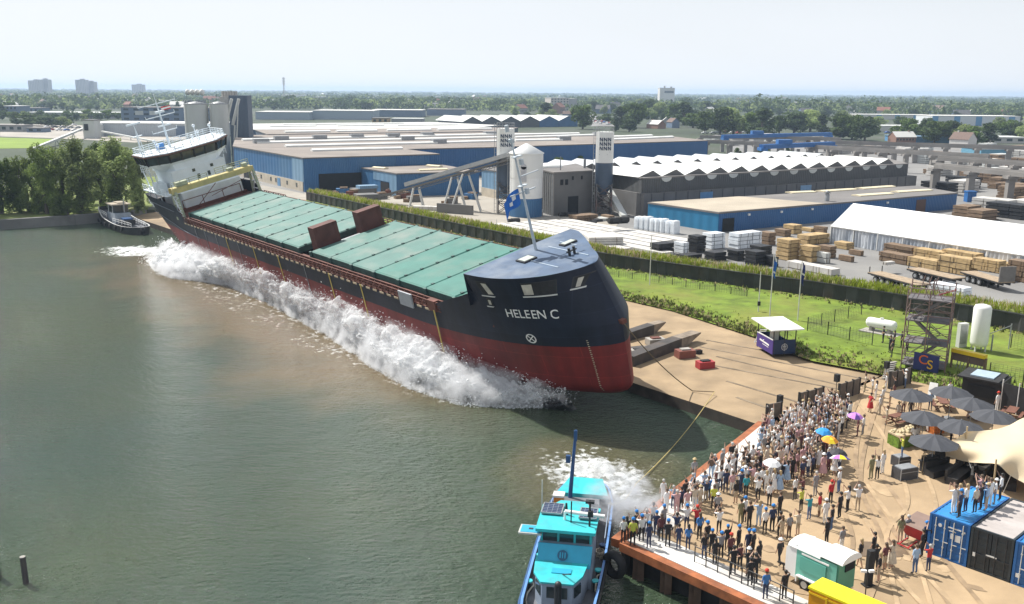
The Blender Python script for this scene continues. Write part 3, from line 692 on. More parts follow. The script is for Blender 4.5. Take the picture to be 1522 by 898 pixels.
# yellow slings hanging down the ship's side
for x, mm in ((28.5, 0), (33, 0), (38, 0), (42.5, 1), (47, 0), (53, 1), (61.5, 1), (69.5, 0), (76.5, 1), (84.5, 1), (99.9, 1)):
    mb = MB(); mb.box((x, -7.19, (ZM+2.6)/2), (.2 if mm else .08, .05, ZM-2.6)); mb.build('launch_sling', mat('sling_yellow', (.52, .40, .10), .7, var=.2) if mm else mat('sling_grey', (.25, .26, .27), .7), ship)
mb = MB(); mb.tube((2.6, -6.35, 8.6), (20, -7.19, 8.6), .06, n=5); mb.tube((5.4, -6.5, 7.0), (23, -7.22, 5.6), .06, n=5); mb.tube((23, -7.22, 5.6), (30, -7.22, 5.3), .06, n=5); mb.build('rubbing_strake', mat('strake', (.10, .115, .14), .5), ship)
# ---------------- aft superstructure
house = MB()
house.box0(6.0, 17.5, -4.4, 5.9, 7.6, 10.6); house.box0(6.0, 15.6, -4.5, 4.7, 10.6, 14.2)
hs = house.build('deckhouse', m_sw, ship)
mb = MB(); mb.box0(16.8, 17.7, -5.0, 6.4, 6.95, 8.1); mb.build('deckhouse_base', m_prim, ship)
mb = MB(); mb.box0(3.0, 16.6, -6.7, 6.6, 10.6, 10.75); mb.box0(8.5, 12.5, -6.3, -5.0, 10.8, 12.3); mb.build('boat_deck', m_sw, ship)
mb = MB()
for y in (-3.2, -.2, 1.6): mb.box((15.63, y, 12.0+.35*(y > -1)), (.06, .45, .75))
for y in (-.8, 2.4): mb.box((15.63, y, 13.5), (.06, .5, .5))
build_each(mb, 'porthole', m_glass, hs)
# wheelhouse: chin flaring out to the wings, band of raked windows, brown eave, white roof
def ring(xf, xw, xb, yw, ym): return [(xb, -yw), (xw, -yw), (xf, -ym), (xf+.35, 0), (xf, ym), (xw, yw), (xb, yw)]
def loft(mb, r0, z0, r1, z1, mi):
    n = len(r0); vs = [(x, y, z0) for x, y in r0]+[(x, y, z1) for x, y in r1]
    mb.add(vs, [(i, (i+1) % n, n+(i+1) % n, n+i) for i in range(n)], mi)
mb = MB(); rA = ring(15.3, 12.2, 6.5, 4.5, 3.6); rB = ring(15.2, 12.0, 6.5, 6.6, 3.8); rC = ring(15.5, 12.3, 6.3, 6.85, 4.0); rD = ring(15.9, 12.7, 6.0, 7.15, 4.2)
mb.prism([(5.5, -4.7), (15.5, -4.6), (15.5, 4.8), (5.5, 4.9)], 13.8, 14.1)
loft(mb, rA, 14.0, rB, 15.2, 0); loft(mb, rB, 15.2, rC, 15.6, 0); mb.prism(rA, 13.95, 14.02)
wh = mb.build('wheelhouse', m_sw, ship)
mb = MB(); loft(mb, rC, 15.6, rD, 16.95, 0); mb.build('wheelhouse_windows', m_glass, wh)
mb = MB()
for i in range(len(rC)-1):
    a0, a1 = V(rC[i]), V(rC[i+1]); b0, b1 = V(rD[i]), V(rD[i+1]); n = max(1, int((a1-a0).length/1.75))
    for k in range(n+1):
        p = a0.lerp(a1, k/n); q = b0.lerp(b1, k/n); mb.beam((p.x*1.004, p.y*1.004, 15.6), (q.x*1.004, q.y*1.004, 16.98), .26, .16)
build_each(mb, 'window_mullion', m_black, wh)
mb = MB(); rE = ring(16.2, 13.0, 5.7, 7.4, 4.4); mb.prism(rE, 17.05, 17.3, 0); ch = mb.build('roof_eave', mat('eave_brown', (.14, .07, .05), .6, var=.2), wh)
mb = MB(); mb.prism(ring(16.1, 12.9, 5.8, 7.3, 4.3), 17.3, 17.42); mb.build('roof', m_sw, wh)
def rails(mb, P, z, h=1.0, n=3, sp=1.2, r=.035):
    for a, b_ in zip(P, P[1:]):
        a, b_ = V(a), V(b_); L_ = (b_-a).length; m_ = max(1, int(L_/sp))
        for k in range(1, n+1): mb.beam((a.x, a.y, z+h*k/n), (b_.x, b_.y, z+h*k/n), r*2, r*2)
        for k in range(m_+1): p = a.lerp(b_, k/m_); mb.beam((p.x, p.y, z), (p.x, p.y, z+h), r*2, r*2)
mb = MB(); rr_ = ring(15.7, 12.6, 6.0, 7.0, 4.1); rails(mb, rr_+[rr_[0]], 17.42, 1.0, 3, 1.3, .045); mb.build('roof_railing', m_sw, wh)
for pts_, z_ in (([(3.2, -6.6), (16.4, -6.6)], 10.75), ([(9, 6.5), (16.4, 6.5), (16.4, 5)], 10.75), ([(6.5, 6.8), (11.6, 6.8)], 14.1), ([(6.5, -6.8), (11.6, -6.8)], 14.1), ([(1.4, -5.9), (4, -6.2)], 7.7)):
    mb = MB(); rails(mb, pts_, z_, 1.05, 3, 1.2, .04); mb.build('boat_deck_railing', m_sw, ship)
mb = MB()
for x in (5, 8.5, 11.5):
    for s in (-1, 1): mb.tube((x, s*5.9, 10.7), (x, s*6.2, 14.1), .11, n=6); mb.tube((x, s*6.3, 7.6), (x, s*6.3, 10.6), .1, n=6)
build_each(mb, 'wing_pillar', m_sw, ship)
# masts on the wheelhouse roof
mb = MB(); 
for s in (-.35, .35): mb.tube((9.3+s, -1.6, 17.4), (9.3+s*.3, -1.6, 25.2), .13, .09, 6)
mb.tube((9.3, -1.6, 25), (9.3, -1.6, 26.6), .06, n=5)
for k in range(12): mb.beam((8.95, -1.6, 17.9+k*.6), (9.65, -1.6, 17.9+k*.6), .05, .05)
for z, w in ((20.2, 4.2), (22.8, 5.0), (24.9, 6.4)): mb.beam((9.3, -1.6-w/2, z), (9.3, -1.6+w/2, z), .14, .14); mb.beam((9.3, -1.6-w/2, z), (9.3, -1.6-w/2, z+.5), .08, .08); mb.beam((9.3, -1.6+w/2, z), (9.3, -1.6+w/2, z+.5), .08, .08)
mb.box((9.6, -1.6, 23.5), (.7, 1.5, .35)); mb.box((9.9, -1.6, 21.2), (.3, 2.2, .25)); sm = mb.build('signal_mast', m_sw, ship)
mb = MB(); mb.quad((9.0, -1.0, 24.2), (9.0, .6, 24.1), (9.0, .6, 23.5), (9.0, -1.0, 23.6), 0); mb.box((9.0, -.2, 23.85), (.04, 1.6, .25), mi=1); mb.build('courtesy_flag', [mat('flag_red', (.50, .03, .03), .8), m_letter], sm)
mb = MB()
for x, y in ((7.6, -6.2), (8.4, -6.2), (8.0, -5.6)): mb.tube((x, y, 17.4), (8.0, -6.0, 22.3), .07, .05, 5)
mb.box((8.0, -6.0, 22.5), (.35, 2.4, .28)); mb.box((8, -6, 20.4), (.6, 1.6, .1)); mb.build('radar_mast', m_sw, ship)
mb = MB()
for x, y, h in ((11.5, 3.0, 1.6), (10.5, 5.6, 2.0), (12.8, 1.5, 1.2), (7, 4, 2.2), (12.4, -4.4, 1.2), (10.2, -4.2, 1.7)): mb = MB(); mb.tube((x, y, 17.4), (x, y, 17.4+h), .08, n=6); mb.sphere((x, y, 17.4+h), .28); mb.build('roof_antenna', m_sw, wh)
mb = MB(); mb.box((9, -3.2, 17.9), (1.4, 1.2, 1.0)); mb.build('roof_locker', mat('locker_blue', (.05, .20, .50), .5), wh)
# after deck clutter
mb = MB()
for x, y in ((2.2, -4.4), (2.2, 3), (3, -1.5), (2.8, -5.3)): mb.tube((x, y, 7.6), (x, y, 8.5), .2, n=8); mb.tube((x+.7, y, 7.6), (x+.7, y, 8.5), .2, n=8); mb.box((x+.35, y, 8.2), (1.3, .6, .15))
mb.tube((3.6, -5, 8.3), (3.6, -2.6, 8.3), .45, n=12); mb.build('mooring_winch', m_black, ship)
# travelling hatch crane
gx = 21.6
mb = MB()
for s in (-.75, .75):
    mb.beam((gx+s, -7.2, 12.15), (gx+s, 6.9, 12.15), .32, .85)
for k in range(9): mb.beam((gx-.75, -6.8+k*1.65, 12.45), (gx+.75, -6.8+k*1.65, 12.45), .2, .12)
mb.box((gx, -.2, 12.6), (1.5, 13.6, .06)); gb = mb.build('crane_beam', m_yel, ship)
for pts_ in ([(gx+.9, -7), (gx+.9, -1)], [(gx-.9, 1), (gx-.9, 6.9)]): mb = MB(); rails(mb, pts_, 12.6, 1.0, 3, 1.3, .045); mb.build('crane_railing', m_olive, gb)
mb = MB(); mb.box((gx, -5.2, 12.9), (1.2, 1.9, .9)); mb.box((gx, 3.2, 12.85), (.8, 1.0, .6)); mb.box((gx, 5.8, 12.9), (.9, .8, .7)); build_each(mb, 'crane_winch', m_olive, gb)
for s in (-1, 1):
    for k in (-1, 1):
        mb = MB(); mb.beam((gx+k*.85, s*6.7, 12.0), (gx+k*1.7, s*6.72, 7.45), .38, .38); mb.box((gx+k*1.7, s*6.72, 7.4), (.9, .5, .5)); mb.build('crane_leg', m_olive, ship)
    mb = MB()
    for z in (8.6, 9.9, 11.1): mb.beam((gx-1.5, s*6.72, z), (gx+1.5, s*6.72, z), .14, .14)
    mb.beam((gx-1.5, s*6.75, 8), (gx+1, s*6.75, 11.4), .12, .12); mb.beam((gx+1.5, s*6.8, 8), (gx-1, s*6.8, 11.4), .12, .12)
    for k in range(9): mb.beam((gx+1.9-.08*k, s*7.0, 7.8+k*.45), (gx+2.4-.08*k, s*7.0, 7.8+k*.45), .08, .06)
    mb.build('crane_ladder', m_sw, ship)
mb = MB(); mb.tube((22.5, -5, 8), (22.5, 0, 11.6), .06, n=5); mb.tube((22.6, 5, 11), (18.5, 0, 9), .05, n=5)
for y in (-5, -1.5, 2, 5.2): mb.tube((18.4, y, 7), (18.4, y, 9.6), .07, n=5)
mb.beam((18.4, -5, 9.6), (18.4, 5.2, 9.6), .1, .1); mb.build('crane_stays', m_prim, ship)
# port-side outfitting platform at the break of the poop, seen over the hatch
mb = MB(); rails(mb, [(24, 7.0), (33, 7.0)], 7.2, 1.1, 3, 1.0, .05); mb.build('port_railing', m_prim, ship)
# ---------------- launch cradles lying on the slipway
def sl_z(p):
    d = (p.xy-SLIP_B.xy).dot(sup.xy); return 1.1+(.5*(d-1)/11 if d < 12 else .5+.42*min(1, (d-12)/18))
def wedge(a, b_, w, h, lab):
    A, B = G(*a, 1.4), G(*b_, 1.9); d = (B-A); d.z = 0; d.normalize(); n = V((-d.y, d.x, 0)); A.z = sl_z(A); B.z = sl_z(B)
    mb = MB(); vs = []
    B.z = A.z+.1
    for P, z0_, z1_ in ((A, .02, h*.75), (A.lerp(B, .70), .02, h), (B, h*.92, h*1.02)):
        for s in (-1, 1):
            for z in (z0_, z1_): vs.append(P+n*(s*w/2)+V((0, 0, z)))
    mb.add(vs, [(0, 1, 3, 2), (0, 4, 5, 1), (2, 3, 7, 6), (1, 5, 7, 3), (4, 8, 9, 5), (6, 7, 11, 10), (5, 9, 11, 7), (8, 10, 11, 9), (0, 2, 6, 4), (4, 6, 10, 8)])
    mb.m = [1 if k in (4, 6) else 0 for k in range(len(mb.f))]; tag(mb.build('launch_cradle', [mat('cradle_steel', (.055, .048, .045), .7, var=.3, scale=.8, dirt=(.15, .105, .075), dirt_amt=.5, dirt_scale=.6), mat('cradle_top', (.24, .195, .15), .85, var=.3, scale=1.2, dirt=(.12, .085, .06), dirt_amt=.6, dirt_scale=.8)]), lab, 'launch cradle', 'launch cradles on the slipway')
wedge((925, 508), (984, 489), 1.1, 1.25, 'dark wedge-shaped launch cradle nearest the green bank behind the bow')
wedge((934, 541), (1034, 504), 1.3, 1.45, 'long dark wedge-shaped launch cradle pointing right from the red bow')
wedge((930, 524), (966, 518), .9, .7, 'short low launch cradle between two longer wedges by the bow')
def blockthing(name, px, z, size, mt, lab, cat, rz=.3, grp=None):
    p = G(*px, 1.7); p.z = sl_z(p); mb = MB(); mb.box((p.x, p.y, p.z+size[2]/2), size, rz)
    c_, s_ = cos(rz), sin(rz); 
    mb.box((p.x, p.y, p.z+size[2]), (size[0]*.55, size[1]*.55, size[2]*.35), rz, 1); tag(mb.build(name, mt), lab, cat, grp)
blockthing('keel_block', (974, 510), 0, (1.9, 1.3, .7), [m_conc, m_prim], 'tan keel block between the launch cradles', 'block')
blockthing('keel_block', (948, 523), 0, (1.6, 1.2, .6), [m_conc, m_blackm], 'pale keel block close to the red bow between two cradles', 'block')
blockthing('keel_block', (952, 527), 0, (1.2, .9, .4), [m_whited, m_greysteel], 'small white block just below the pale keel block beside the bow', 'block')
blockthing('winch_base', (1018, 528), 0, (1.9, 1.2, .8), [mat('red_brown', (.20, .07, .05), .7), m_conc], 'brown winch base at the tip of the long launch cradle', 'winch base')
blockthing('winch_base', (1048, 543), 0, (1.7, 1.0, .7), [mat('red_skid', (.36, .035, .04), .6), m_blackm], 'small red steel skid lying alone on the slipway', 'skid')
blockthing('shackle_block', (1038, 524), 0, (.7, .5, .4), [m_blackm, m_prim], 'small dark shackle block on the slipway past the long cradle', 'shackle')
# towing hawser: bow to slipway, over the water to the tug
def sag(pts, r, n=10, dip=.0):
    out = []
    for a, b_ in zip(pts, pts[1:]):
        for i in range(n): t = i/n; p = a.lerp(b_, t); p.z -= dip*4*t*(1-t); out.append(p)
    return out+[pts[-1]]
bowp = SHIPM @ V((119.1, 0, ZK)); P1 = G(1029, 579, 1.4); P2 = G(1062, 583, 1.5); P2.z = sl_z(P2)+.35; P1.z = sl_z(P1)+.12
P3 = G(945, 719, .25)
mb = MB(); mb.path(sag([bowp, P1], .05, 8, .5)+sag([P1, P2], .05, 8, .0), .05, 5); tag(mb.build('mooring_rope', mat('rope_dark', (.16, .12, .07), .9)), 'thin dark rope from the ship bow down onto the slipway', 'rope')
mb = MB(); mb.path(sag([P2, P3, G(905, 748, 2.2)], .06, 10, .6), .036, 5); tag(mb.build('tow_rope', mat('rope_yellow', (.50, .40, .16), .9)), 'long yellowish tow rope crossing the water from slipway to turquoise tug', 'rope')
# ================================================================== INDUSTRY BEHIND THE FLOOD WALL
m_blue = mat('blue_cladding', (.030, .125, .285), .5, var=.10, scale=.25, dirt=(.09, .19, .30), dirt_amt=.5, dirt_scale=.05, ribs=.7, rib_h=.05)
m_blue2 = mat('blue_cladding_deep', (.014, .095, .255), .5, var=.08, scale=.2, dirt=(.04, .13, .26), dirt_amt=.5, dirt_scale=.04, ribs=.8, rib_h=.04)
m_bluep = mat('blue_cladding_pale', (.17, .29, .42), .5, var=.1, scale=.2, ribs=.7, rib_h=.05)
m_teal = mat('blue_cladding_teal', (.014, .16, .31), .5, var=.08, scale=.2, dirt=(.03, .13, .25), dirt_amt=.5, dirt_scale=.07, ribs=.6, rib_h=.04)
m_roof = mat('bitumen_roof', (.215, .185, .165), .9, var=.15, scale=.1, dirt=(.31, .27, .23), dirt_amt=.6, dirt_scale=.05)
m_roofb = mat('beige_roof', (.40, .345, .27), .9, var=.12, scale=.15, dirt=(.26, .22, .17), dirt_amt=.6, dirt_scale=.08)
m_roofg = mat('grey_roof', (.16, .15, .145), .9, var=.15, scale=.1, dirt=(.24, .22, .20), dirt_amt=.5, dirt_scale=.06)
m_roofw = mat('pale_roof', (.60, .59, .56), .8, var=.08, scale=.05, dirt=(.4, .38, .36), dirt_amt=.4, dirt_scale=.02)
m_sky = mat('skylight_white', (.74, .74, .71), .35, var=.06, scale=.3, dirt=(.5, .48, .42), dirt_amt=.4, dirt_scale=.2)
m_tan = mat('tan_plinth', (.50, .44, .35), .85, var=.1, scale=.5, dirt=(.36, .31, .25), dirt_amt=.5, dirt_scale=.3)
m_dgrey = mat('dark_cladding', (.075, .078, .08), .7, var=.14, scale=.3, dirt=(.12, .115, .11), dirt_amt=.5, dirt_scale=.08, ribs=.9, rib_h=.04)
m_mgrey = mat('mid_cladding', (.135, .132, .13), .75, var=.14, scale=.25, dirt=(.19, .18, .17), dirt_amt=.6, dirt_scale=.1)
m_silo = mat('silo_white', (.70, .70, .68), .5, var=.06, scale=.3, dirt=(.48, .47, .44), dirt_amt=.45, dirt_scale=.15, stretch=(1, 1, .25))
m_silog = mat('silo_grey', (.52, .53, .51), .6, var=.08, scale=.3, dirt=(.33, .33, .31), dirt_amt=.6, dirt_scale=.12, stretch=(1, 1, .2))
m_silob = mat('silo_dark', (.055, .085, .135), .5, var=.12, scale=.5)
m_void = mat('door_void', (.012, .013, .015), .9, var=.2)
m_door = mat('door_grey', (.20, .21, .22), .6, var=.15)
m_bdoor = mat('door_blue', (.10, .24, .42), .5, var=.1, ribs=.5, rib_h=.03)
m_wood = mat('lumber_fresh', (.44, .31, .15), .8, var=.28, scale=1.1, stretch=(1, 1, 3), dirt=(.26, .17, .09), dirt_amt=.6, dirt_scale=.7)
m_woodd = mat('lumber_weathered', (.20, .135, .085), .85, var=.35, scale=1.2, stretch=(1, 1, 3), dirt=(.10, .07, .05), dirt_amt=.6, dirt_scale=.6)
m_wrap = mat('white_wrap', (.74, .78, .82), .35, var=.08, scale=1.5, bump=.06, bscale=2.5)
m_pal = mat('black_pallet', (.014, .015, .018), .6, var=.4, scale=2.5)
m_precast = mat('precast_pale', (.54, .52, .49), .85, var=.12, scale=.4, dirt=(.34, .32, .29), dirt_amt=.6, dirt_scale=.3)
def ground_poly(P): return [(p.x, p.y) for p in P]
def hall(name, label, cat, roof_px, zt, wall, roof, z0=1.95, group=None, over=.25, rt=.3):
    P = [G(a, b, zt) for a, b in roof_px] if not hasattr(roof_px[0], 'z') else roof_px
    t = thing(name, label, cat, (P[0].x, P[0].y, 2), 0, group, wc=True)
    t_walls = MB().prism(ground_poly(P), z0, zt-rt).build('wall', wall, t)
    c = sum(P, V())/len(P); Q = [p+(p-c).normalized()*over for p in P]
    MB().prism(ground_poly(Q), zt-rt+.003, zt, 1, 0).build('roof', [roof, m_roofg if roof is not m_roofw else m_whited], t)
    return t, P
def wallrect(t, name, A, B, s0, s1, z0, z1, mt, out=.08, flip=None):
    A, B = V((A.x, A.y, 0)), V((B.x, B.y, 0)); d = B-A; n = V((d.y, -d.x, 0)).normalized()
    if n.dot(V((0, 0, 0))-(A+B)/2) < 0: n = -n
    p, q = A+d*s0+n*(out/2), A+d*s1+n*(out/2)
    mb = MB(); mb.beam(V((p.x, p.y, (z0+z1)/2)), V((q.x, q.y, (z0+z1)/2)), out, z1-z0); return mb.build(name, mt, t)
def strip(t, name, a, b, zt, w, h, mt):
    A, B = G(*a, zt), G(*b, zt); A.z = B.z = zt+h/2-.01; mb = MB()
    d = (B-A).normalized(); n = V((-d.y, d.x, 0))*(w/2)
    vs = [A-n, A+n, B+n, B-n]; lo = [V((v.x, v.y, zt-.02)) for v in vs]; hi = [V((v.x, v.y, zt+h*.6)) for v in vs]; r = [V((A.x, A.y, zt+h)), V((B.x, B.y, zt+h))]
    mb.add(lo+hi+r, [(0, 1, 5, 4), (1, 2, 6, 5), (2, 3, 7, 6), (3, 0, 4, 7), (4, 8, 9, 7), (5, 6, 9, 8), (4, 5, 8), (6, 7, 9)])
    return mb.build(name, mt, t)
# --- big blue warehouse (front block + long rear hall)
z = 11.0
big, P = hall('warehouse', 'huge blue warehouse with long white roof lights, gravel roof and tan plinth', 'warehouse', [(347, 217), (451, 234.5), (654, 228.5), (604, 221.5), (733, 218.5), (1052, 208.7), (1000, 203), (740, 196.5), (352, 201)], z, m_blue, m_roof)
A0, A1, A2 = P[0], P[1], P[2]
wallrect(big, 'plinth', A0, A1, .02, .985, 1.9, 4.6, m_tan, .15)
wallrect(big, 'pale_panel', A0, A1, .86, .995, 4.6, z-.5, m_bluep, .12)
for s in (.30, .42, .56, .63, .78, .9): wallrect(big, 'plinth_window', A0, A1, s, s+.018, 2.9, 4.0, m_glass, .22)
wallrect(big, 'side_door', A0, A1, .66, .70, 1.9, 4.2, m_bdoor, .22)
wallrect(big, 'gate', A0, A1, .16, .24, 1.9, 6.0, m_void, .24)
wallrect(big, 'gate', A1, A2, .10, .40, 1.9, 6.6, m_void, .12)
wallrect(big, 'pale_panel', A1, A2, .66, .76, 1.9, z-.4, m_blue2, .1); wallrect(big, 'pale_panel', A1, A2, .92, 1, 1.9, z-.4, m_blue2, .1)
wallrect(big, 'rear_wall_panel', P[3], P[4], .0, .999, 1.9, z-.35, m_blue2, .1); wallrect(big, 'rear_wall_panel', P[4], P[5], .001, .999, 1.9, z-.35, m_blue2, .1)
for a, b in (((463, 225), (597, 221.9)), ((424, 218.6), (649, 213.6)), ((657, 213.3), (738, 211)), ((381, 213.3), (600, 208.7)), ((610, 208.4), (740, 205.4)), ((360, 209.2), (738, 201)), ((765, 210), (835, 208.9)), ((910, 208.7), (999, 204.7)), ((765, 205.7), (882, 201.8)), ((752, 201.6), (860, 199.6)), ((900, 205), (968, 202.6))):
    strip(big, 'roof_light', a, b, z, 2.1, .8, m_sky)
for px in ((418, 208.5), (475, 207), (530, 205.4), (584, 204.3), (635, 203), (388, 213), (605, 208.6), (652, 213.4), (838, 208.7), (890, 201.7), (728, 201)):
    p = G(*px, z); mb = MB(); mb.box((p.x, p.y, z+.7), (5, 2.4, 1.6), .5); mb.build('roof_vent', m_greysteel, big)
# roofs further back
h2, P = hall('warehouse', 'low grey blue warehouse behind the huge blue one, right of the dark tower', 'warehouse', [(376, 192.5), (700, 190.5), (740, 186), (640, 181.5), (376, 184)], 11, mat('slate_cladding', (.10, .15, .22), .6, var=.1, ribs=1), m_roofw)
for a, b in (((400, 189), (470, 188)), ((500, 188), (570, 187)), ((590, 187), (680, 186.4)), ((420, 186), (600, 184.5))): strip(h2, 'roof_light', a, b, 11, 2.4, .9, m_sky)
h3, P = hall('warehouse', 'dark blue long roofed hall wedged between huge warehouse and pale rear roofs', 'warehouse', [(398, 199.5), (745, 195), (770, 189.5), (700, 189.5), (380, 193)], 11.3, m_silob, m_roof)
for a, b in (((423, 197.5), (490, 196.5)), ((500, 196.3), (560, 195.4)), ((575, 195), (640, 194)), ((650, 194), (730, 192.5))): strip(h3, 'roof_light', a, b, 11.3, 2.3, .9, m_sky)
# --- blue annex in front of the warehouse
an, P = hall('annex', 'small blue annex with brown flat roof beside the conveyor foot', 'annex', [(538, 249), (590, 257.6), (712, 254.5), (655, 244.5)], 8.0, m_blue, m_roof)
wallrect(an, 'gate', P[0], P[1], .55, .78, 1.9, 5.2, m_void, .1); wallrect(an, 'pale_panel', P[0], P[1], .34, .99, 5.4, 7.6, m_bluep, .08); wallrect(an, 'pale_panel', P[0], P[1], .80, .99, 1.9, 5.4, m_bluep, .09)
for a, b in (((556, 250), (574, 251.5)), ((622, 254), (664, 252.5)), ((636, 247), (655, 248.5))): strip(an, 'roof_light', a, b, 8.0, 1.8, .5, mat('skylight_cream', (.66, .58, .40), .5))
p = G(540, 290, 2); 
blk = MB(); blk.box((p.x, p.y, 2.9), (6, 4, 1.8), .5, 0); blk.box((p.x+1, p.y, 4.1), (5, 3, .9), .5, 1); tag(blk.build('site_cabin', [m_mgrey, m_bluep]), 'low site cabin with pale blue roof in front of blue annex', 'cabin')
# pale blue shed next to the left logo silo
sh, P = hall('shed', 'narrow pale blue shed on a tan base left of the fat white silo', 'shed', [(716, 250.5), (738, 254), (757, 252), (740, 247)], 9.0, m_bluep, m_roofg)
wallrect(sh, 'plinth', P[0], P[1], .0, 1, 1.9, 4.2, m_tan, .12)
# --- silos
def zone(px, py_base, py_top, z0=2.0):
    p = G(px, py_base, z0); return p, zat(p, px, py_top), mpp(p)
def railring(mb, c, r, z, h=1.1, n=16):
    for k in (.5, 1): 
        for i in range(n):
            a, b = 2*pi*i/n, 2*pi*(i+1)/n; mb.beam((c.x+r*cos(a), c.y+r*sin(a), z+h*k), (c.x+r*cos(b), c.y+r*sin(b), z+h*k), .07, .07)
    for i in range(n): a = 2*pi*i/n; mb.beam((c.x+r*cos(a), c.y+r*sin(a), z), (c.x+r*cos(a), c.y+r*sin(a), z+h), .07, .07)
p, zt, k = zone(781.5, 321, 228); r = 24.7*k
t = thing('silo', 'fat white round silo with conical roof and blue base, fed by the conveyor', 'silo', p, wc=True)
H_ = zt-2; zb_ = 2+H_*.30; zm = 2+H_*.62
MB().lathe((p.x, p.y, 0), [(r*.97, 1.9), (r*.97, zb_)], 36).build('base', m_blue, t)
MB().lathe((p.x, p.y, 0), [(r*.985, zb_), (r*.985, zm)], 36).build('lower_shell', mat('silo_bright', (.74, .74, .73), .45, var=.04), t)
MB().lathe((p.x, p.y, 0), [(r, zm), (r, zt)], 36).build('upper_shell', m_silo, t)
MB().lathe((p.x, p.y, 0), [(r*1.05, zt), (r*1.05, zt+.15), (.25, zt+2.1)], 36).build('cone_roof', m_white, t)
mb = MB(); mb.box((p.x-.6, p.y-r, zt-4.2), (1.2, .3, 3.2)); mb.tube((p.x-.6, p.y-r+.0, zt-2.6), (p.x-.6, p.y-r-.15, zt-2.6), .6, n=12); mb.build('hatch', mat('hatch_grey', (.42, .42, .44), .6), t)
mb = MB()
for s in (-1, 1): mb.tube((p.x-r-.15+s*.2, p.y-1, 2), (p.x-r-.15+s*.2, p.y-1, zt), .06, n=5)
mb.build('ladder', m_greysteel, t)
def logo_silo(px, ybase, ytop, wpx, lab):
    p, zt, k = zone(px, ybase, ytop); r = wpx/2*k; t = thing('silo', lab, 'silo', p, wc=True); H_ = zt-2
    z1 = 2+H_*.36; z2 = 2+H_*.63
    MB().lathe((p.x, p.y, 0), [(r*.25, z1-r*1.3), (r, z1), (r, z2)], 28).build('lower_shell', m_silob, t)
    up = MB().lathe((p.x, p.y, 0), [(r, z2), (r, zt)], 28).build('upper_shell', m_silo, t)
    mb = MB(); a0 = atan2(-p.y, -p.x)
    def cyl(u, w, o_): a = a0+(u-.05)/r+.12; return V((p.x+(r+o_)*cos(a), p.y+(r+o_)*sin(a), zt-1.0-w))
    for i in range(3):
        for j in range(3):
            u0 = -1.35+i*.92; w0 = .2+j*.95
            for seg in (((0, .0), (.2, .0), (.2, .8), (0, .8)), ((.55, .0), (.75, .0), (.75, .8), (.55, .8)), ((.0, .0), (.22, .0), (.75, .8), (.53, .8))):
                mb.add([cyl(u0+x, w0+y, .05+.01*seg[0][0]) for x, y in seg], [(0, 1, 2, 3)])
    mb.build('emblem', mat('emblem_navy', (.015, .035, .075), .6), up)
    mb = MB()
    for w_, l in ((3.2, 2.4), (3.7, 1.8)): mb.add([cyl(-1.35, w_, .04), cyl(-1.35+l, w_, .04), cyl(-1.35+l, w_+.16, .04), cyl(-1.35, w_+.16, .04)], [(0, 1, 2, 3)])
    mb.build('lettering', mat('letter_grey', (.30, .32, .36), .6), up)
    mb = MB(); railring(mb, V((p.x, p.y, 0)), r*.98, zt, 1.2); 
    mb.build('top_railing', m_greysteel, t)
    mb = MB()
    for s in (-.25, .25): mb.tube((p.x-r-.3+s, p.y-.6, 2), (p.x-r-.3+s, p.y-.6, zt+1.2), .06, n=5)
    for i in range(int(H_/.8)): mb.beam((p.x-r-.55, p.y-.6, 2.5+i*.8), (p.x-r-.05, p.y-.6, 2.5+i*.8), .06, .06)
    mb.build('ladder', m_greysteel, t)
    mb = MB(); cs = [(p.x+sx*r*.85, p.y+sy*r*.85) for sx, sy in ((-1, -1), (1, -1), (1, 1), (-1, 1))]
    for x, y in cs: mb.beam((x, y, 1.9), (x, y, z1+.3), .3, .3)
    for (x0, y0), (x1, y1) in zip(cs, cs[1:]+cs[:1]):
        for kk in range(3):
            za, zb2 = 2+(z1-2)*kk/3, 2+(z1-2)*(kk+1)/3; mb.beam((x0, y0, za), (x1, y1, zb2), .14, .14); mb.beam((x1, y1, za), (x0, y0, zb2), .14, .14); mb.beam((x0, y0, zb2), (x1, y1, zb2), .14, .14)
    mb.build('support_frame', mat('frame_dark', (.10, .10, .105), .6, var=.3, dirt=(.20, .07, .04), dirt_amt=.5, dirt_scale=.5), t)
    return t
logo_silo(751, 316, 191, 25.5, 'slim white and dark silo with navy emblem left of the fat white silo')
logo_silo(896, 318, 196, 26, 'slim white and dark silo with navy emblem right of the grey concrete building')
# twin grey silos and dark tower at the left
t = None
for px, lab in ((296.5, 'weathered grey round silo, left of the pair beside the dark tower'), (330, 'weathered grey round silo, right of the pair touching the dark tower')):
    p = G(px, 243, 2); zt = zat(p, px, 155); r = (17 if px < 300 else 13.5)*mpp(p)
    t = thing('silo', lab, 'silo', p, wc=True)
    MB().lathe((p.x, p.y, 0), [(r, 1.9), (r, zt)], 32).build('shell', m_silog, t)
    MB().lathe((p.x, p.y, 0), [(r*1.02, zt), (r*1.02, zt+.2), (.4, zt+1)], 32).build('top', m_greysteel, t)
    mb = MB(); railring(mb, V((p.x, p.y, 0)), r*.97, zt+.2, 1.3); mb.build('top_railing', m_greysteel, t)
    mb = MB()
    for s in (-.4, .4): mb.tube((p.x-r*.55+s, p.y-r*.86, 2), (p.x-r*.55+s, p.y-r*.86, zt+1.3), .12, n=5)
    mb.build('ladder', m_whited, t)
p = G(362, 240, 2); k = mpp(p); zt = zat(p, 362, 142)
t = thing('silo_tower', 'dark slate tower beside the two grey silos with slanting white pipes', 'tower', p, wc=True)
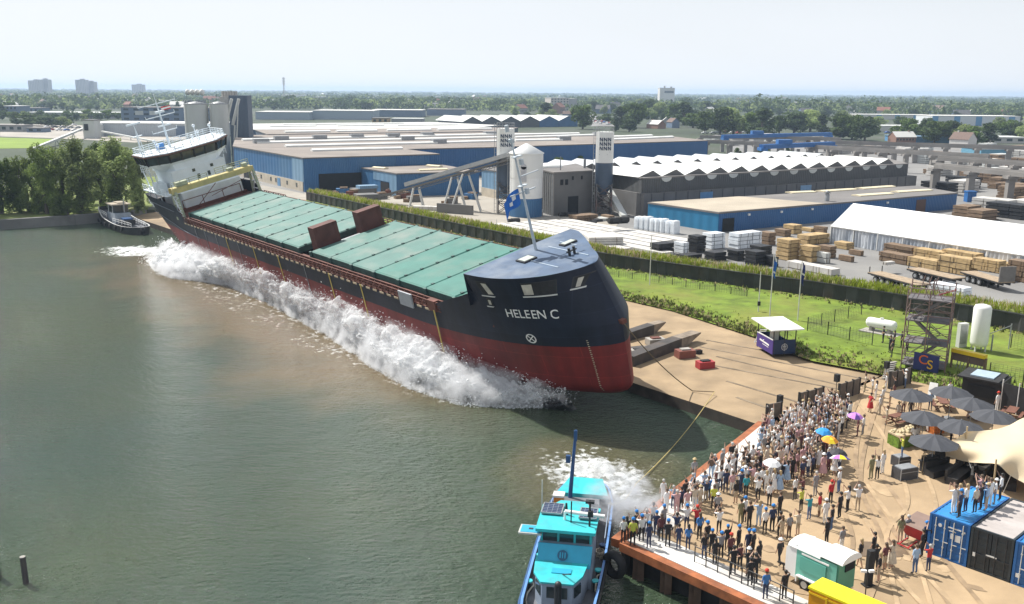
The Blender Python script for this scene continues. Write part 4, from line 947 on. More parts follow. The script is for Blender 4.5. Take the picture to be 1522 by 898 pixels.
mb = MB(); mb.box((p.x, p.y, (zt+2)/2), (27*k, 24*k, zt-2)); mb.build('tower_block', mat('tower_slate', (.075, .105, .15), .6, var=.1, scale=.2, ribs=1.2, rib_h=.03), t)
mb = MB(); q = atY(343, 148, p.y-6); q2 = atY(350, 206, p.y-13)
for s in (0, 1.4): mb.tube(atY(355-s, 147, p.y-6*k-8)+V((-s*1.6, 0, 0)), atY(346-s, 186, p.y-6*k-8)+V((-s*1.6, 0, 0)), .55, n=8)
mb.tube(atY(354, 152, p.y-10), atY(352, 205, p.y-10), .22, n=6); mb.tube(atY(349, 186, p.y-10), atY(347, 240, p.y-10), .3, n=6); mb.build('pipes', m_silog, t)
mb = MB(); mb.box((p.x-20*k, p.y+6, zt-3), (24*k, 10, 5)); 
for i in range(6): mb.tube((p.x-30*k+i*4*k, p.y+4, zt-.5), (p.x-30*k+i*4*k, p.y+4, zt+1.5), .5, n=6)
mb.build('head_house', mat('headhouse', (.42, .40, .37), .7, var=.15), t)
p = G(297, 243, 2); mb = MB(); q0 = atY(275, 135, p.y+60); 
t = thing('filter_unit', 'row of small white domed filters on a blue frame above the grey silos', 'filter unit', (q0.x, q0.y, 2), wc=True)
k = mpp(q0); zz = q0.z
mb.box((q0.x+14*k, q0.y, (zz+2)/2-2), (26*k, 6, zz-6)); mb.build('frame', m_silob, t)
mb = MB()
for i in range(4): mb.sphere((q0.x+(4+i*7)*k, q0.y, zz-.6), (3*k, 2.5, 1.3))
build_each(mb, 'filter_dome', m_whited, t)
# --- concrete mixing building
z0p = G(823.6, 321, 2); zt = zat(z0p, 823.6, 256)
mx, P = hall('mixing_building', 'grey block building with dark gateway between the white silos', 'building', [(804, 251.5), (823.6, 256), (882, 253), (856, 243)], zt, m_mgrey, m_roofg)
wallrect(mx, 'gate', P[1], P[2], .36, .62, 1.9, 6.0, m_void, .1)
for s in (.16, .28): wallrect(mx, 'window', P[1], P[2], s, s+.07, 8.6, 9.8, m_void, .1)
for s in (.45, .68): wallrect(mx, 'window', P[1], P[2], s, s+.04, 9.6, 10.4, m_void, .1)
mb = MB()
for i in range(7):
    q = P[0].lerp(P[1], .05+i*.15); mb.tube((q.x-.2, q.y-.3, 2), (q.x-.2, q.y-.3, zt-.5), .16, n=6)
mb.build('drain_pipes', m_greysteel, mx)
q = G(816, 248.5, zt); mb = MB(); mb.sphere((q.x, q.y, zt), (3.2, 2.2, 1.0), 14, 8); mb.build('roof_dome', m_sky, mx)
mb = MB(); q = G(833, 253, zt); mb.tube((q.x, q.y, zt), (q.x, q.y, zt+3), .12, n=6); q = G(869, 250, zt); mb.tube((q.x, q.y, zt), (q.x, q.y, zt+2), .3, n=8); mb.build('vent_pipe', m_door, mx)
# --- conveyor
A = G(556, 295, 3.0); B = atY(757, 237.5, G(757, 318, 2).y-1.5)
t = thing('conveyor', 'long grey covered conveyor rising on A-frame legs to the fat white silo', 'conveyor', (A.x, A.y, 2), wc=True)
mb = MB(); mb.beam(A, B, 1.9, .35, 1); d = B-A
mb.beam(A.lerp(B, .26)+V((0, 0, 1.1)), B+V((0, 0, 1.1)), 1.7, .9, 0)
for i in range(40): q = A.lerp(B, i/40); mb.beam(q+V((-.5, -.6, -.7)), q+V((.5, -.6, 0)), .12, .12, 1)
mb.beam(A+V((0, -.8, -.7)), B+V((0, -.8, -.7)), .14, .14, 1); mb.build('belt_gallery', [mat('gallery_grey', (.40, .41, .42), .5, var=.1), m_mgrey], t)
for s, w in ((.335, 1.6), (.62, 2.6), (.70, 3.4)):
    q = A.lerp(B, s); mb = MB(); dd = d.normalized(); 
    for a in (-1, 1):
        for b in (-1, 1): mb.tube(q+V((a*.6, b*.8, -.3)), V((q.x+a*w, q.y+b*1.4, 2)), .2, n=6)
    mb.build('leg', m_whited, t)
mb = MB(); mb.box((A.x-2, A.y, 3.0), (5, 4, 2.2), .4); mb.build('hopper', m_mgrey, t)
# --- dark sawtooth hall
z0p = G(956, 322, 2); zt = zat(z0p, 956, 264.5)
dk, P = hall('sawtooth_hall', 'long dark grey hall with rows of bright white ridged roof lights', 'hall', [(909, 257.5), (956, 264.5), (1350, 243), (1310, 233), (852, 242)], zt, m_dgrey, m_roofg, over=.1)
F0, F1 = P[1], P[2]; fd_ = (F1-F0).normalized(); fn_ = V((fd_.y, -fd_.x, 0)); LF = (F1-F0).length
mb = MB(); zl = 2+(zt-2)*.60
a, b = F0-fd_*.3+fn_*.9, F1+fd_*3+fn_*.9
mb.prism([(a.x, a.y), (b.x, b.y), (b.x-fn_.x*6, b.y-fn_.y*6), (a.x-fn_.x*1.2, a.y-fn_.y*1.2)], 1.95, zl); mb.build('lower_wall', m_mgrey, dk)
wallrect(dk, 'end_wall', P[0], P[1], .0, .99, 1.9, zl, m_mgrey, .5)
for i in range(26):
    s = (i+.5)/26; q = F0+fd_*(LF*s)+fn_*.93; mb = MB(); mb.box((q.x, q.y, (zl+2)/2), (.25, .12, zl-2), atan2(fd_.y, fd_.x)); mb.build('pilaster', m_dgrey, dk)
for s in (.195, .555): 
    q = F0+fd_*(LF*s)+fn_*.95; mb = MB(); mb.box((q.x, q.y, (zl+2)/2-.2), (LF*.042, .14, zl-2.6), atan2(fd_.y, fd_.x)); mb.build('sliding_door', m_bdoor if s < .5 else mat('door_pale_blue', (.20, .33, .48), .5), dk)
ya = atan2(fd_.y, fd_.x); bdir = -fn_
def ridge(base, w, l, h):
    e = [base, base+fd_*w, base+fd_*w+bdir*l, base+bdir*l]; r0, r1 = base+fd_*(w*.62)+V((0, 0, h)), base+fd_*(w*.62)+bdir*l+V((0, 0, h)); mb = MB()
    mb.add(e+[r0, r1], [(0, 3, 5, 4), (1, 4, 5, 2), (0, 4, 1), (3, 2, 5)]); return mb
NR_ = 13
depth = (P[4]-P[1]).dot(bdir)
for i in range(NR_):
    w = LF*.96/NR_; b0 = F0+fd_*(LF*.0+i*w)+bdir*1.6; b0.z = zt-.01
    rg = ridge(b0, w*.97, depth*.40, 1.35); rg.m[1:] = [0, 1, 1]; rg.build('roof_ridge', [m_sky, m_mgrey], dk)
    b1 = F0+fd_*(LF*.0+i*w)+bdir*(depth*.55); b1.z = zt-.01
    rg = ridge(b1, w*.97, depth*.36, 1.45); rg.m[1:] = [0, 1, 1]; rg.build('roof_ridge', [mat('skylight_grey', (.52, .54, .55), .4, var=.1), m_mgrey], dk)
    q = F0+fd_*(i*w+w*.98)+fn_*.06; mb = MB(); vs = []
    for kk in range(9): a = pi+pi*kk/8; vs.append(V((q.x, q.y, zt-.15))+fd_*(w*.22*cos(a))+V((0, 0, 1.0*sin(a))))
    mb.add(vs+[v-fn_*.1 for v in vs], [tuple(range(9))]); mb.build('scallop', m_silog, dk)
mb = MB(); q0 = F0-fd_*4+fn_*1; 
qa = atY(905, 283, F0.y+8); qb = atY(928, 316, F0.y-2); qb.z = 2.2
mb.beam(qa, qb, 1.4, .8); mb.beam(qa+V((-6, 0, -1.5)), qa+V((.5, 0, .4)), .5, .5); mb.build('chute', m_silog, dk)
# --- blue low hall with beige roof
z0p = G(1069.6, 345.6, 2); zt = zat(z0p, 1069.6, 316)
lb, P = hall('low_hall', 'low bright blue hall with half beige half dark flat roof by the wrapped goods', 'hall', [(964, 300.6), (1069.6, 315.8), (1423, 286.5), (1361, 276)], zt, m_blue2, m_roofg)
wallrect(lb, 'end_wall', P[0], P[1], .0, .995, 1.9, zt-.32, m_teal, .1)
Q = [P[0].lerp(P[1], .02), P[0].lerp(P[1], .985), P[1].lerp(P[2], .40), P[0].lerp(P[3], .30)]
mb = MB(); mb.prism(ground_poly(Q), zt, zt+.06); mb.build('beige_roofing', m_roofb, lb)
for a, b in (((1172, 287), (1208, 285.5)), ((1218, 285), (1268, 281.8)), ((1272, 291.5), (1322, 288)), ((1277, 281), (1325, 277.5)), ((1330, 286), (1380, 283))): strip(lb, 'roof_light', a, b, zt, 2.6, .35, mat('skylight_cream', (.66, .58, .40), .5))
q = G(1229, 299, zt); mb = MB(); mb.lathe((q.x, q.y, 0), [(.5, zt), (.5, zt+1.4), (.3, zt+1.7), (.75, zt+1.75), (.1, zt+2.3)], 12); mb.build('roof_fan', m_greysteel, lb)
wallrect(lb, 'gate', P[1], P[2], .012, .052, 1.9, 4.6, m_void, .1); wallrect(lb, 'gate', P[1], P[2], .80, .845, 1.9, 5.0, mat('gate_brown', (.10, .055, .04), .7), .1)
for s in (.1, .22, .34, .5, .66): wallrect(lb, 'wall_lamp', P[1], P[2], s, s+.006, zt-1.1, zt-.7, m_white, .3)
LBd = (P[2]-P[1]).normalized(); YAW = atan2(LBd.y, LBd.x)
# --- marquee
E0, E1 = G(1236, 335, 5.2), G(1540, 381, 5.2); ed = (E1-E0).normalized(); en = V((-ed.y, ed.x, 0)); en = en if en.y > 0 else -en
# ridge: intersect the view of its left end with the vertical plane through the middle of the gable
r0 = G(1287.5, 304.7, 8.9); half = (r0-E0).dot(en)
half = max(5., half); L_ = (E1-E0).length+12
t = thing('marquee', 'long white marquee with curtained clear side walls beside the lumber stacks', 'marquee', (E0.x, E0.y, 2), wc=True)
def mq(u, w, z): p = E0+ed*u+en*w; return V((p.x, p.y, z))
zr = 8.9
mb = MB()
for w0, z0_, w1, z1_ in ((-.25, 5.1, half, zr), (half*2+.25, 5.1, half, zr)):
    n = 12
    for i in range(n):
        u0, u1 = L_*i/n, L_*(i+1)/n; mb.quad(mq(u0, w0, z0_), mq(u1, w0, z0_), mq(u1, w1, z1_), mq(u0, w1, z1_))
for u in (0, L_): mb.add([mq(u, 0, 5.1), mq(u, 2*half, 5.1), mq(u, half, zr)], [(0, 1, 2)])
mb.build('canopy', mat('marquee_pvc', (.80, .80, .79), .5, var=.02, scale=.2), t)
m_curt, nt, b, N, L = nodes('clear_curtain'); MATS['clear_curtain'] = m_curt
L.new(mixrgb(nt, noise_fac(nt, .8, 4, .35, .65, stretch=(1, 1, .12)), (.30, .34, .40), (.66, .69, .73)), b.inputs['Base Color']); b.inputs['Roughness'].default_value = .3
def curtain(u0, u1):
    mb = MB(); n = int((u1-u0)/.22); vs = []
    for i in range(n+1):
        u = u0+(u1-u0)*i/n
        for z in (2.0, 3.2, 5.05): vs.append(mq(u, .12*sin(u*9)+.10*noise.noise(V((u*2.2, z*.3, 0)))*(2 if z < 4 else .5), z))
    mb.add(vs, [(3*i+k, 3*i+3+k, 3*i+4+k, 3*i+1+k) for i in range(n) for k in range(2)], 0, True); return mb
nb = int(L_/5)
for i in range(nb): curtain(i*5+.1, i*5+4.9).build('curtain', m_curt, t)
for i in range(nb+1):
    mb = MB(); p, q = mq(i*5, -.1, 2), mq(i*5, -.1, 5.15); mb.beam(p, q, .16, .16); mb.beam(mq(i*5, -.12, 5.0), mq(i*5+(5 if i < nb else .1), -.12, 5.0), .1, .2); mb.build('frame_post', m_white, t)
# gable end curtain
mb = MB(); mb.quad(mq(0, 0, 2), mq(0, 2*half, 2), mq(0, 2*half, 5.1), mq(0, 0, 5.1)); mb.build('gable_curtain', m_curt, t)
MQ = (E0, ed, en)
# ================================================================== YARD GOODS
def bbox_place(xl, xr, yt, yb, yaw, D):
    P = G((xl+xr)/2, yb-1, 2); k = mpp(P); c_, s_ = abs(cos(yaw)), abs(sin(yaw))
    w = max(.8, ((xr-xl)*k-D*s_)/max(.3, c_)); h = max(.5, (yb-yt)*k-(D*c_+w*s_*.0)*.15)
    c = P+V((0, 0, 0))+V((-sin(yaw), cos(yaw), 0))*(D/2)*(1 if cos(yaw) > 0 else -1)
    return V((c.x, c.y, 2)), w, h
def stack(bb, lab, mt, name='lumber_stack', cat='lumber stack', group='lumber stacks in the yard', yaw=None, D=2.6, lay=None, cols=None, over=None, part='pack'):
    yaw = YAW if yaw is None else yaw
    c, w, h = bbox_place(*bb, yaw, D); n = lay or max(1, round(h/.75)); m_ = cols or max(1, round(w/2.6)); t = thing(name, lab, cat, c, yaw, group)
    for i in range(n):
        for j in range(m_):
            hh = h/n; jx = random.uniform(-.06, .06); jy = random.uniform(-.10, .10); ww = w/m_
            mb = MB(); x = -w/2+ww*(j+.5)+jx
            mb.box((x, jy, hh*i+hh*.53), (ww*.965, D*random.uniform(.94, 1), hh*.86), 0, 0)
            for k in range(3): mb.box((x, -D*.33+k*D*.33+jy, hh*i+hh*.06), (ww*.9, .1, hh*.12), 0, 1)
            for k in (-.3, .3):
                mb.box((x+k*ww, jy, hh*i+hh*.53), (.05, D*1.004, hh*.875), 0, 1)
            mb.build(part, [mt, over or m_woodd], t)
    return t
# wrapped goods along the blue hall
a, b = G(949, 339.5, 2), G(1003, 347.5, 2)
for i in range(8):
    p = a.lerp(b, i/7); hh = 2.35+.12*((i*7) % 3); mb = MB(); yw = atan2((b-a).y, (b-a).x); w = (b-a).length/8.2
    vs = []; 
    for z, s in ((0, .96), (.3, 1), (hh*.8, .99), (hh, .9)):
        for k in range(12): an_ = 2*pi*k/12; e = (abs(cos(an_))**.35*(1 if cos(an_) > 0 else -1), abs(sin(an_))**.35*(1 if sin(an_) > 0 else -1)); vs.append((e[0]*w/2*s*(1+.03*sin(k*5+i+z*3)), e[1]*.95*s*(1+.03*cos(k*3+i)), z))
    mb.add(vs, [(r*12+k, r*12+(k+1) % 12, (r+1)*12+(k+1) % 12, (r+1)*12+k) for r in range(3) for k in range(12)]+[tuple(range(36, 48))])
    t = thing('wrapped_pallet', ['white wrapped pallet at the far left end of the row against the blue hall', 'white wrapped pallet standing in the middle of the row against the blue hall', 'white wrapped pallet at the right end of the row against the blue hall'][0 if i == 0 else 2 if i == 7 else 1], 'wrapped pallet', (p.x, p.y, 2), yw, 'white wrapped pallets against the blue hall')
    mb.build('wrapping', m_wrap, t); mb = MB(); mb.box((0, 0, hh+.03), (w*.6, 1.1, .1)); mb.build('cap_sheet', m_white, t)
gw = 'wrapped and black pallet stacks'
for bb, lab, wht, ly in (
    ((1050, 1085, 345, 371), 'white wrapped stack four layers high beside the tall black stack', 1, 4), ((1088, 1141, 344, 370), 'broadest white wrapped stack with dark slots in its layers', 1, 4),
    ((1029, 1056, 349, 377), 'tall black pallet stack between two white wrapped stacks', 0, 5), ((972, 1009, 360, 379), 'black pallet stack at the left end of the yard goods', 0, 2),
    ((1009, 1030, 359, 378), 'small white wrapped stack right of the leftmost black stack', 1, 3), ((1054, 1087, 373, 389), 'low black pallet stack in front of the white four-layer stack', 0, 2),
    ((1089, 1114, 371, 389), 'low black pallet stack in front of the broad white stack', 0, 3), ((1115, 1147, 372, 396), 'biggest black pallet stack at the front by the grass berm', 0, 4),
    ((1122, 1155, 364, 380), 'long flat black pallet stack behind the biggest front one', 0, 3), ((1147, 1162, 380, 398), 'narrow black pallet stack left of the lumber', 0, 3), ((1012, 1052, 377, 386), 'very low black pallets behind the grass of the berm', 0, 1)):
    stack(bb, lab, m_wrap if wht else m_pal, 'goods_stack', 'pallet stack', gw, D=2.4, lay=ly, over=m_pal)
for bb, lab, mt in (
    ((1162, 1197, 354, 388), 'tall fresh lumber stack nearest the black pallets', m_wood), ((1197, 1226, 364, 391), 'square fresh lumber stack at the front right of the tall one', m_wood), ((1190, 1243, 347, 364), 'wide fresh lumber stack behind the two tall front stacks', m_wood),
    ((1225, 1250, 364, 385), 'grey weathered lumber stack right of the square fresh one', m_woodd), ((1135, 1160, 344, 366), 'brown lumber stack right behind the broad white wrapped stack', m_woodd), ((1160, 1183, 340, 353), 'brown lumber stack against the dark blue hall wall', m_woodd),
    ((1172, 1199, 333, 349), 'yellowish lumber stack highest against the blue hall wall', m_wood), ((1200, 1218, 338, 346), 'low yellowish lumber stack behind the wide stack', m_wood), ((1218, 1236, 336, 348), 'dark lumber stack touching the corner of the marquee', m_woodd),
    ((1220, 1242, 374, 393), 'pale grey bundle stack in front of the weathered stack', m_silog), ((1258, 1275, 379, 391), 'small brown stack standing alone on the asphalt', m_woodd), ((1274, 1291, 371, 382), 'low brown log bundle by the marquee curtains', m_woodd),
    ((1250, 1277, 359, 372), 'fresh lumber stack before the marquee corner', m_wood), ((1243, 1269, 351, 360), 'brown low lumber stack directly below the marquee eave corner', m_woodd)):
    stack(bb, lab, mt)
MY = atan2(MQ[1].y, MQ[1].x)
for bb, lab, mt in (
    ((1311, 1354, 364, 384), 'back lumber row by the marquee, left half', m_woodd), ((1355, 1398, 371, 392), 'back lumber row by the marquee, right half', m_wood), ((1304, 1347, 376, 392), 'front lumber row by the marquee, left half', m_woodd),
    ((1347, 1391, 384, 400), 'front lumber row by the marquee, right half', m_wood), ((1391, 1438, 381, 408), 'tallest fresh lumber block in front of the marquee', m_wood), ((1399, 1446, 373, 398), 'fresh lumber block directly behind the tallest one', m_wood),
    ((1446, 1496, 387, 406), 'fresh lumber block behind the loaded trailer', m_wood), ((1495, 1540, 388, 421), 'dark brown lumber block at the right edge of the photo by the marquee', m_woodd)):
    stack(bb, lab, mt, yaw=MY, D=2.2)
# flatbed trailers
def trailer(a, b, lab, head=False, load=None):
    A, B = G(*a, 2), G(*b, 2); d = (B-A); d.z = 0; L_ = d.length; yw = atan2(d.y, d.x)
    t = thing('flatbed_trailer', lab, 'trailer', A, yw, 'flatbed trailers in the yard')
    mb = MB(); mb.box((L_/2, 0, 1.25), (L_, 2.5, .16), 0, 0)
    for s in (-1, 1): mb.box((L_/2, s*.55, 1.0), (L_, .18, .4), 0, 1); mb.box((L_/2, s*1.22, 1.15), (L_, .08, .2), 0, 1)
    mb.build('bed', [mat('deck_planks', (.33, .25, .17), .85, var=.25, scale=2), m_black], t)
    for i in range(3):
        for s in (-1, 1):
            mb = MB(); mb.tube((1.6+i*1.25, s*1.2, .5), (1.6+i*1.25, s*.85, .5), .5, n=14); mb.tube((1.6+i*1.25, s*1.215, .5), (1.6+i*1.25, s*1.19, .5), .26, n=10, mi=1); mb.build('wheel', [m_blackm, m_greysteel], t)
    for s in (-1, 1): mb = MB(); mb.box((L_-2.6, s*.8, .55), (.2, .2, 1.1)); mb.build('landing_leg', m_black, t)
    if head: mb = MB(); mb.box((L_-.1, 0, 2.35), (.18, 2.5, 2.2)); mb.build('headboard', mat('headboard_grey', (.17, .155, .14), .7, var=.15), t)
    else:
        mb = MB()
        for s in (-1, 1): mb.box((.2, s*1.1, 1.7), (.1, .1, .9))
        build_each(mb, 'stake', m_black, t)
    return t
trailer((1299, 417), (1372, 437), 'empty dark flatbed trailer nearest the grass berm, left of the scaffold tower')
trailer((1356, 411), (1424, 427), 'empty plank flatbed trailer in front of the tallest lumber block')
trailer((1437, 416), (1495, 433), 'flatbed trailer with grey headboard carrying cut lumber', True)
stack((1441, 1481, 398, 416), 'fresh lumber load lying on the flatbed trailer with headboard', m_wood, yaw=MY, D=2.0, lay=3)
bpy.data.objects[[o.name for o in bpy.data.objects if o.name.startswith('lumber_stack')][-1]].location.z = 3.33
for bb, lab in (((1382, 1430, 423, 437), 'white wrapped bundle lying behind the scaffold tower'), ((1394, 1416, 414, 423), 'short white wrapped bundle beside the plank flatbed trailer'), ((1304, 1322, 403, 408), 'short pale beam bundle on the empty flatbed trailer'), ((1170, 1232, 393, 405), 'flat pile of pale planks right behind the grass berm')):
    stack(bb, lab, m_precast if 'wrapped' not in lab else m_wrap, 'bundle', 'bundle', 'pale bundles in the yard', yaw=MY, D=2.0, lay=1 if bb[3]-bb[2] < 13 else 2)
o = [o for o in bpy.data.objects if o.get('label', '').startswith('short pale beam')][0]; o.location.z = 3.3
# pale precast planks in long rows left of the bow
wd = (W0[2]-W0[1]).normalized(); wn_ = V((-wd.y, wd.x, 0)); wn_ = wn_ if wn_.y > 0 else -wn_
base = G(706, 343, 2)
for i in range(9):
    off = i*3.1; L_ = 44-abs(i-4)*2.2-(i % 2)*4; p = G(716, 338, 2)+wn_*(off-6)+wd*(i*.5-1); yw = atan2(wd.y, wd.x)
    t = thing('precast_row', 'row of pale precast planks lying on the paving near the fat white silo' if 0 < i < 8 else ('precast plank row closest to the flood wall' if i == 0 else 'precast plank row closest to the mixing building'), 'concrete planks', (p.x, p.y, 2), yw, 'rows of pale precast planks')
    n = 4
    for j in range(n):
        mb = MB(); mb.box(((j+.5)*L_/n, random.uniform(-.15, .15), .42), (L_/n*.97, 2.5, .5)); 
        for k in (-.3, .3): mb.box(((j+.5+k)*L_/n, 0, .08), (.2, 2.3, .16), 0, 1)
        mb.build('plank', [m_precast, m_woodd], t)
for bb, lab in (((870, 932, 346, 371), 'high stack of pale precast planks right of the ship bow'), ((818, 858, 338, 350), 'middle stack of pale precast planks behind the blue bow deck'), ((880, 905, 371, 377), 'low dark stack under the pale precast planks by the bow')):
    stack(bb, lab, m_precast if 'pale' in lab[:30] else m_pal, 'plank_stack', 'concrete planks', 'stacks of precast planks', yaw=YAW*.3, D=6, lay=5 if 'high' in lab else 2, cols=1)
for i, (px, py) in enumerate(((760, 331), (874, 333), (883, 330), (872, 340), (908, 348), (921, 347), (835, 322), (845, 322))):
    p = G(px, py, 2); mb = MB(); h = 2.0 if i in (1, 2, 3) else 3.3 if i in (4, 5) else 2.3
    if i in (4, 5): h = 4.6
    mb.tube((p.x, p.y, h-.0), (p.x+1.6, p.y+.8, h), .62, n=12); mb.tube((p.x-.6, p.y-.3, h+.05), (p.x+1, p.y+.5, h+.05), .5, n=12)
    for k in range(3): mb.box((p.x+.5, p.y+.2, h-.5+(k-1)*.0), (1.8, 1.0, .3), .4)
    tag(mb.build('tyre_bundle', m_blackm), 'dark bundle of tyres and dunnage lying on the precast planks', 'tyre bundle', 'dark bundles on the precast planks')
for bb, lab in (((850, 896, 318, 331), 'row of dark brown block pallets by the mixing building gate'), ((900, 920, 319, 329), 'short dark brown block pallet row below the right logo silo'), ((800, 811, 309, 322), 'two pale tanks stacked beside the blue silo base'), ((880, 917, 323, 330), 'grey gravel bay wall beside the dark block pallets')):
    stack(bb, lab, m_woodd if 'brown' in lab else m_silog, 'block_pallet', 'block pallet', 'pallets near the mixing building', D=3, lay=2)
mb = MB(); p = G(650, 316, 2); q = G(703, 320, 2); mb.beam(p+V((0, 0, 1)), q+V((0, 0, 1)), .5, 2.2); tag(mb.build('bay_wall', m_mgrey), 'low brown bay wall below the conveyor legs', 'wall')
stack((610, 655, 306, 314), 'long white beam stack under the conveyor beyond the grass', m_precast, 'plank_stack', 'concrete planks', 'stacks of precast planks', yaw=-.2, D=2, lay=1)
for i, (px, py, col) in enumerate(((565, 296, 0), (580, 290, 1), (600, 295, 1), (615, 300, 0), (672, 303, 0), (700, 296, 2), (509, 288, 2), (524, 292, 1))):
    p = G(px, py, 2); mb = MB(); mb.box((p.x, p.y, 2.7), (3.2, 2, 1.4), .5+i); mb.box((p.x+.4, p.y, 3.5), (2, 1.6, .5), .5+i, 1); mb.box((p.x-1.5, p.y-1, 2.4), (1.6, 1.4, .8), i, 1)
    tag(mb.build('equipment_crate', [[m_mgrey, m_prim, m_blue][col], m_woodd]), ['grey equipment crate pile on the paving near the conveyor', 'rust brown equipment crate pile near the blue annex', 'blue equipment crate pile on the paving'][col], 'crate', 'crate piles near the conveyor')
# ---- right hand precast yard: crane runways on columns, overhead cranes, rows of goods
def runway(pa, pb, z, n, lab, w=1.0, sx=1.0):
    A, B = G(*pa, z), G(*pb, z); t = thing('crane_runway', lab, 'crane runway', (A.x, A.y, 2), 0, 'concrete crane runways', wc=True)
    mb = MB(); mb.beam(A, B, w, 1.1); mb.beam(A+V((0, 0, .75)), B+V((0, 0, .75)), w*.4, .4); mb.build('runway_beam', mat('runway_concrete', (.25, .235, .22), .85, var=.2, scale=.3, dirt=(.13, .12, .11), dirt_amt=.6, dirt_scale=.15), t)
    for i in range(n):
        p = A.lerp(B, i/(n-1)); mb = MB(); mb.box((p.x, p.y, (z+1.5)/2), (w*1.1*sx, w*1.1*sx, z-2.2)); mb.box((p.x, p.y, z-.9), (w*1.9*sx, w*1.9*sx, .7)); mb.build('column', MATS['runway_concrete'], t)
    return t
runway((1391, 247), (1640, 272), 9.5, 5, 'nearest heavy concrete crane runway on thick columns at the right edge', 1.5)
runway((1395, 236), (1640, 252), 9.5, 5, 'second concrete crane runway just behind the nearest one', 1.4)
runway((1206, 219), (1470, 233.5), 9.0, 8, 'middle concrete crane runway beyond the ridged roof hall', 1.3)
runway((1232, 212), (1600, 223), 9.0, 9, 'long concrete crane runway crossing the right yard', 1.3)
runway((1050, 211), (1330, 222), 8.5, 8, 'crane runway starting behind the end of the huge blue warehouse', 1.3)
runway((1040, 204), (1250, 207.5), 8.5, 7, 'far crane runway under the tree row', 1.3)
for a, b, lab in (((1075, 203.5), (1236, 199.5), 'long bright blue overhead crane beam farther back near the trees'), ((1133, 218.5), (1240, 214), 'shorter bright blue overhead crane beam nearer the ridged roof hall')):
    A, B = G(*a, 10), G(*b, 10); t = thing('overhead_crane', lab, 'overhead crane', (A.x, A.y, 2), 0, 'blue overhead cranes', wc=True)
    mc = mat('crane_blue', (.02, .12, .34), .5, var=.12)
    for o_ in (0, 3): mb = MB(); mb.beam(A+V((0, o_, 0)), B+V((0, o_, 0)), .9, 1.5); mb.build('girder', mc, t)
    for s in (.02, .98): mb = MB(); q = A.lerp(B, s); mb.box((q.x, q.y+1.5, q.z-.9), (2.4, 6, 1.0)); mb.build('end_carriage', mc, t)
    mb = MB(); q = A.lerp(B, .3); mb.box((q.x, q.y+1.5, q.z+1.4), (5, 4, 1.6)); mb.build('trolley', mc, t)
    for s in (.05, .5, .95): mb = MB(); q = A.lerp(B, s); mb.box((q.x, q.y+1, (q.z+.6)/2), (1, 1, q.z-3.4)); mb.build('column', MATS['runway_concrete'], t)
rng = random.Random(3); cnt = 0; placed = []
protos = {}
for key, mt in (('pale', m_precast), ('brown', m_woodd), ('dark', m_pal), ('grey', m_silog)):
    for v_ in range(3):
        t = thing('goods_stack', 'x', 'yard stack'); nl = 2+v_
        for l in range(nl):
            mb = MB()
            for kx in range(3-v_ % 2): mb.box((kx*2.9-2.9, rng.uniform(-.2, .2), l*.8+.45), (2.7, 2.6+v_, .66), 0, 0)
            mb.box((-.3, 0, l*.8+.06), (7, 2.2, .1), 0, 1); mb.build('layer', [mt, m_woodd], t)
        protos[key, v_] = (t, [False])
lab_ = {'pale': 'pale concrete goods stacked in the open yard under the crane runways', 'brown': 'brown lumber stacked in the open yard under the crane runways', 'dark': 'dark goods stacked in the open yard under the crane runways', 'grey': 'grey concrete goods stacked in the open yard under the crane runways'}
for _ in range(1500):
    px = rng.uniform(1050, 1560); lo = 222 if px > 1230 else 212; hi = 330 if px > 1440 else 290 if px > 1385 else 247-(1370-px)*.05 if px > 1365 else 232-(1330-px)*.05
    if px < 1365: hi = min(hi, 240); 
    if px < 1240: lo, hi = 206, 216
    if lo >= hi: continue
    py = rng.uniform(lo, hi)
    if px < 1080 and py > 212: continue
    P = G(px, py, 2)
    if any((P-q).length < 7.5 for q in placed) or cnt > 120: continue
    if 1400 < px < 1440 and py > 285: continue
    placed.append(P); cnt += 1
    key = rng.choice(['pale', 'pale', 'grey', 'brown']) if py < 262 else rng.choice(['brown', 'brown', 'dark', 'pale'])
    v_ = rng.randrange(3); t, used = protos[key, v_]; yw = YAW+rng.choice((0, pi/2, 0))+rng.uniform(-.05, .05)
    if not used[0]: t.location = (P.x, P.y, 2); t.rotation_euler = (0, 0, yw); t['label'] = lab_[key]; t['group'] = key+' goods stacks in the open yard'; used[0] = True
    else: dup(t, (P.x, P.y, 2), yw, lab_[key], key+' goods stacks in the open yard')
for k, (t, used) in protos.items():
    if not used[0]:
        for c in list(t.children): bpy.data.objects.remove(c)
        bpy.data.objects.remove(t)
p = G(1441, 300, 2); mb = MB(); mb.box((p.x, p.y, 3.2), (2.2, 2, 2.4)); mb.box((p.x, p.y, 4.6), (2.4, 2.2, .3)); mb.box((p.x, p.y-1.05, 3.2), (.1, .1, 2.2)); tag(mb.build('skip_cabinet', MATS['crane_blue']), 'small bright blue cabinet by a runway column at the right', 'cabinet')
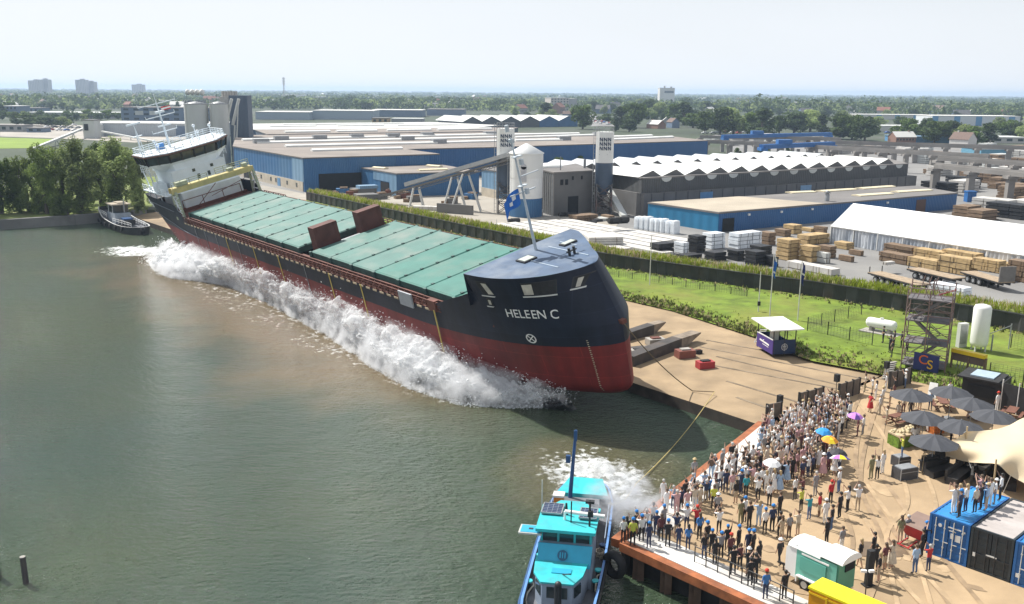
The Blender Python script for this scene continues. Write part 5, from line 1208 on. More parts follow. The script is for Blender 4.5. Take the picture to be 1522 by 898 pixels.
# ================================================================== TREES
def leafmat(name, c, tr=.25):
    m, nt, b, N, L = nodes(name); MATS[name] = m
    oi = N.new('ShaderNodeObjectInfo'); base = mixrgb(nt, noise_fac(nt, .45, 3, .35, .65), tuple(x*.62 for x in c), tuple(x*1.45 for x in c))
    hs = N.new('ShaderNodeHueSaturation'); mr = N.new('ShaderNodeMapRange'); mr.inputs[3].default_value = .75; mr.inputs[4].default_value = 1.3; L.new(oi.outputs['Random'], mr.inputs[0]); L.new(mr.outputs[0], hs.inputs['Value']); L.new(base, hs.inputs['Color'])
    L.new(hs.outputs[0], b.inputs['Base Color']); b.inputs['Roughness'].default_value = .75; b.inputs['Specular IOR Level'].default_value = .25
    t = N.new('ShaderNodeBsdfTranslucent'); L.new(hs.outputs[0], t.inputs['Color']); mx_ = N.new('ShaderNodeMixShader'); mx_.inputs[0].default_value = tr
    L.new(b.outputs[0], mx_.inputs[1]); L.new(t.outputs[0], mx_.inputs[2]); L.new(mx_.outputs[0], N['Material Output'].inputs[0]); return m
lf = [leafmat('foliage_mid', (.085, .13, .026), .35), leafmat('foliage_dark', (.07, .105, .036), .35), leafmat('foliage_willow', (.235, .29, .11), .5), leafmat('foliage_fresh', (.19, .25, .07), .5)]
m_bark = mat('bark', (.10, .08, .06), .9, var=.3, scale=3)
def crown(mb, n, size, lobes, mi=0, flat=.6):
    for _ in range(n):
        c, r = random.choice(lobes); d = V((random.gauss(0, 1), random.gauss(0, 1), random.gauss(0, 1))).normalized()*random.uniform(.45, 1.0)**.5
        p = V((c[0]+d.x*r[0], c[1]+d.y*r[1], c[2]+d.z*r[2]))
        nrm = (d*.7+V((random.gauss(0, .5), random.gauss(0, .5), random.gauss(.25, .5)))).normalized()
        a = nrm.cross(V((random.gauss(0, 1), random.gauss(0, 1), random.gauss(0, 1)))).normalized(); b = nrm.cross(a); s = size*random.uniform(.6, 1.3)
        mb.add([p-a*s*.5, p+b*s*.32, p+a*s*.5, p-b*s*.32], [(0, 1, 2, 3)], mi)
def tree_proto(h, w, nleaf, size, leafm, kind='round', th=.22):
    t = thing('tree', 'x', 'tree'); lobes = []; H_ = h
    if kind == 'bushy':
        for k in range(20): a = random.uniform(0, 2*pi); z = random.uniform(.20, .86)*h; q = random.uniform(0, .40)*w*sqrt(max(.05, 1-((z/h-.45)/.5)**2)); s = random.uniform(.15, .24); lobes.append(((cos(a)*q, sin(a)*q, z), (w*s, w*s, h*s*.75)))
    elif kind == 'round':
        for k in range(11): a = random.uniform(0, 2*pi); q = random.uniform(0, .30)*w; z = random.uniform(.36, .80)*h; s = random.uniform(.20, .32)*(1.15-abs(z/h-.55)); lobes.append(((cos(a)*q, sin(a)*q, z), (w*s, w*s, h*s*.62)))
    elif kind == 'tall':
        for k in range(16): a = random.uniform(0, 2*pi); z = random.uniform(.14, .90)*h; q = random.uniform(0, .30)*w*(1.1-z/h*.6); s = random.uniform(.14, .24)*(1.2-z/h*.5); lobes.append(((cos(a)*q, sin(a)*q, z), (w*s, w*s, h*.13)))
    elif kind == 'willow':
        for k in range(70): a = random.uniform(0, 2*pi); z = random.uniform(.07, .93)*h; q = random.uniform(0, .44)*w*(1.05-(z/h)**2*.75); s = random.uniform(.05, .13); lobes.append(((cos(a)*q, sin(a)*q, z), (w*s, w*s, h*random.uniform(.06, .14))))
    elif kind == 'poplar':
        for k in range(8): z = (.15+.1*k)*h; lobes.append(((random.uniform(-.06, .06)*w, random.uniform(-.06, .06)*w, z), (w*.42*sin(pi*(.2+.75*z/h))**.6,)*2+(h*.11,)))
    mb = MB(); crown(mb, nleaf, size, lobes); mb.build('crown', leafm, t)
    mb = MB(); mb.tube((0, 0, 0), (0, 0, h*.5), w*.035+.08, w*.02+.04, 7)
    for c, r in lobes[:7]: mb.tube((0, 0, h*random.uniform(.15, .4)), c, w*.014+.04, .03, 5)
    mb.build('trunk', m_bark, t)
    return [t, False, h]
def plant(pr, P, h, lab, grp, wscale=1., z=2.0, cat='tree', name=None):
    s = h/pr[2]; rz = random.uniform(0, 6.3)
    if not pr[1]: t = pr[0]; t.location = (P.x, P.y, z); t.rotation_euler.z = rz; pr[1] = True; t['label'] = lab; t['group'] = grp; t.scale = (s*wscale, s*wscale, s)
    else: t = dup(pr[0], (P.x, P.y, z), rz, lab, grp, (s*wscale, s*wscale, s))
    t['category'] = cat
    return t
# bank trees on the left (close)
near = [tree_proto(15, 12.5, 14000, .42, lf[2], 'willow'), tree_proto(15, 12, 13000, .42, lf[3], 'willow'), tree_proto(15, 11, 12000, .42, lf[0], 'willow')]
for i, (px, yb, yt, ws, k, lab) in enumerate((
    (178, 311, 206, 1.15, 0, 'tallest willow on the bank, directly left of the ship stern'), (122, 316, 207, 1.1, 0, 'broad grey green willow left of the tallest bank tree'), (96, 312, 220, .8, 1, 'slim bank tree between two broad willows'),
    (70, 318, 214, .9, 1, 'upright bank tree in the middle of the left row'), (30, 316, 232, 1.0, 1, 'lower rounded bank tree left of the upright one'), (3, 318, 234, 1.15, 2, 'dark bank tree cut by the left edge of the photo'), (-35, 320, 225, 1.1, 2, 'dark bank tree outside the left edge'),
    (150, 303, 212, 1.0, 2, 'dark bank tree standing behind the tallest willow'), (50, 303, 236, 1.0, 2, 'dark bushy bank tree behind the middle of the row'), (205, 306, 235, .7, 0, 'small willow closest to the ship stern'))):
    P = G(px, yb, 2); plant(near[k], P, zat(P, px, yt)-2, lab, 'trees along the far bank', ws)
for i in range(14):
    px = random.uniform(-10, 225); P = G(px, random.uniform(306, 320), 2); 
    pr = near[i % 3]; t = plant(pr, P, random.uniform(2.5, 5), 'low leafy bush under the bank trees on the far quay', 'bushes under the bank trees', 1.6, cat='bush'); t.name = 'bush'
mid = [tree_proto(14, 15, 2600, 1.25, lf[0], 'bushy'), tree_proto(14, 14, 2600, 1.2, lf[1], 'bushy'), tree_proto(14, 15, 2500, 1.25, lf[2], 'bushy'), tree_proto(14, 17, 2700, 1.3, lf[0], 'bushy'), tree_proto(16, 10, 1900, 1.1, lf[1], 'tall')]
ml = ((1047, 197, 162, 30), (1070, 200, 158, 40), (1090, 200, 156, 42), (1115, 201, 165, 38), (1132, 203, 160, 40), (1158, 199, 168, 20), (1180, 199, 164, 40), (1204, 196, 160, 44), (1222, 199, 170, 24), (1248, 207, 168, 44), (1266, 208, 166, 40), (1285, 210, 172, 38), (1293, 200, 172, 26),
      (1350, 208, 174, 44), (1372, 210, 178, 30), (1388, 213, 176, 40), (1410, 212, 178, 40), (1428, 214, 182, 36), (1446, 216, 186, 36), (1466, 215, 182, 40), (1494, 205, 178, 34), (1510, 206, 180, 28), (1535, 208, 178, 40),
      (775, 165, 148, 26), (812, 178, 152, 36), (866, 192, 152, 34), (893, 160, 147, 18), (916, 160, 147, 22), (902, 182, 168, 26), (923, 188, 158, 34), (944, 190, 148, 36), (962, 176, 146, 30), (976, 178, 150, 30), (1000, 184, 152, 30), (1016, 186, 151, 38), (1030, 190, 166, 34), (1052, 170, 150, 26), (935, 196, 176, 24), (915, 195, 180, 22),
      (25, 186, 166, 40), (45, 187, 167, 36), (68, 188, 172, 34), (90, 188, 172, 26), (105, 186, 174, 20), (215, 150, 136, 10), (160, 150, 143, 20), (126, 150, 138, 12), (230, 178, 166, 20), (150, 178, 172, 16))
for i, (px, yb, yt, w) in enumerate(ml):
    P = G(px, yb, 2); h = max(5, zat(P, px, yt)-2); pr = mid[i % 5] if w > 24 else mid[(i*3) % 5]
    wd_ = w*mpp(P); base_w = {0: 13, 1: 12, 2: 13, 3: 15, 4: 8}[mid.index(pr)]*h/pr[2]
    where = 'in the left distance by the car park' if px < 300 else 'in the tree belt beyond the huge blue warehouse' if px < 1040 else 'in the tree row behind the blue overhead cranes' if px < 1310 else 'in the tree row at the far right behind the crane runways'
    kind = ['round green tree', 'dark green tree', 'grey green tree', 'wide green tree', 'upright dark tree'][mid.index(pr)]
    plant(pr, P, h, f'{kind} {where}', 'trees '+where, min(2.4, max(.6, wd_/base_w)))
for px, py, yt in ((828, 253, 232), (768, 250, 238), (975, 236, 221), (1021, 233, 219), (1095, 227, 219), (1130, 226, 219), (862, 248, 230), (1140, 227, 221), (1170, 226, 221)):
    P = G(px, py+6, 2); plant(mid[3], P, max(4, zat(P, px, yt)-2), 'yellow green tree rising between the grey halls and the huge blue warehouse', 'trees between the halls', .75)
# scattered trees of the town, single ones as long as one can tell them apart
far_ = [tree_proto(12, 14, 420, 2.4, lf[0], 'bushy'), tree_proto(12, 13, 400, 2.4, lf[1], 'bushy'), tree_proto(12, 13, 400, 2.4, lf[2], 'bushy'), tree_proto(13, 9, 300, 2.1, lf[1], 'tall')]
rng = random.Random(11)
def townpx(lo=142.5, hi=168):
    while True:
        px = rng.uniform(-40, 1560); py = lo+(hi-lo)*rng.random()**1.35
        py += (px-761)*.0082
        if 330 < px < 760 and py > 164: continue
        return px, py
for i in range(74):
    px, py = townpx(147, 180); P = G(px, py, 2)
    if P.y < 560: continue
    pr = far_[rng.randrange(4)]; side = 'left' if px < 500 else 'middle' if px < 1000 else 'right'
    plant(pr, P, rng.uniform(8, 15), f'{["round green", "dark green", "grey green", "slim dark"][far_.index(pr)]} tree among the roofs of the distant town, {side} third of the photo', f'town trees, {side}', rng.uniform(.8, 1.5))
for n_, x0, x1, y0, y1, h0, h1, wh in ((52, 372, 770, 157, 164.5, 9, 17, 'belt behind the halls in the middle distance'), (16, 0, 280, 160, 166, 8, 14, 'belt of the left distance'), (14, 1, 180, 176, 181, 9, 14, 'belt of the left distance'), (40, 1040, 1535, 166, 190, 10, 18, 'belt of the right distance'), (26, 760, 1040, 160, 182, 10, 18, 'belt beyond the emblem silos')):
    for i in range(n_):
        px = x0+(x1-x0)*(i+rng.uniform(.1, .9))/n_; py = rng.uniform(y0, y1)+max(0, px-761)*.004; P = G(px, py, 2); h = rng.uniform(h0, h1)*mpp(P)*1.02; k_ = rng.randrange(3); pr = (mid if h0 > 9 else far_)[k_]
        plant(pr, P, max(6, min(22, h)), f'{["round green", "dark green", "grey green"][k_]} tree in the dense tree {wh}', f'trees of the {wh}', rng.uniform(1.0, 1.5))
# far woods and belts that read as one mass
mb = MB()
for i in range(9500):
    py = 137.9+ (rng.random()**1.6)*30; px = rng.uniform(-60, 1580); P = G(px, py+(px-761)*.0082, 2)
    dens = noise.noise(V((P.x*.0016, P.y*.0007, 2)))
    if dens < -.24 and rng.random() < .75: continue
    if P.y < 700 or P.y > 12500: continue
    if 330 < px < 1040 and py > 166: continue
    big_ = 1+1.0*max(0, noise.noise(V((P.x*.004, P.y*.002, 7)))); sc = 1+P.y/6000; h = rng.uniform(8, 14)*(.9+.1*sc)*big_; w = rng.uniform(11, 20)*sc
    lob = [((P.x+rng.uniform(-.4, .4)*w, P.y+rng.uniform(-.3, .3)*w, 2+h*rng.uniform(.35, .6)), (w*.5, w*.5, h*.42)) for _ in range(2)]
    crown(mb, 20, 4.4*sc, lob, rng.choice((0, 1, 1, 2)))
tag(mb.build('distant_woods', [lf[0], lf[1], lf[2]]), kind='stuff')
# ================================================================== TOWN
m_wallb = [mat('town_brick', (.26, .15, .11), .85, var=.15), mat('town_render', (.55, .53, .50), .8, var=.08), mat('town_grey', (.30, .30, .30), .8, var=.1), mat('town_slate_blue', (.13, .18, .26), .7, var=.1)]
m_tile = [mat('town_tile_red', (.22, .095, .065), .85, var=.2), mat('town_tile_dark', (.09, .085, .085), .8, var=.2), m_roofw, mat('town_tile_brown', (.15, .10, .08), .85, var=.2)]
def house_proto(w, d, h, rh, wm, rm):
    t = thing('house', 'x', 'house'); mb = MB(); mb.box((0, 0, h/2), (w, d, h)); mb.add([(-w/2, -d/2, h), (-w/2, d/2, h), (-w/2, 0, h+rh), (w/2, -d/2, h), (w/2, d/2, h), (w/2, 0, h+rh)], [(0, 2, 1), (3, 4, 5)]); mb.build('wall', wm, t)
    mb = MB(); e = .4
    for s in (-1, 1): mb.add([(-w/2-e, s*(d/2+e), h-.2), (w/2+e, s*(d/2+e), h-.2), (w/2+e, 0, h+rh+.15), (-w/2-e, 0, h+rh+.15), (-w/2-e, s*(d/2+e), h-.45), (w/2+e, s*(d/2+e), h-.45)], [(0, 1, 2, 3), (0, 4, 5, 1)])
    mb.box((w*.3, 0, h+rh+.3), (.8, .8, 1.4), 0, 1); mb.build('roof', [rm, wm], t)
    mb = MB()
    for k in range(int(w/2.6)): mb.box((-w/2+1.4+k*2.6, -d/2-.02, h*.55), (1.2, .1, 1.3))
    build_each(mb, 'window', m_glass, t)
    return [t, False]
hp = {}
hn = {}
for wi, wn2 in enumerate(('brick', 'white', 'grey', 'slate')):
    for ri, rn in enumerate(('red', 'dark', 'pale', 'brown')):
        if (wi+ri) % 2 == 0 or wi == 1: hp[wn2, rn] = house_proto(rng.uniform(9, 17), rng.uniform(8, 11), rng.uniform(4.5, 7), rng.uniform(3, 4.5), m_wallb[wi], m_tile[ri])
keys = list(hp)
def put_house(px, py, key=None, s=1, lab=None):
    P = G(px, py, 2); key = key or keys[rng.randrange(len(keys))]; pr = hp[key]; side = 'left' if px < 500 else 'middle' if px < 1000 else 'right'
    lab = lab or f'{key[0]} walled house with {key[1]} roof in the distant town, {side} third of the photo'; g = f'distant houses, {side}'
    if not pr[1]: t = pr[0]; t.location = (P.x, P.y, 2); t.rotation_euler.z = rng.uniform(0, 3); t.scale = (s,)*3; t['label'] = lab; t['group'] = g; pr[1] = True
    else: dup(pr[0], (P.x, P.y, 2), rng.uniform(0, 3), lab, g, s)
for i in range(90):
    px, py = townpx(144, 172); P = G(px, py, 2)
    if P.y < 600: continue
    put_house(px, py, None, rng.uniform(.8, 1.4))
for i in range(16): put_house(88+i*5.2, 152.6+.1*(i % 3), ('white', 'red') if i % 2 else ('white', 'brown'), .9, 'white terraced house with red brown roof in the far left terrace')
for i, (px, py) in enumerate(((1000, 190), (990, 186), (975, 191), (870, 184), (845, 176), (768, 170), (1340, 212), (1430, 222))): put_house(px, py, (('slate', 'brown'), ('grey', 'pale'), ('brick', 'pale'), ('white', 'brown'))[i % 4] if (('slate', 'brown'), ('grey', 'pale'), ('brick', 'pale'), ('white', 'brown'))[i % 4] in hp else ('white', 'dark'), .75, ['low house with pale gable among the trees behind the huge warehouse', 'house tucked between dense trees right of the right logo silo', 'dark roofed barn below the tree belt', 'house at the edge of the distant road', 'house left of the distant road', 'house beside the zigzag roofed sheds', 'small house behind the crane runways', 'dark pitched house near the far right tree row'][i])
# large flat buildings, each surveyed from its roof outline
def flat(name, lab, cat, px, yb, yt, wpx, d, wm, rm, win=0, skew=0.0, group=None):
    P = G(px, yb, 2); k = mpp(P); w = wpx*k; h = zat(P, px, yt)-2; t = thing(name, lab, cat, P, skew, group)
    mb = MB(); mb.box((0, d/2, h/2), (w, d, h)); mb.build('wall', wm, t)
    mb = MB(); mb.box((0, d/2, h+.15), (w+.6, d+.6, .5)); mb.build('roof', rm, t)
    if win:
        rows = max(1, int(h/3.2))
        for r_ in range(rows):
            for c in range(win): mb = MB(); mb.box((-w/2+(c+.5)*w/win, -.03, (r_+.6)*h/rows), (w/win*.5, .12, h/rows*.45)); mb.build('window', m_glass, t)
    return t, w, h
m_apt = mat('apartment_grey', (.42, .40, .39), .8, var=.08); 
for px, yb, yt, w, lab in ((52, 143, 120, 17, 'tall apartment block on the left horizon, left wing'), (66, 143, 118.5, 14, 'tall apartment block on the left horizon, right wing'), (121, 143, 119, 15, 'second tall apartment block on the left horizon, main part'), (134, 143, 122, 14, 'second tall apartment block on the left horizon, lower right part'), (205, 141, 126, 17, 'apartment block hardly rising over the trees left of the grey silos')):
    t, w_, h_ = flat('apartment_block', lab, 'apartment block', px, yb, yt, w, 25, m_apt, m_roofg, 7)
    mb = MB(); mb.box((w_*.1, 10, h_+2), (w_*.4, 8, 4)); mb.build('lift_housing', m_apt, t)
t, w_, h_ = flat('office_tower', 'white block with dark top window rising over the trees on the right horizon', 'office tower', 991, 157, 131, 22, 30, m_roofw, m_whited)
mb = MB(); mb.box((w_*.12, -.1, h_*.78), (w_*.62, .2, h_*.12)); mb.build('window_band', m_glass, t)
mb = MB(); mb.box((-w_*.15, 10, h_+2), (3, 3, 5)); mb.box((w_*.3, 10, h_+1.5), (4, 3, 3)); build_each(mb, 'roof_plant', m_greysteel, t)
t, w_, h_ = flat('office_block', 'beige office block with dotted windows among trees, middle distance', 'office block', 832, 165, 146, 28, 30, mat('office_beige', (.50, .45, .40), .8, var=.06), m_whited, 6, .25)
t, w_, h_ = flat('office_annex', 'grey windowless annex touching the beige office block', 'office block', 851, 165, 147, 13, 30, mat('office_grey', (.36, .35, .35), .8, var=.06), m_whited, 0, .25)
for args in (
    ('factory', 'dark slate factory front with white panels left of the twin silos', 'factory', 248, 181, 160.5, 134, 40, m_wallb[3], m_roofg, 9), ('depot', 'long pale depot with bright white roof edge left of the twin silos', 'depot', 228, 203, 184, 190, 30, mat('depot_grey', (.40, .43, .46), .7, var=.08, ribs=1.2), m_white, 0),
    ('depot', 'long grey depot with slanting roof line behind the car park', 'depot', 100, 176, 168, 130, 40, m_wallb[2], m_silog, 0), ('office_block', 'low dark office with round white rooftop at the far left', 'office block', 15, 172, 158, 22, 25, m_wallb[3], m_roofw, 4),
    ('office_block', 'low dark office right of the one with the round rooftop', 'office block', 40, 170, 161, 34, 25, m_wallb[3], m_roofg, 5), ('shed', 'grey site shed at the left end of the car park', 'shed', 12, 196, 187, 46, 12, m_wallb[2], m_roofg, 4), ('shed', 'small dark site shed beside the car park', 'shed', 52, 197, 191, 24, 10, m_wallb[3], m_roofg, 2),
    ('depot', 'pale blue industrial hall right behind the dark tower', 'depot', 420, 178, 167, 80, 40, mat('depot_blue', (.30, .36, .42), .7, var=.06), m_roofw, 0), ('depot', 'grey blue industrial hall with dark door in the middle distance', 'depot', 510, 178, 165, 90, 40, MATS['depot_blue'], m_roofw, 0), ('depot', 'blue industrial hall with white roof edge near the left logo silo', 'depot', 590, 174, 164, 75, 40, mat('depot_slate', (.13, .18, .25), .7, var=.08), m_roofw, 0), ('depot', 'dark blue hall at the right end of the middle distance halls', 'depot', 662, 172, 163, 56, 40, m_wallb[3], m_roofg, 0),
    ('depot', 'ochre brick workshop just behind the pale rear roofs', 'depot', 565, 184, 176, 24, 14, mat('ochre_brick', (.42, .29, .14), .8, var=.1), m_roofg, 3), ('depot', 'grey roofed workshop right of the ochre one', 'depot', 605, 184, 177, 46, 20, m_wallb[2], m_silog, 0),
    ('depot', 'blue and white striped hall at the right under the horizon', 'depot', 1450, 187, 173, 130, 35, mat('stripe_white', (.62, .64, .66), .6, var=.04), m_roofw, 0), ('depot', 'long low white hall left of the blue and white striped one', 'depot', 1330, 178, 171, 110, 30, m_wallb[1], m_roofw, 0), ('depot', 'white low hall behind the trees on the right', 'depot', 1340, 196, 188, 70, 25, m_wallb[1], m_silog, 0),
    ('depot', 'blue roofed low hall behind the crane runways on the right', 'depot', 1376, 212, 204, 82, 20, mat('hall_sky_blue', (.10, .27, .48), .6, var=.06), m_bluep, 0), ('shed', 'teal blue shed with pale roof at the right edge behind the runways', 'shed', 1480, 237, 222, 46, 18, mat('shed_teal', (.10, .26, .36), .6, var=.08), m_silog, 0), ('depot', 'low white building in front of the right edge trees', 'depot', 1500, 213, 205, 50, 20, m_wallb[1], m_silog, 3),
    ('depot', 'pale low hall with long roof behind the right hand trees', 'depot', 1190, 168, 163, 60, 30, m_wallb[1], m_roofw, 0), ('depot', 'white farm hall near the right horizon', 'depot', 1075, 158, 153, 40, 30, m_wallb[1], m_roofw, 0), ('depot', 'flat white hall among trees right of centre', 'depot', 1160, 160, 155.5, 30, 30, m_wallb[1], m_roofw, 0), ('depot', 'thin white greenhouse roof on the left horizon', 'depot', 20, 151, 146, 40, 30, m_wallb[1], m_roofw, 0), ('depot', 'pale hall under the second apartment block', 'depot', 95, 152, 147, 60, 30, m_wallb[1], m_silog, 0)):
    t, w_, h_ = flat(*args)
    if 'striped' in args[1]:
        for k in (0, 2, 4, 6, 7): mb = MB(); mb.box((-w_/2+w_*(k+.25)/8, -.1, h_/2), (w_/8*.55, .2, h_*.97)); mb.build('blue_panel', MATS['hall_sky_blue'], t)
    if args[0] == 'factory':
        for k in (.2, .36, .8): mb = MB(); mb.box((-w_/2+w_*k, -.1, h_*.62), (w_*.09, .25, h_*.3)); mb.build('white_panel', m_silog, t)
    if 'long pale depot' in args[1]: mb = MB(); mb.box((w_*.28, -.1, h_*.42), (w_*.2, .25, h_*.8)); mb.build('dark_panel', m_wallb[3], t)
rq = random.Random(91)
for i in range(46):
    px, py = townpx(143.5, 165); P = G(px, py, 2)
    if P.y < 800: continue
    k = mpp(P); t, w_, h_ = flat('depot', ['pale flat hall with white roof in the distant town, '+('left third' if px < 500 else 'middle' if px < 1000 else 'right third'), 'grey flat hall in the distant town, '+('left third' if px < 500 else 'middle' if px < 1000 else 'right third')][i % 2], 'depot', px, py, py-rq.uniform(7, 11)/k, rq.uniform(25, 80)/k, rq.uniform(18, 40), [m_wallb[1], m_wallb[2], m_wallb[3]][i % 3], m_roofw if i % 2 == 0 else m_silog, 0, rq.uniform(-.4, .4)); t['group'] = 'distant halls of the town'
# zigzag roofed sheds behind the huge warehouse
m_zz = mat('zigzag_front', (.09, .10, .115), .8, var=.1)
for i in range(6):
    pa, pb = G(688+i*28.5, 190.5-.4*i, 2), G(716+i*28.5, 190.1-.4*i, 2); w = (pb-pa).length; t = thing('gabled_shed', 'shed with pale zigzag roof in the row just behind the huge warehouse' if i < 4 else 'blue fronted shed at the right end of the zigzag roofed row', 'shed', pa, atan2((pb-pa).y, (pb-pa).x), 'row of zigzag roofed sheds')
    mb = MB(); mb.add([(0, 0, 0), (w, 0, 0), (w, 0, 4.5), (w/2, 0, 8), (0, 0, 4.5)], [(0, 1, 2, 3, 4)]); mb.box((w/2, 20, 2.2), (w, 39.9, 4.4)); mb.build('wall', m_zz if i < 4 else m_blue, t)
    mb = MB(); mb.add([(-.3, -.4, 4.4), (w/2, -.4, 8.2), (w/2, 45, 8.2), (-.3, 45, 4.4), (w+.3, -.4, 4.4), (w+.3, 45, 4.4)], [(0, 3, 2, 1), (1, 2, 5, 4)]); mb.build('roof', m_silog, t)
sheet('embankment', xy([(800, 202), (900, 206), (905, 202), (800, 198)]), 2.05, MATS['bright_field'])
# cell mast, thin mast on the right, small poles
p = G(423, 158, 2); k = mpp(p); zt = zat(p, 423, 115); t = thing('radio_mast', 'thin lattice radio mast with antennas on the left of the horizon', 'mast', p, wc=True)
mb = MB()
for a in range(3): mb.tube((p.x+2*cos(a*2.1), p.y+2*sin(a*2.1), 2), (p.x+.7*cos(a*2.1), p.y+.7*sin(a*2.1), zt), .3, .22, 5)
for i in range(14):
    z0_, z1_ = 2+(zt-2)*i/14, 2+(zt-2)*(i+1)/14; mb.tube((p.x-1.6+.07*i, p.y, z0_), (p.x+1.6-.07*i, p.y, z1_), .18, n=4)
mb.build('lattice', m_greysteel, t); mb = MB()
for z in (zt-2, zt-6, zt-10):
    for a in range(3): mb.box((p.x+1.6*cos(a*2.1), p.y+1.6*sin(a*2.1), z), (.9, .9, 2.6))
build_each(mb, 'antenna', m_whited, t)
# conveyor and hopper house in the gravel lot at the left, parked cars
A = G(50, 221, 3); p = G(133, 205, 2); B = atY(124, 191, p.y)
t = thing('conveyor', 'thin pale conveyor rising from left to a concrete hopper house behind the bank trees', 'conveyor', A, wc=True); mb = MB(); mb.beam(A, B, 1.4, .9); mb.build('belt_gallery', m_silog, t)
for s in (.4, .75): mb = MB(); q = A.lerp(B, s); mb.tube((q.x-1, q.y, 2), q, .2, n=5); mb.tube((q.x+1, q.y, 2), q, .2, n=5); mb.build('leg', m_greysteel, t)
t, w_, h_ = flat('hopper_house', 'concrete hopper house with dark opening at the end of the thin conveyor', 'hopper', 133, 206, 179, 17, 8, m_silog, m_mgrey); mb = MB(); mb.box((-w_*.2, -.1, h_*.62), (w_*.35, .25, h_*.35)); mb.build('opening', m_void, t)
q = G(150, 203, 2); A2_, B2_ = q+V((0, 0, 3)), G(228, 210, 3); t = thing('conveyor', 'low pale conveyor running right from the concrete hopper house', 'conveyor', q, wc=True); mb = MB(); mb.beam(A2_, B2_, 1.3, .7); mb.build('belt_gallery', m_silog, t)
for s in (.2, .6, .9): mb = MB(); w2 = A2_.lerp(B2_, s); mb.tube((w2.x, w2.y, 2), w2, .2, n=5); mb.build('leg', m_greysteel, t)
p = G(178, 203, 2); mb = MB(); mb.lathe((p.x-14, p.y, 0), [(5, 2), (5, 8), (4.6, 8.8), (.5, 10)], 20); tag(mb.build('storage_tank', m_silog), 'round pale storage tank at the left end of the long pale depot', 'tank')
def car_proto(mt):
    t = thing('parked_car', 'x', 'car'); mb = MB()
    prof = [(-2.1, .35), (-2.1, .85), (-1.2, .95), (-.7, 1.45), (.9, 1.45), (1.6, .95), (2.1, .8), (2.1, .35)]
    vs = [(x, -.85, z) for x, z in prof]+[(x, .85, z) for x, z in prof]; n = len(prof)
    mb.add(vs, [(i, (i+1) % n, n+(i+1) % n, n+i)[::-1] for i in range(n)]+[tuple(range(n)), tuple(range(2*n-1, n-1, -1))]); mb.build('body', mt, t)
    mb = MB(); mb.box((.1, 0, 1.2), (1.9, 1.74, .32)); mb.build('windows', m_glass, t)
    for x in (-1.3, 1.3):
        for y in (-.8, .8): mb = MB(); mb.tube((x, y-.12, .33), (x, y+.12, .33), .33, n=10); mb.build('wheel', m_blackm, t)
    return t
cps = [(car_proto(mat('car_'+n, c, .3)), n, [False]) for n, c in (('white', (.7, .7, .7)), ('grey', (.25, .26, .27)), ('black', (.02, .02, .025)), ('red', (.35, .03, .03)), ('blue', (.05, .12, .35)), ('silver', (.5, .51, .52)))]
rng2 = random.Random(5)
def put_car(P, yaw, lab, grp):
    t, n, u = cps[rng2.choice((0, 0, 0, 1, 2, 3, 4, 5, 5))]
    if not u[0]: t.location = P; t.rotation_euler.z = yaw; t['label'] = lab % n; t['group'] = grp; u[0] = True
    else: dup(t, P, yaw, lab % n, grp)
for r_ in range(3):
    for i in range(17):
        if rng2.random() < .15: continue
        put_car(G(64+i*11.5+r_*6, 185.5+r_*4.2+i*.35, 2), .9, '%s car parked in the open car park at the far left', 'cars in the far left car park')
for i in range(12): put_car(G(1050+i*9+rng2.uniform(-3, 3), 198.5+rng2.uniform(-1, 1), 2), rng2.uniform(0, .4), '%s car parked along the tree row beyond the crane yard', 'cars along the far tree row')
for i in range(26): put_car(G(rng2.uniform(870, 900)+i*.3, 172+i*.55, 2), 1.2, '%s vehicle on the distant road beside the trees behind the right logo silo', 'vehicles on the distant road')
for i in range(14): put_car(G(1320+i*13+rng2.uniform(-3, 3), 199+rng2.uniform(-1, 2), 2), rng2.uniform(0, .4), '%s car parked before the low halls at the far right', 'cars at the far right')
sheet('distant_road', xy([(868, 171), (884, 171), (915, 188), (878, 188)]), 2.06, m_asph)
for t, n, u in cps:
    if not u[0]:
        for c in list(t.children): bpy.data.objects.remove(c)
        bpy.data.objects.remove(t)
for pr in near+mid+far_+list(hp.values()):
    if not pr[1]:
        for c in list(pr[0].children): bpy.data.objects.remove(c)
        bpy.data.objects.remove(pr[0])
# ================================================================== AIR
m, nt, b, N, L = nodes('haze_air'); N.remove(b)
pv = N.new('ShaderNodeVolumePrincipled'); pv.inputs['Color'].default_value = (.60, .76, 1.0, 1); pv.inputs['Density'].default_value = 1.3e-4; pv.inputs['Anisotropy'].default_value = .2
L.new(pv.outputs[0], N['Material Output'].inputs['Volume'])
mb = MB(); mb.box0(-14500, 14500, -400, 14500, -4, 62); tag(mb.build('haze', m), kind='stuff')
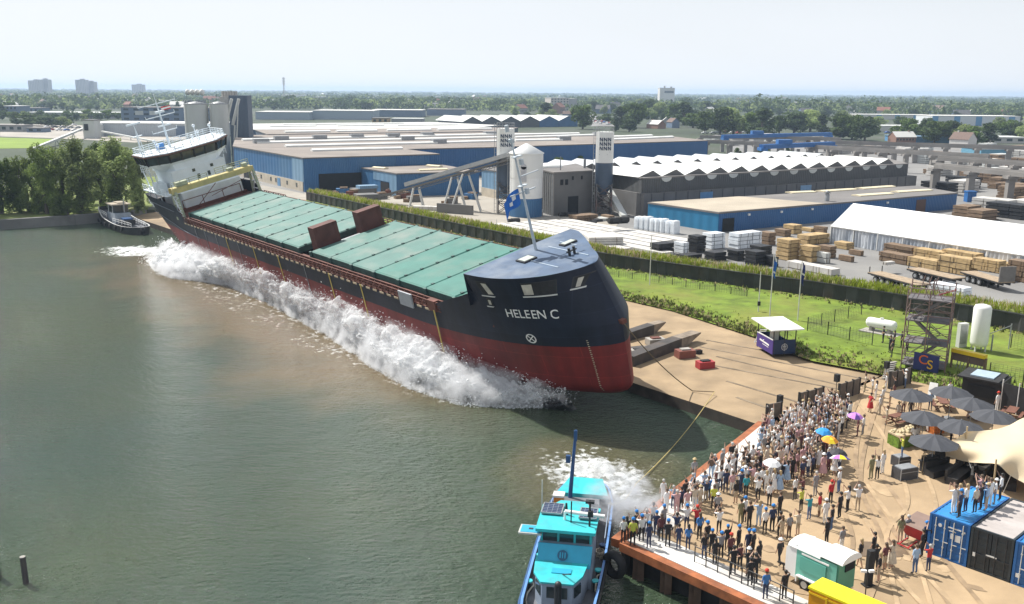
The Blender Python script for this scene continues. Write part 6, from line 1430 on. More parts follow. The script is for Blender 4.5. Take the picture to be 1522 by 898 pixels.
# ================================================================== SPRAY, SMOKE
def interp(P, t):
    d = [0]
    for a, b in zip(P, P[1:]): d.append(d[-1]+sqrt((b[0]-a[0])**2+(b[1]-a[1])**2))
    s = t*d[-1]
    for i in range(len(P)-1):
        if s <= d[i+1] or i == len(P)-2:
            f = (s-d[i])/max(1e-6, d[i+1]-d[i]); return (lp(P[i][0], P[i+1][0], f), lp(P[i][1], P[i+1][1], f))
LOW = [(212, 384), (232, 402), (262, 414), (300, 418), (345, 425), (400, 449), (450, 476), (500, 502), (560, 545), (620, 578), (690, 600), (760, 606), (810, 606), (850, 601)]
UPP = [(238, 356), (262, 352), (290, 362), (325, 376), (370, 388), (420, 406), (470, 424), (520, 442), (580, 470), (640, 498), (700, 531), (760, 552), (810, 568), (852, 583)]
SI = SHIPM.inverted()
def hit(px, py):                           # where the shell of the ship is met in that direction
    o = SI @ CAM; d = SI.to_3x3() @ ray(px, py); y = -7.3
    for _ in range(12):
        t = (y-o.y)/d.y; p = o+d*t; y = -(hull_hb(clamp(p.x, 3, 119), clamp(p.z, 0, 12))+.15)
    q = SHIPM @ p; q.z = max(.4, q.z); return q
HIT = [hit(*u) for u in UPP]
def hitS(s):
    q = interp(UPP, s); return hit(*q)
m_spray, nt, b, N, L = nodes('spray_white')
b.inputs['Base Color'].default_value = (.91, .92, .93, 1); b.inputs['Roughness'].default_value = .9; b.inputs['Specular IOR Level'].default_value = .1
at_ = N.new('ShaderNodeAttribute'); at_.attribute_name = 'body'
nf_ = noise_fac(nt, 1.6, 6, .25, .75, rough=.7); ad = N.new('ShaderNodeMath'); ad.operation = 'ADD'; L.new(at_.outputs['Fac'], ad.inputs[0]); L.new(nf_, ad.inputs[1])
mr = N.new('ShaderNodeMapRange'); mr.inputs[1].default_value = .72; mr.inputs[2].default_value = 1.12; L.new(ad.outputs[0], mr.inputs[0])
tr = N.new('ShaderNodeBsdfTransparent'); tl = N.new('ShaderNodeBsdfTranslucent'); tl.inputs['Color'].default_value = (.92, .93, .94, 1)
mA = N.new('ShaderNodeMixShader'); mA.inputs[0].default_value = .65; L.new(b.outputs[0], mA.inputs[1]); L.new(tl.outputs[0], mA.inputs[2])
mB = N.new('ShaderNodeMixShader'); L.new(mr.outputs[0], mB.inputs[0]); L.new(tr.outputs[0], mB.inputs[1]); L.new(mA.outputs[0], mB.inputs[2]); L.new(mB.outputs[0], N['Material Output'].inputs[0])
out3 = V((SNO.x, SNO.y, 0)); ax3 = V((SAX.x, SAX.y, 0))
rs = random.Random(21)
def layer(name, ns, ntt, hz, push, amp, dens, seed):
    vs = []; body = []
    for i in range(ns+1):
        s = i/ns; lo, up_ = interp(LOW, s), interp(UPP, s)
        a = G(*lo, 0); b_ = hitS(s); h = b_.z*hz*(.98+.22*noise.noise(V((s*26, seed, 0)))); 
        for j in range(ntt+1):
            t = j/ntt; p = a.lerp(b_, t); p.z = h*min(1, (t*1.12)**.75)
            q = V((p.dot(ax3)*.45, p.dot(out3)*.8, p.z*.9))
            n1 = noise.fractal(q+V((seed, 0, 0)), .8, 2.1, 5); n2 = noise.fractal(q*.35+V((seed, 7, 0)), .9, 2, 3); n3 = noise.fractal(q*3.1+V((0, seed, 0)), .7, 2.2, 4); va = (1.35 if s < .16 else .62 if s < .5 else 1.15)
            k = sin(pi*min(1, t*1.05+.04))*1.0
            ed_ = min(1, min(s, 1-s)*30)
            p += (out3*(push*k+amp*va*(n1*1.2+n2*.9)*k+.11*n3)+V((0, 0, 1))*(amp*va*(.8*n1+.7*n2)+.10*n3)*(.25+t))*ed_
            if p.z < .03: p.z = .03
            vs.append(p); body.append(dens*min(1, t*2.2+.15)*min(1, (1.02-t)*5+.3)*ed_+.35*n2)
    w = ntt+1; mb = MB(); mb.add(vs, [(i*w+j, (i+1)*w+j, (i+1)*w+j+1, i*w+j+1) for i in range(ns) for j in range(ntt)], 0, True)
    o = tag(mb.build(name, m_spray), kind='stuff'); at = o.data.attributes.new('body', 'FLOAT', 'POINT'); at.data.foreach_set('value', body); return o
layer('spray', 700, 56, .76, .35, .55, 1.05, 1.3); layer('spray_mist', 520, 36, .84, .75, .75, .36, 8.1)
# fine mist hanging in the spray: a closed swept body of scattering air
m, nt, b, N, L = nodes('spray_vapour'); N.remove(b); m.cycles.volume_step_rate = .02
pv = N.new('ShaderNodeVolumePrincipled'); pv.inputs['Color'].default_value = (.97, .98, 1, 1); pv.inputs['Anisotropy'].default_value = .2
at1 = N.new('ShaderNodeTexCoord'); nf1 = noise_fac(nt, .55, 5, .40, .66, rough=.62)
sx1 = N.new('ShaderNodeSeparateXYZ'); L.new(at1.outputs['Object'], sx1.inputs[0]); hf = N.new('ShaderNodeMapRange'); hf.inputs[1].default_value = .2; hf.inputs[2].default_value = 5.0; hf.inputs[3].default_value = 2.8; hf.inputs[4].default_value = .0; L.new(sx1.outputs[2], hf.inputs[0])
mu1 = N.new('ShaderNodeMath'); mu1.operation = 'MULTIPLY'; L.new(nf1, mu1.inputs[0]); L.new(hf.outputs[0], mu1.inputs[1]); L.new(mu1.outputs[0], pv.inputs['Density']); L.new(pv.outputs[0], N['Material Output'].inputs['Volume'])
vs = []; n_ = 80
for i in range(n_+1):
    s = i/n_; a = G(*interp(LOW, s), 0); b_ = hitS(s); k = min(1, min(s, 1-s)*14)*b_.z/3.2; o3 = out3*min(.9, .8*k)
    bb = b_-out3*.5
    for q, z in ((a+o3, .05), (a+o3*.6, 1.3*k+.1), (a.lerp(b_, .5), 2.5*k+.1), (b_, 3.2*k+.1), (bb, 3.0*k+.1), (bb, .05)): vs.append((q.x, q.y, z))
mb = MB(); mb.add(vs, [(i*6+j, (i+1)*6+j, (i+1)*6+(j+1) % 6, i*6+(j+1) % 6) for i in range(n_) for j in range(6)]+[tuple(range(5, -1, -1)), tuple(range(n_*6, n_*6+6))]); tag(mb.build('spray_vapour', m), kind='stuff')
# droplets and torn shreds of water thrown from the crest and the foot
mb = MB()
for i in range(5500):
    s = rs.random(); lo, up_ = interp(LOW, s), interp(UPP, s); t = rs.choice((rs.uniform(-.22, .1), rs.uniform(-.08, .05), rs.uniform(.3, 1.02), rs.uniform(.75, 1.08)))
    a = G(*lo, 0); b_ = hitS(s); h = b_.z*.82; p = a.lerp(b_, t); z = h*max(0, min(1, max(0, t)*1.12))**.75
    p.z = max(.06, z+rs.gauss(.05, .42)*(.35+max(0, t))); p += out3*(rs.gauss(.4, .5)*(.5+sin(pi*clamp(t))))
    sz = rs.uniform(.02, .055)*(1.6 if rs.random() < .08 else 1); d = (out3*rs.uniform(.2, 1)+V((0, 0, rs.uniform(-.5, .9)))+ax3*rs.gauss(0, .4)).normalized()
    e = d.cross(V((.3, .2, .9))).normalized(); g = d.cross(e); l = sz*rs.uniform(1, 3.2)
    vs = [p-d*l, p+e*sz, p+g*sz, p-e*sz, p-g*sz, p+d*l]; mb.add(vs, [(0, 2, 1), (0, 3, 2), (0, 4, 3), (0, 1, 4), (5, 1, 2), (5, 2, 3), (5, 3, 4), (5, 4, 1)], 0, True)
tag(mb.build('spray_droplets', mat('droplet_white', (.84, .86, .87), .5, var=.02)), kind='stuff')
# churned foam behind the tug: low lumpy crests
mb = MB(); vs = []; nA = 70
for i in range(nA+1):
    for j in range(nA+1):
        u, v_ = (i/nA-.5)*2, (j/nA-.5)*2; x, y = WASH.x+u*5.0, WASH.y+v_*5.6; r2_ = u*u+v_*v_
        hgt = max(0, 1-r2_)*(.25+.5*noise.fractal(V((x*.55, y*.4, 3)), .8, 2.1, 5))
        vs.append((x, y, hgt-.09))
mb.add(vs, [(i*(nA+1)+j, (i+1)*(nA+1)+j, (i+1)*(nA+1)+j+1, i*(nA+1)+j+1) for i in range(nA) for j in range(nA)], 0, True)
o = tag(mb.build('wash_foam', m_spray), kind='stuff'); at = o.data.attributes.new('body', 'FLOAT', 'POINT'); at.data.foreach_set('value', [clamp(.6-.7*((((v[0]-WASH.x)/5.0)**2+((v[1]-WASH.y)/5.6)**2))) for v in vs])
# exhaust smoke drifting from the tug across the quay corner
m, nt, b, N, L = nodes('exhaust_smoke'); N.remove(b)
pv = N.new('ShaderNodeVolumePrincipled'); pv.inputs['Color'].default_value = (.80, .82, .86, 1); pv.inputs['Anisotropy'].default_value = .1
tc = N.new('ShaderNodeTexCoord'); ln = N.new('ShaderNodeVectorMath'); ln.operation = 'LENGTH'; L.new(tc.outputs['Object'], ln.inputs[0])
fo = N.new('ShaderNodeMapRange'); fo.inputs[1].default_value = .25; fo.inputs[2].default_value = 1.0; fo.inputs[3].default_value = 1; fo.inputs[4].default_value = 0; L.new(ln.outputs['Value'], fo.inputs[0])
nzf = noise_fac(nt, 2.6, 4, .46, .72); mu = N.new('ShaderNodeMath'); mu.operation = 'MULTIPLY'; L.new(fo.outputs[0], mu.inputs[0]); L.new(nzf, mu.inputs[1])
m2_ = N.new('ShaderNodeMath'); m2_.operation = 'MULTIPLY'; m2_.inputs[1].default_value = 2.8; L.new(mu.outputs[0], m2_.inputs[0]); L.new(m2_.outputs[0], pv.inputs['Density']); L.new(pv.outputs[0], N['Material Output'].inputs['Volume'])
mb = MB(); mb.sphere((0, 0, 0), 1, 24, 14); o = tag(mb.build('smoke', m), kind='stuff'); q0, q1 = G(878, 745, 3.0), G(985, 740, 4.0); o.location = (q0+q1)/2; o.rotation_euler = (0, 0, atan2((q1-q0).y, (q1-q0).x)); o.scale = ((q1-q0).length*.62, 2.6, 1.8)
# ================================================================== TUG
P0 = G(872, 722, 1.0); tyaw = radians(-99.8); tug = thing('tugboat', 'turquoise and blue tugboat with tall blue mast, heading towards the bottom edge beside the quay', 'tugboat', (P0.x, P0.y, 0), tyaw)
m_tb = mat('tug_blue', (.018, .075, .21), .4, var=.2, dirt=(.06, .10, .16), dirt_amt=.4, dirt_scale=.8); m_tq = mat('tug_turquoise', (.035, .45, .49), .5, var=.12, dirt=(.10, .26, .27), dirt_amt=.6, dirt_scale=.9); m_tp = mat('tug_panel_blue', (.025, .33, .50), .45, var=.06); m_tg = mat('tug_grey', (.27, .33, .42), .5, var=.1, dirt=(.38, .42, .48), dirt_amt=.5, dirt_scale=1); m_td = mat('tug_deck', (.13, .135, .15), .8, var=.2)
def tw(x):
    if x < 3: return 1.35+.75*(clamp(x/3))**.6
    if x < 15: return 2.1+.1*sin(pi*(x-3)/12)
    return 2.1*max(0, 1-((x-15)/6.2)**2.2)**.5
def tz(x): return 1.15+.5*clamp((x-11)/10)**2+.1*clamp((4-x)/4)
xsT = [0, .5, 1.2, 2, 3, 5, 7, 9, 11, 13, 15, 16.5, 18, 19.2, 20.2, 20.9, 21.19]
mb = MB()
for s in (-1, 1):
    vs = []
    for x in xsT:
        w = tw(x); z = tz(x); vs += [(x, s*w*.86, -.4), (x, s*w*.97, .35), (x, s*w, z), (x, s*(w-.14), z), (x, s*(w-.14), z-.75)]
    f = []
    for i in range(len(xsT)-1):
        for k in range(4): g = (i*5+k, (i+1)*5+k, (i+1)*5+k+1, i*5+k+1); f.append(g if s < 0 else g[::-1])
    mb.add(vs, f[0::4]+f[1::4], 0, True); mb.add(vs, f[2::4], 1); mb.add(vs, f[3::4], 2)
w = tw(0); mb.quad((0, w, -.4), (0, -w, -.4), (0, -w, 1.2), (0, w, 1.2)); mb.build('hull', [m_tb, mat('tug_rail', (.12, .26, .55), .45), m_blackm], tug)
mb = MB(); vs = []
for x in xsT: w = max(.01, tw(x)-.1); vs += [(x, -w, tz(x)-.72), (x, w, tz(x)-.72)]
mb.add(vs, [(2*i, 2*i+2, 2*i+3, 2*i+1) for i in range(len(xsT)-1)]); mb.build('deck', m_td, tug)
for s in (-1, 1):
    mb = MB(); mb.path([V((x, s*(tw(x)+.06), tz(x)-.25)) for x in xsT[:-1]], .11, 6); mb.build('rub_rail', m_tb if s < 0 else m_blackm, tug)
def frust(x0, x1, w0, w1, z0, z1, mi=0, tx0=0, tx1=0, tw0=None, tw1=None):
    b0 = [(x0, -w0, z0), (x1, -w1, z0), (x1, w1, z0), (x0, w0, z0)]; tw0 = w0 if tw0 is None else tw0; tw1 = w1 if tw1 is None else tw1
    t0 = [(x0+tx0, -tw0, z1), (x1+tx1, -tw1, z1), (x1+tx1, tw1, z1), (x0+tx0, tw0, z1)]
    mb = MB(); mb.add(b0+t0, [(0, 3, 2, 1), (4, 5, 6, 7), (0, 1, 5, 4), (1, 2, 6, 5), (2, 3, 7, 6), (3, 0, 4, 7)], mi); return mb
mb = frust(.4, 3.2, 1.15, 1.75, 1.5, 1.78); mb.build('stern_cover', m_tq, tug)
mb = frust(.8, 2.8, .9, 1.2, .5, 1.5); mb.build('stern_locker', m_tb, tug)
mb = frust(4.2, 10.3, 1.25, 1.45, .45, 1.95); mb.build('engine_casing', m_td, tug)
mb = frust(9.8, 13.4, 1.5, 1.55, .4, 3.1); mb.build('wheelhouse', m_tg, tug)
mb = frust(10.6, 13.0, 1.42, 1.42, 3.1, 3.9); whs = mb.build('wheelhouse_glazing', m_glass, tug)
mb = MB()
for x in (10.6, 12.98):
    for y in (-1.42, -.45, .5, 1.42): mb.box((x+.03, y, 3.5), (.12, .12, .82))
for y in (-1.42, 1.42): mb.box((11.8, y, 3.5), (.12, .1, .82)); mb.box((11.6, y, 3.2), (2.8, .12, .12))
build_each(mb, 'window_post', m_tq, whs)
mb = frust(10.2, 13.55, 1.75, 1.72, 4.3, 4.48); rfT = mb.build('wheelhouse_roof', m_tq, tug); rfT.location.z = -.42
mb = frust(9.4, 10.2, .75, 1.2, 4.28, 4.46); mb.build('roof_extension', m_tq, rfT)
for x, y, w_, d_ in ((11.0, -1.05, 1.35, 1.2), (11.3, 1.12, 1.35, 1.0)):
    mb = MB(); mb.box((x, y, 4.6), (w_, d_, .07)); 
    for k in range(5): mb.box((x-w_/2+w_*(k+1)/6, y, 4.64), (.025, d_*.98, .012), mi=1)
    for k in range(3): mb.box((x, y-d_/2+d_*(k+1)/4, 4.64), (w_*.98, .02, .012), mi=1)
    for q in ((w_/2, 0, .06, d_), (-w_/2, 0, .06, d_), (0, d_/2, w_, .06), (0, -d_/2, w_, .06)): mb.box((x+q[0], y+q[1], 4.61), (q[2], q[3], .1), mi=2)
    mb.build('solar_panel', [mat('solar_navy', (.02, .035, .085), .25, var=.1), mat('solar_line', (.25, .28, .34), .5), m_greysteel], rfT)
mb = MB(); mb.box((13.0, -2.05, 4.1), (1.1, 1.35, .1)); mb.box((13.0, -2.05, 4.16), (.9, 1.15, .03), mi=1); mb.box((13, -2.05, 4.18), (.2, .25, .02), mi=2); mb.build('wing_board', [m_silog, m_tp, m_black], rfT)
mb = MB(); mb.tube((12.1, -.2, 5.0), (12.35, 2.15, 5.0), .12, n=8); mb.tube((12.1, -.2, 4.4), (12.1, -.2, 5.0), .07, n=6); mb.build('exhaust_pipe', m_white, rfT)
mb = MB(); mb.tube((12.4, .2, 4.4), (12.4, .2, 5.8), .04, n=6); mb.tube((11.4, -.2, 4.4), (11.4, -.2, 5.2), .12, .06, 8); mb.tube((12.7, 1.3, 4.4), (12.7, 1.3, 6.1), .06, n=6); mb.box((12.7, 1.3, 6.0), (.3, .5, .14)); mb.box((12.8, 1.35, 5.3), (.2, .3, .35)); build_each(mb, 'roof_lamp', m_black, rfT)
# slanting front of the wheelhouse with emblem
mb = MB(); F = [(13.42, -1.57, 3.15), (13.42, 1.57, 3.15), (14.0, 1.5, 2.05), (14.0, -1.5, 2.05)]; mb.add(F+[(13.3, -1.57, 3.12), (13.3, 1.57, 3.12), (13.3, 1.5, 2.05), (13.3, -1.5, 2.05)], [(0, 1, 2, 3)[::-1], (0, 4, 5, 1), (0, 3, 7, 4), (1, 5, 6, 2), (3, 2, 6, 7)]); fp = mb.build('front_panel', m_tp, tug)
mb = MB(); c = V((13.73, -.1, 2.62)); ux = V((0, 1, 0)); uz = V((-.58, 0, 1.1)).normalized(); nn = V((1.1, 0, .58)).normalized()
pts = [c+nn*.03+ux*(.3*cos(2*pi*i/20))+uz*(.3*sin(2*pi*i/20)) for i in range(20)]; mb.add(pts, [tuple(range(20))]); 
for k in range(-1, 2): mb.add([c+nn*.045+ux*(k*.14+a_)+uz*b_ for a_, b_ in ((-.03, -.15), (.03, -.15), (.03, .17), (-.03, .17))], [(0, 1, 2, 3)], 1)
mb.build('emblem', [mat('emblem_dark', (.02, .09, .17), .6), m_tp], fp)
# fore cabin
mb = MB(); pl = [(13.4, -1.6), (13.4, 1.35), (15.2, 1.15), (16.2, .75), (16.2, -.95), (15.2, -1.45)]
mb.prism(pl, .5, 2.2); cab = mb.build('fore_cabin', m_tg, tug); mb = MB(); mb.prism([(x*1+(.12 if x > 14 else 0), y*1.06) for x, y in pl], 2.2, 2.3); mb.build('cabin_roof', m_tq, cab)
mb = MB(); mb.box((16.22, -.1, 1.65), (.05, 1.15, .65)); mb.box((15.72, .98, 1.65), (.75, .06, .6), -.38); mb.box((15.72, -1.22, 1.65), (.75, .06, .6), .46); build_each(mb, 'cabin_window', m_glass, cab)
mb = MB(); mb.box((15.0, .0, 2.33), (.55, 1.1, .04)); mb.build('cabin_skylight', m_tp, cab)
mb = MB(); mb.tube((15.3, .1, 2.3), (16.0, .6, 2.75), .04, n=5); mb.tube((17.0, .05, .5), (17.0, .05, 2.5), .2, n=10); mb.sphere((17.0, .05, 2.6), .2); mb.build('bow_post', m_black, tug)
# mast with lamp bracket, orange box, bollards, ropes
mb = MB(); mb.tube((4.3, -.8, .8), (4.2, -.45, 6.7), .16, .09, 8); mb.box((4.35, -.9, 4.7), (.25, .3, .5)); mb.box((4.2, -.47, 6.3), (.18, .22, .7)); mb.tube((4.3, -.8, 1.2), (4.3, -.3, 1.2), .1, n=6); mb.build('mast', m_tb, tug)
mb = MB(); mb.box((5.6, -1.33, 2.2), (.65, .65, .8)); mb.box((5.6, -1.33, 2.68), (.75, .75, .14), mi=1); mb.tube((5.6, -1.33, .5), (5.6, -1.33, 1.85), .06, n=6, mi=1); mb.build('deck_box', [mat('box_orange', (.55, .19, .02), .5, var=.15), m_whited], tug)
for x, y, c_ in ((9.3, -1.75, m_tq), (11.0, -1.8, m_tq), (14.2, -1.95, m_tq), (17.6, -1.25, m_tq), (18.1, -1.0, m_tq), (9.0, 1.85, m_tb), (12.2, 1.85, m_tq), (13.5, 1.8, m_tq), (17.7, .95, m_tq), (18.0, .7, m_tq)):
    mb = MB(); mb.tube((x, y, .4), (x, y, 1.05), .15, n=10); mb.tube((x, y, 1.05), (x, y, 1.14), .21, n=12, mi=1); mb.build('bollard', [m_black, c_], tug)
for pts_ in ([V((9.5+.4*cos(i*.8), 1.75+.28*sin(i*.8), .6+i*.015)) for i in range(26)], [V((13.4+i*.5, -1.85+.12*sin(i*1.3), .55+.25*sin(i*.7)**2)) for i in range(9)], [V((12.2+.3*i, 1.9+.1*sin(i*2), .7+.4*sin(i)**2)) for i in range(8)]): mb = MB(); mb.path(pts_, .05, 5); mb.build('coiled_rope', mat('rope_pale', (.48, .44, .36), .9), tug)
mb = MB(); mb.tube((9.2, -1.95, .5), (9.7, -1.9, 5.4), .035, n=5); mb.build('whip_antenna', m_whited, tug)
mb = MB(); rails(mb, [(4.4, -1.9), (8.5, -2.0)], 1.2, .6, 1, 1.4, .025); rails(mb, [(4.4, 1.9), (9.5, 2.0)], 1.2, .6, 1, 1.4, .025); mb.build('side_railing', m_tg, tug)
# ================================================================== WORKBOAT AT THE FAR BANK
A = G(160, 330, 0); B = G(223, 354, 0); dW = (B-A); LW = min(24, dW.length); wyaw = atan2(dW.y, dW.x)
wb = thing('workboat', 'small black workboat with white wheelhouse moored at the far bank beside the ship stern', 'workboat', (A.x, A.y, 0), wyaw); sc_ = LW/20
def ww(x): x = x/sc_; return sc_*(2.5*max(0, 1-((x-9)/11)**4)**.5 if x > 9 else 2.5*(.55+.45*clamp((x+.01)/6)**.7))
mb = MB(); xsW = [i*LW/16 for i in range(17)]
for s in (-1, 1):
    vs = []
    for x in xsW: w = max(.02, ww(x)); z = 1.3+2.2*(1-x/LW)**3+.3*(x/LW)**2; vs += [(x, s*w*.85, -.3), (x, s*w, z-.5), (x, s*w, z), (x, s*(w-.2), z), (x, s*max(.01, w-.2), z-.8), (x, 0, z-.8)]
    f = [(i*6+k, (i+1)*6+k, (i+1)*6+k+1, i*6+k+1) if s < 0 else (i*6+k, i*6+k+1, (i+1)*6+k+1, (i+1)*6+k) for i in range(16) for k in range(5)]
    mb.add(vs, f[0::5]+f[1::5], 0, True); mb.add(vs, f[2::5], 1); mb.add(vs, f[3::5]+f[4::5], 2)
w = ww(0); mb.quad((0, w, -.3), (0, -w, -.3), (0, -w, 3.5), (0, w, 3.5)); mb.build('hull', [m_black, m_whited, m_td], wb)
x0 = LW*.38
mb = MB(); mb.box((x0, 0, 2.0), (5.2, 3.2, 2.2)); mb.build('deckhouse', m_tp if False else mat('boat_steel', (.33, .37, .42), .6, var=.2), wb); mb = MB(); mb.box((x0-.3, 0, 3.9), (3.4, 3.0, 1.6)); wg = mb.build('wheelhouse', m_glass, wb)
mb = MB()
for xx in (-2, 1.4):
    for yy in (-1.5, 0, 1.5): mb.box((x0-.3+xx*.85, yy, 3.9), (.15, .15, 1.62))
build_each(mb, 'window_post', m_white, wg)
mb = MB(); mb.box((x0-.3, 0, 4.85), (4.4, 3.8, .25)); mb.box((x0-.3, .3, 5.1), (3, 1.6, .25)); mb.build('wheelhouse_roof', m_roofb, wb)
mb = MB(); mb.tube((x0+2.4, .4, 2), (x0+2.2, .4, 6), .12, n=6); mb.tube((x0-3.5, 0, 2), (x0-3.5, 0, 5), .3, n=8); mb.build('funnel_mast', m_greysteel, wb)
mb = MB(); mb.box((x0+5, 0, 1.6), (3, 2.4, 1.0)); mb.box((x0+5, 0, 2.2), (2.2, 1.8, .4), mi=1); mb.build('winch', [m_black, m_tb], wb)
mb = MB(); rails(mb, [(x0+2, -2.0), (LW*.9, -1.4)], 1.4, .8, 2, 1.5, .04); rails(mb, [(2, -1.8), (x0-1, -2.3)], 2.2, .8, 2, 1.5, .04); rails(mb, [(x0+2, 2.0), (LW*.9, 1.4)], 1.4, .8, 2, 1.5, .04); mb.build('railing', m_white, wb)
mb = MB()
for i in range(6): x = 3+i*LW*.14; mb.tube((x, -ww(x)-.12, .9), (x+.01, -ww(x)-.35, .9), .42, n=12)
mb.tube((LW-.2, -.4, .9), (LW-.2, .4, .9), .5, n=10); build_each(mb, 'tyre_fender', m_blackm, wb)
# mooring piles at the lower left
for px, py, yt, lab in ((39, 867, 828, 'dark square mooring pile with pale top standing in the water at lower left'), (-2, 858, 815, 'dark mooring pile cut off by the left edge of the photo')):
    p = G(px, py, 0); h = zat(p, px, yt); mb = MB(); mb.tube((p.x, p.y, -1), (p.x-.04, p.y, h), .17, .17, 8); mb.tube((p.x-.04, p.y, h), (p.x-.04, p.y, h+.03), .175, .16, 8, 1); tag(mb.build('mooring_pile', [mat('pile_wood', (.035, .033, .032), .8, var=.35, scale=3, stretch=(1, 1, .2)), m_conc]), lab, 'mooring pile')
# ================================================================== QUAY AND PLAZA FURNITURE
# tyre fender at the quay corner
p = QK+V((-.15, -.45, 0)); mb = MB(); R1, r1 = .62, .24; vs = []; dN = V((-qd.y, qd.x, 0)); dN = -dN if dN.y > 0 else dN
for i in range(28):
    for j in range(10):
        a, b_ = 2*pi*i/28, 2*pi*j/10; rr = R1+r1*cos(b_); vs.append(V((p.x, p.y, .95))+qd*(rr*cos(a)+.55)+V((0, 0, rr*sin(a)))+dN*(r1*1.3*sin(b_)+.35))
mb.add(vs, [(i*10+j, ((i+1) % 28)*10+j, ((i+1) % 28)*10+(j+1) % 10, i*10+(j+1) % 10) for i in range(28) for j in range(10)], 0, True); tag(mb.build('tyre_fender', m_blackm), 'large black tyre fender hanging at the quay corner beside the tug', 'tyre fender')
# railing and grey ramp along the near quay edge
A, B = G(1032, 838, 2), G(1178, 906, 2); t = thing('quay_railing', 'dark steel railing on a grey ramp beside the white quay deck, helmets behind it', 'railing', A, wc=True); d = (B-A).normalized(); n_ = V((-d.y, d.x, 0)); n_ = n_ if n_.x > 0 else -n_
for k in range(9):
    p = A.lerp(B, k/8); mb = MB(); mb.tube((p.x, p.y, 2), (p.x, p.y, 3.1), .035, n=6); mb.build('post', m_black, t)
for z in (2.55, 3.08): mb = MB(); mb.tube((A.x, A.y, z), (B.x, B.y, z), .03, n=6); mb.build('rail', m_black, t)
mb = MB(); q = A+n_*.45; q2 = B+n_*.45; mb.beam((q.x, q.y, 2.06), (q2.x, q2.y, 2.06), .85, .06); mb.build('ramp', m_concd, t)
# barriers between crowd and slipway
def barrier(a, b_, h, lab, name='barrier_wall', mt=None):
    A, B = G(*a, 2.03), G(*b_, 2.03); d = (B-A); n = max(1, round(d.length/1.1)); t = thing(name, lab, 'barrier', A, wc=True); yw = atan2(d.y, d.x)
    for i in range(n):
        p = A.lerp(B, (i+.5)/n); mb = MB(); mb.box((p.x, p.y, 2+h/2), (d.length/n*.97, .1, h*(1-.05*(i % 2))), yw); mb.build('panel', mt or mat('barrier_brown', (.12, .10, .085), .85, var=.25, scale=1.5, dirt=(.25, .22, .18), dirt_amt=.5, dirt_scale=.8), t)
    for i in range(n+1): p = A.lerp(B, i/n); mb = MB(); mb.box((p.x, p.y, 2+h*.52), (.12, .22, h*1.06), yw); mb.build('post', m_black, t)
    return t
barrier((1139, 622), (1160, 618), 1.25, 'brown barrier wall at the quay corner where the crowd meets the slipway'); barrier((1187, 606), (1222, 596), 1.35, 'brown barrier wall behind the densest crowd, left of the tall speaker pole'); barrier((1246, 595), (1276, 585), 1.5, 'brown barrier wall right of the tall speaker pole'); barrier((1321, 578), (1352, 570), 1.6, 'dark barrier wall below the scaffold tower'); barrier((1139, 622), (1139.5, 627), 1.25, 'short brown barrier end panel at the quay corner bollard')
for px, py, yt, lab in ((1158, 611, 588, 'black speaker on a short pole above the crowd at the quay corner'), (1242, 588, 557, 'black speaker on a tall pole between two brown barrier walls'), (1316, 564, 538, 'black speaker on a pole at the foot of the grass slope')):
    p = G(px, py, 2); zt = zat(p, px, yt); t = thing('speaker_pole', lab, 'speaker', p, wc=True); mb = MB(); mb.tube((p.x, p.y, 2), (p.x, p.y, zt-.4), .03, n=6)
    for k in range(3): mb.tube((p.x, p.y, 2.5), (p.x+.4*cos(k*2.1), p.y+.4*sin(k*2.1), 2.0), .02, n=5)
    mb.build('stand', m_black, t); mb = MB(); mb.box((p.x, p.y, zt-.3), (.42, .38, .68), .6); mb.build('cabinet', m_blackm, t)
# ---- ticket-style booth on the slipway
A, B, Cc = G(1124.5, 515, 2.0), G(1148, 528.5, 2.0), G(1178, 525, 2.0)
a1, a2 = (A-B), (Cc-B); a1.z = a2.z = 0; w1, w2 = a1.length, a2.length; a1.normalize(); a2 = a2-a1*a2.dot(a1); a2.normalize()
bt = thing('viewing_booth', 'purple and navy booth with white flat roof standing on the slipway by the grass', 'booth', B, wc=True)
def bp_(u, v_, z): p = B+a1*u+a2*v_; return V((p.x, p.y, 2+z))
m_pur = mat('booth_purple', (.055, .030, .20), .5, var=.06); m_bn = mat('booth_navy', (.010, .030, .085), .5, var=.08)
mb = MB(); mb.beam(bp_(0, 0, .85), bp_(w1, 0, .85), .08, 1.5); pp = mb.build('side_panel', m_pur, bt)
mb = MB(); mb.text('NEWTECHNOLOG', bp_(w1*.5, -.06, .95), -a1, (0, 0, 1), .30, .02) if False else mb.beam(bp_(w1*.80, -.05, 1.02), bp_(w1*.22, -.05, .88), .02, .17)
mb.beam(bp_(w1*.62, -.05, .70), bp_(w1*.25, -.05, .63), .02, .05); mb.box(bp_(w1*.55, -.05, 1.14), (.12, .12, .1)); mb.build('lettering', m_letter, pp)
mb = MB(); mb.beam(bp_(.05, 0, .85), bp_(.05, w2, .85), .08, 1.5); fp2 = mb.build('front_panel', m_bn, bt)
mb = MB(); c = bp_(-.03, w2*.5, .85); ux = a2; uz = V((0, 0, 1)); 
for i in range(24):
    t0, t1 = 2*pi*i/24, 2*pi*(i+1)/24; mb.add([c+ux*(r_*cos(q))+uz*(r_*sin(q)) for r_, q in ((.36, t0), (.36, t1), (.30, t1), (.30, t0))], [(0, 1, 2, 3), (3, 2, 1, 0)])
for x0_, x1_, z0_, z1_ in ((-.04, .04, -.42, .4), (-.22, .22, .06, .14), (-.18, -.12, -.2, .1), (.12, .18, -.2, .1)): mb.add([c+ux*x+uz*z for x, z in ((x0_, z0_), (x1_, z0_), (x1_, z1_), (x0_, z1_))], [(0, 1, 2, 3), (3, 2, 1, 0)])
mb.build('emblem', m_letter, fp2)
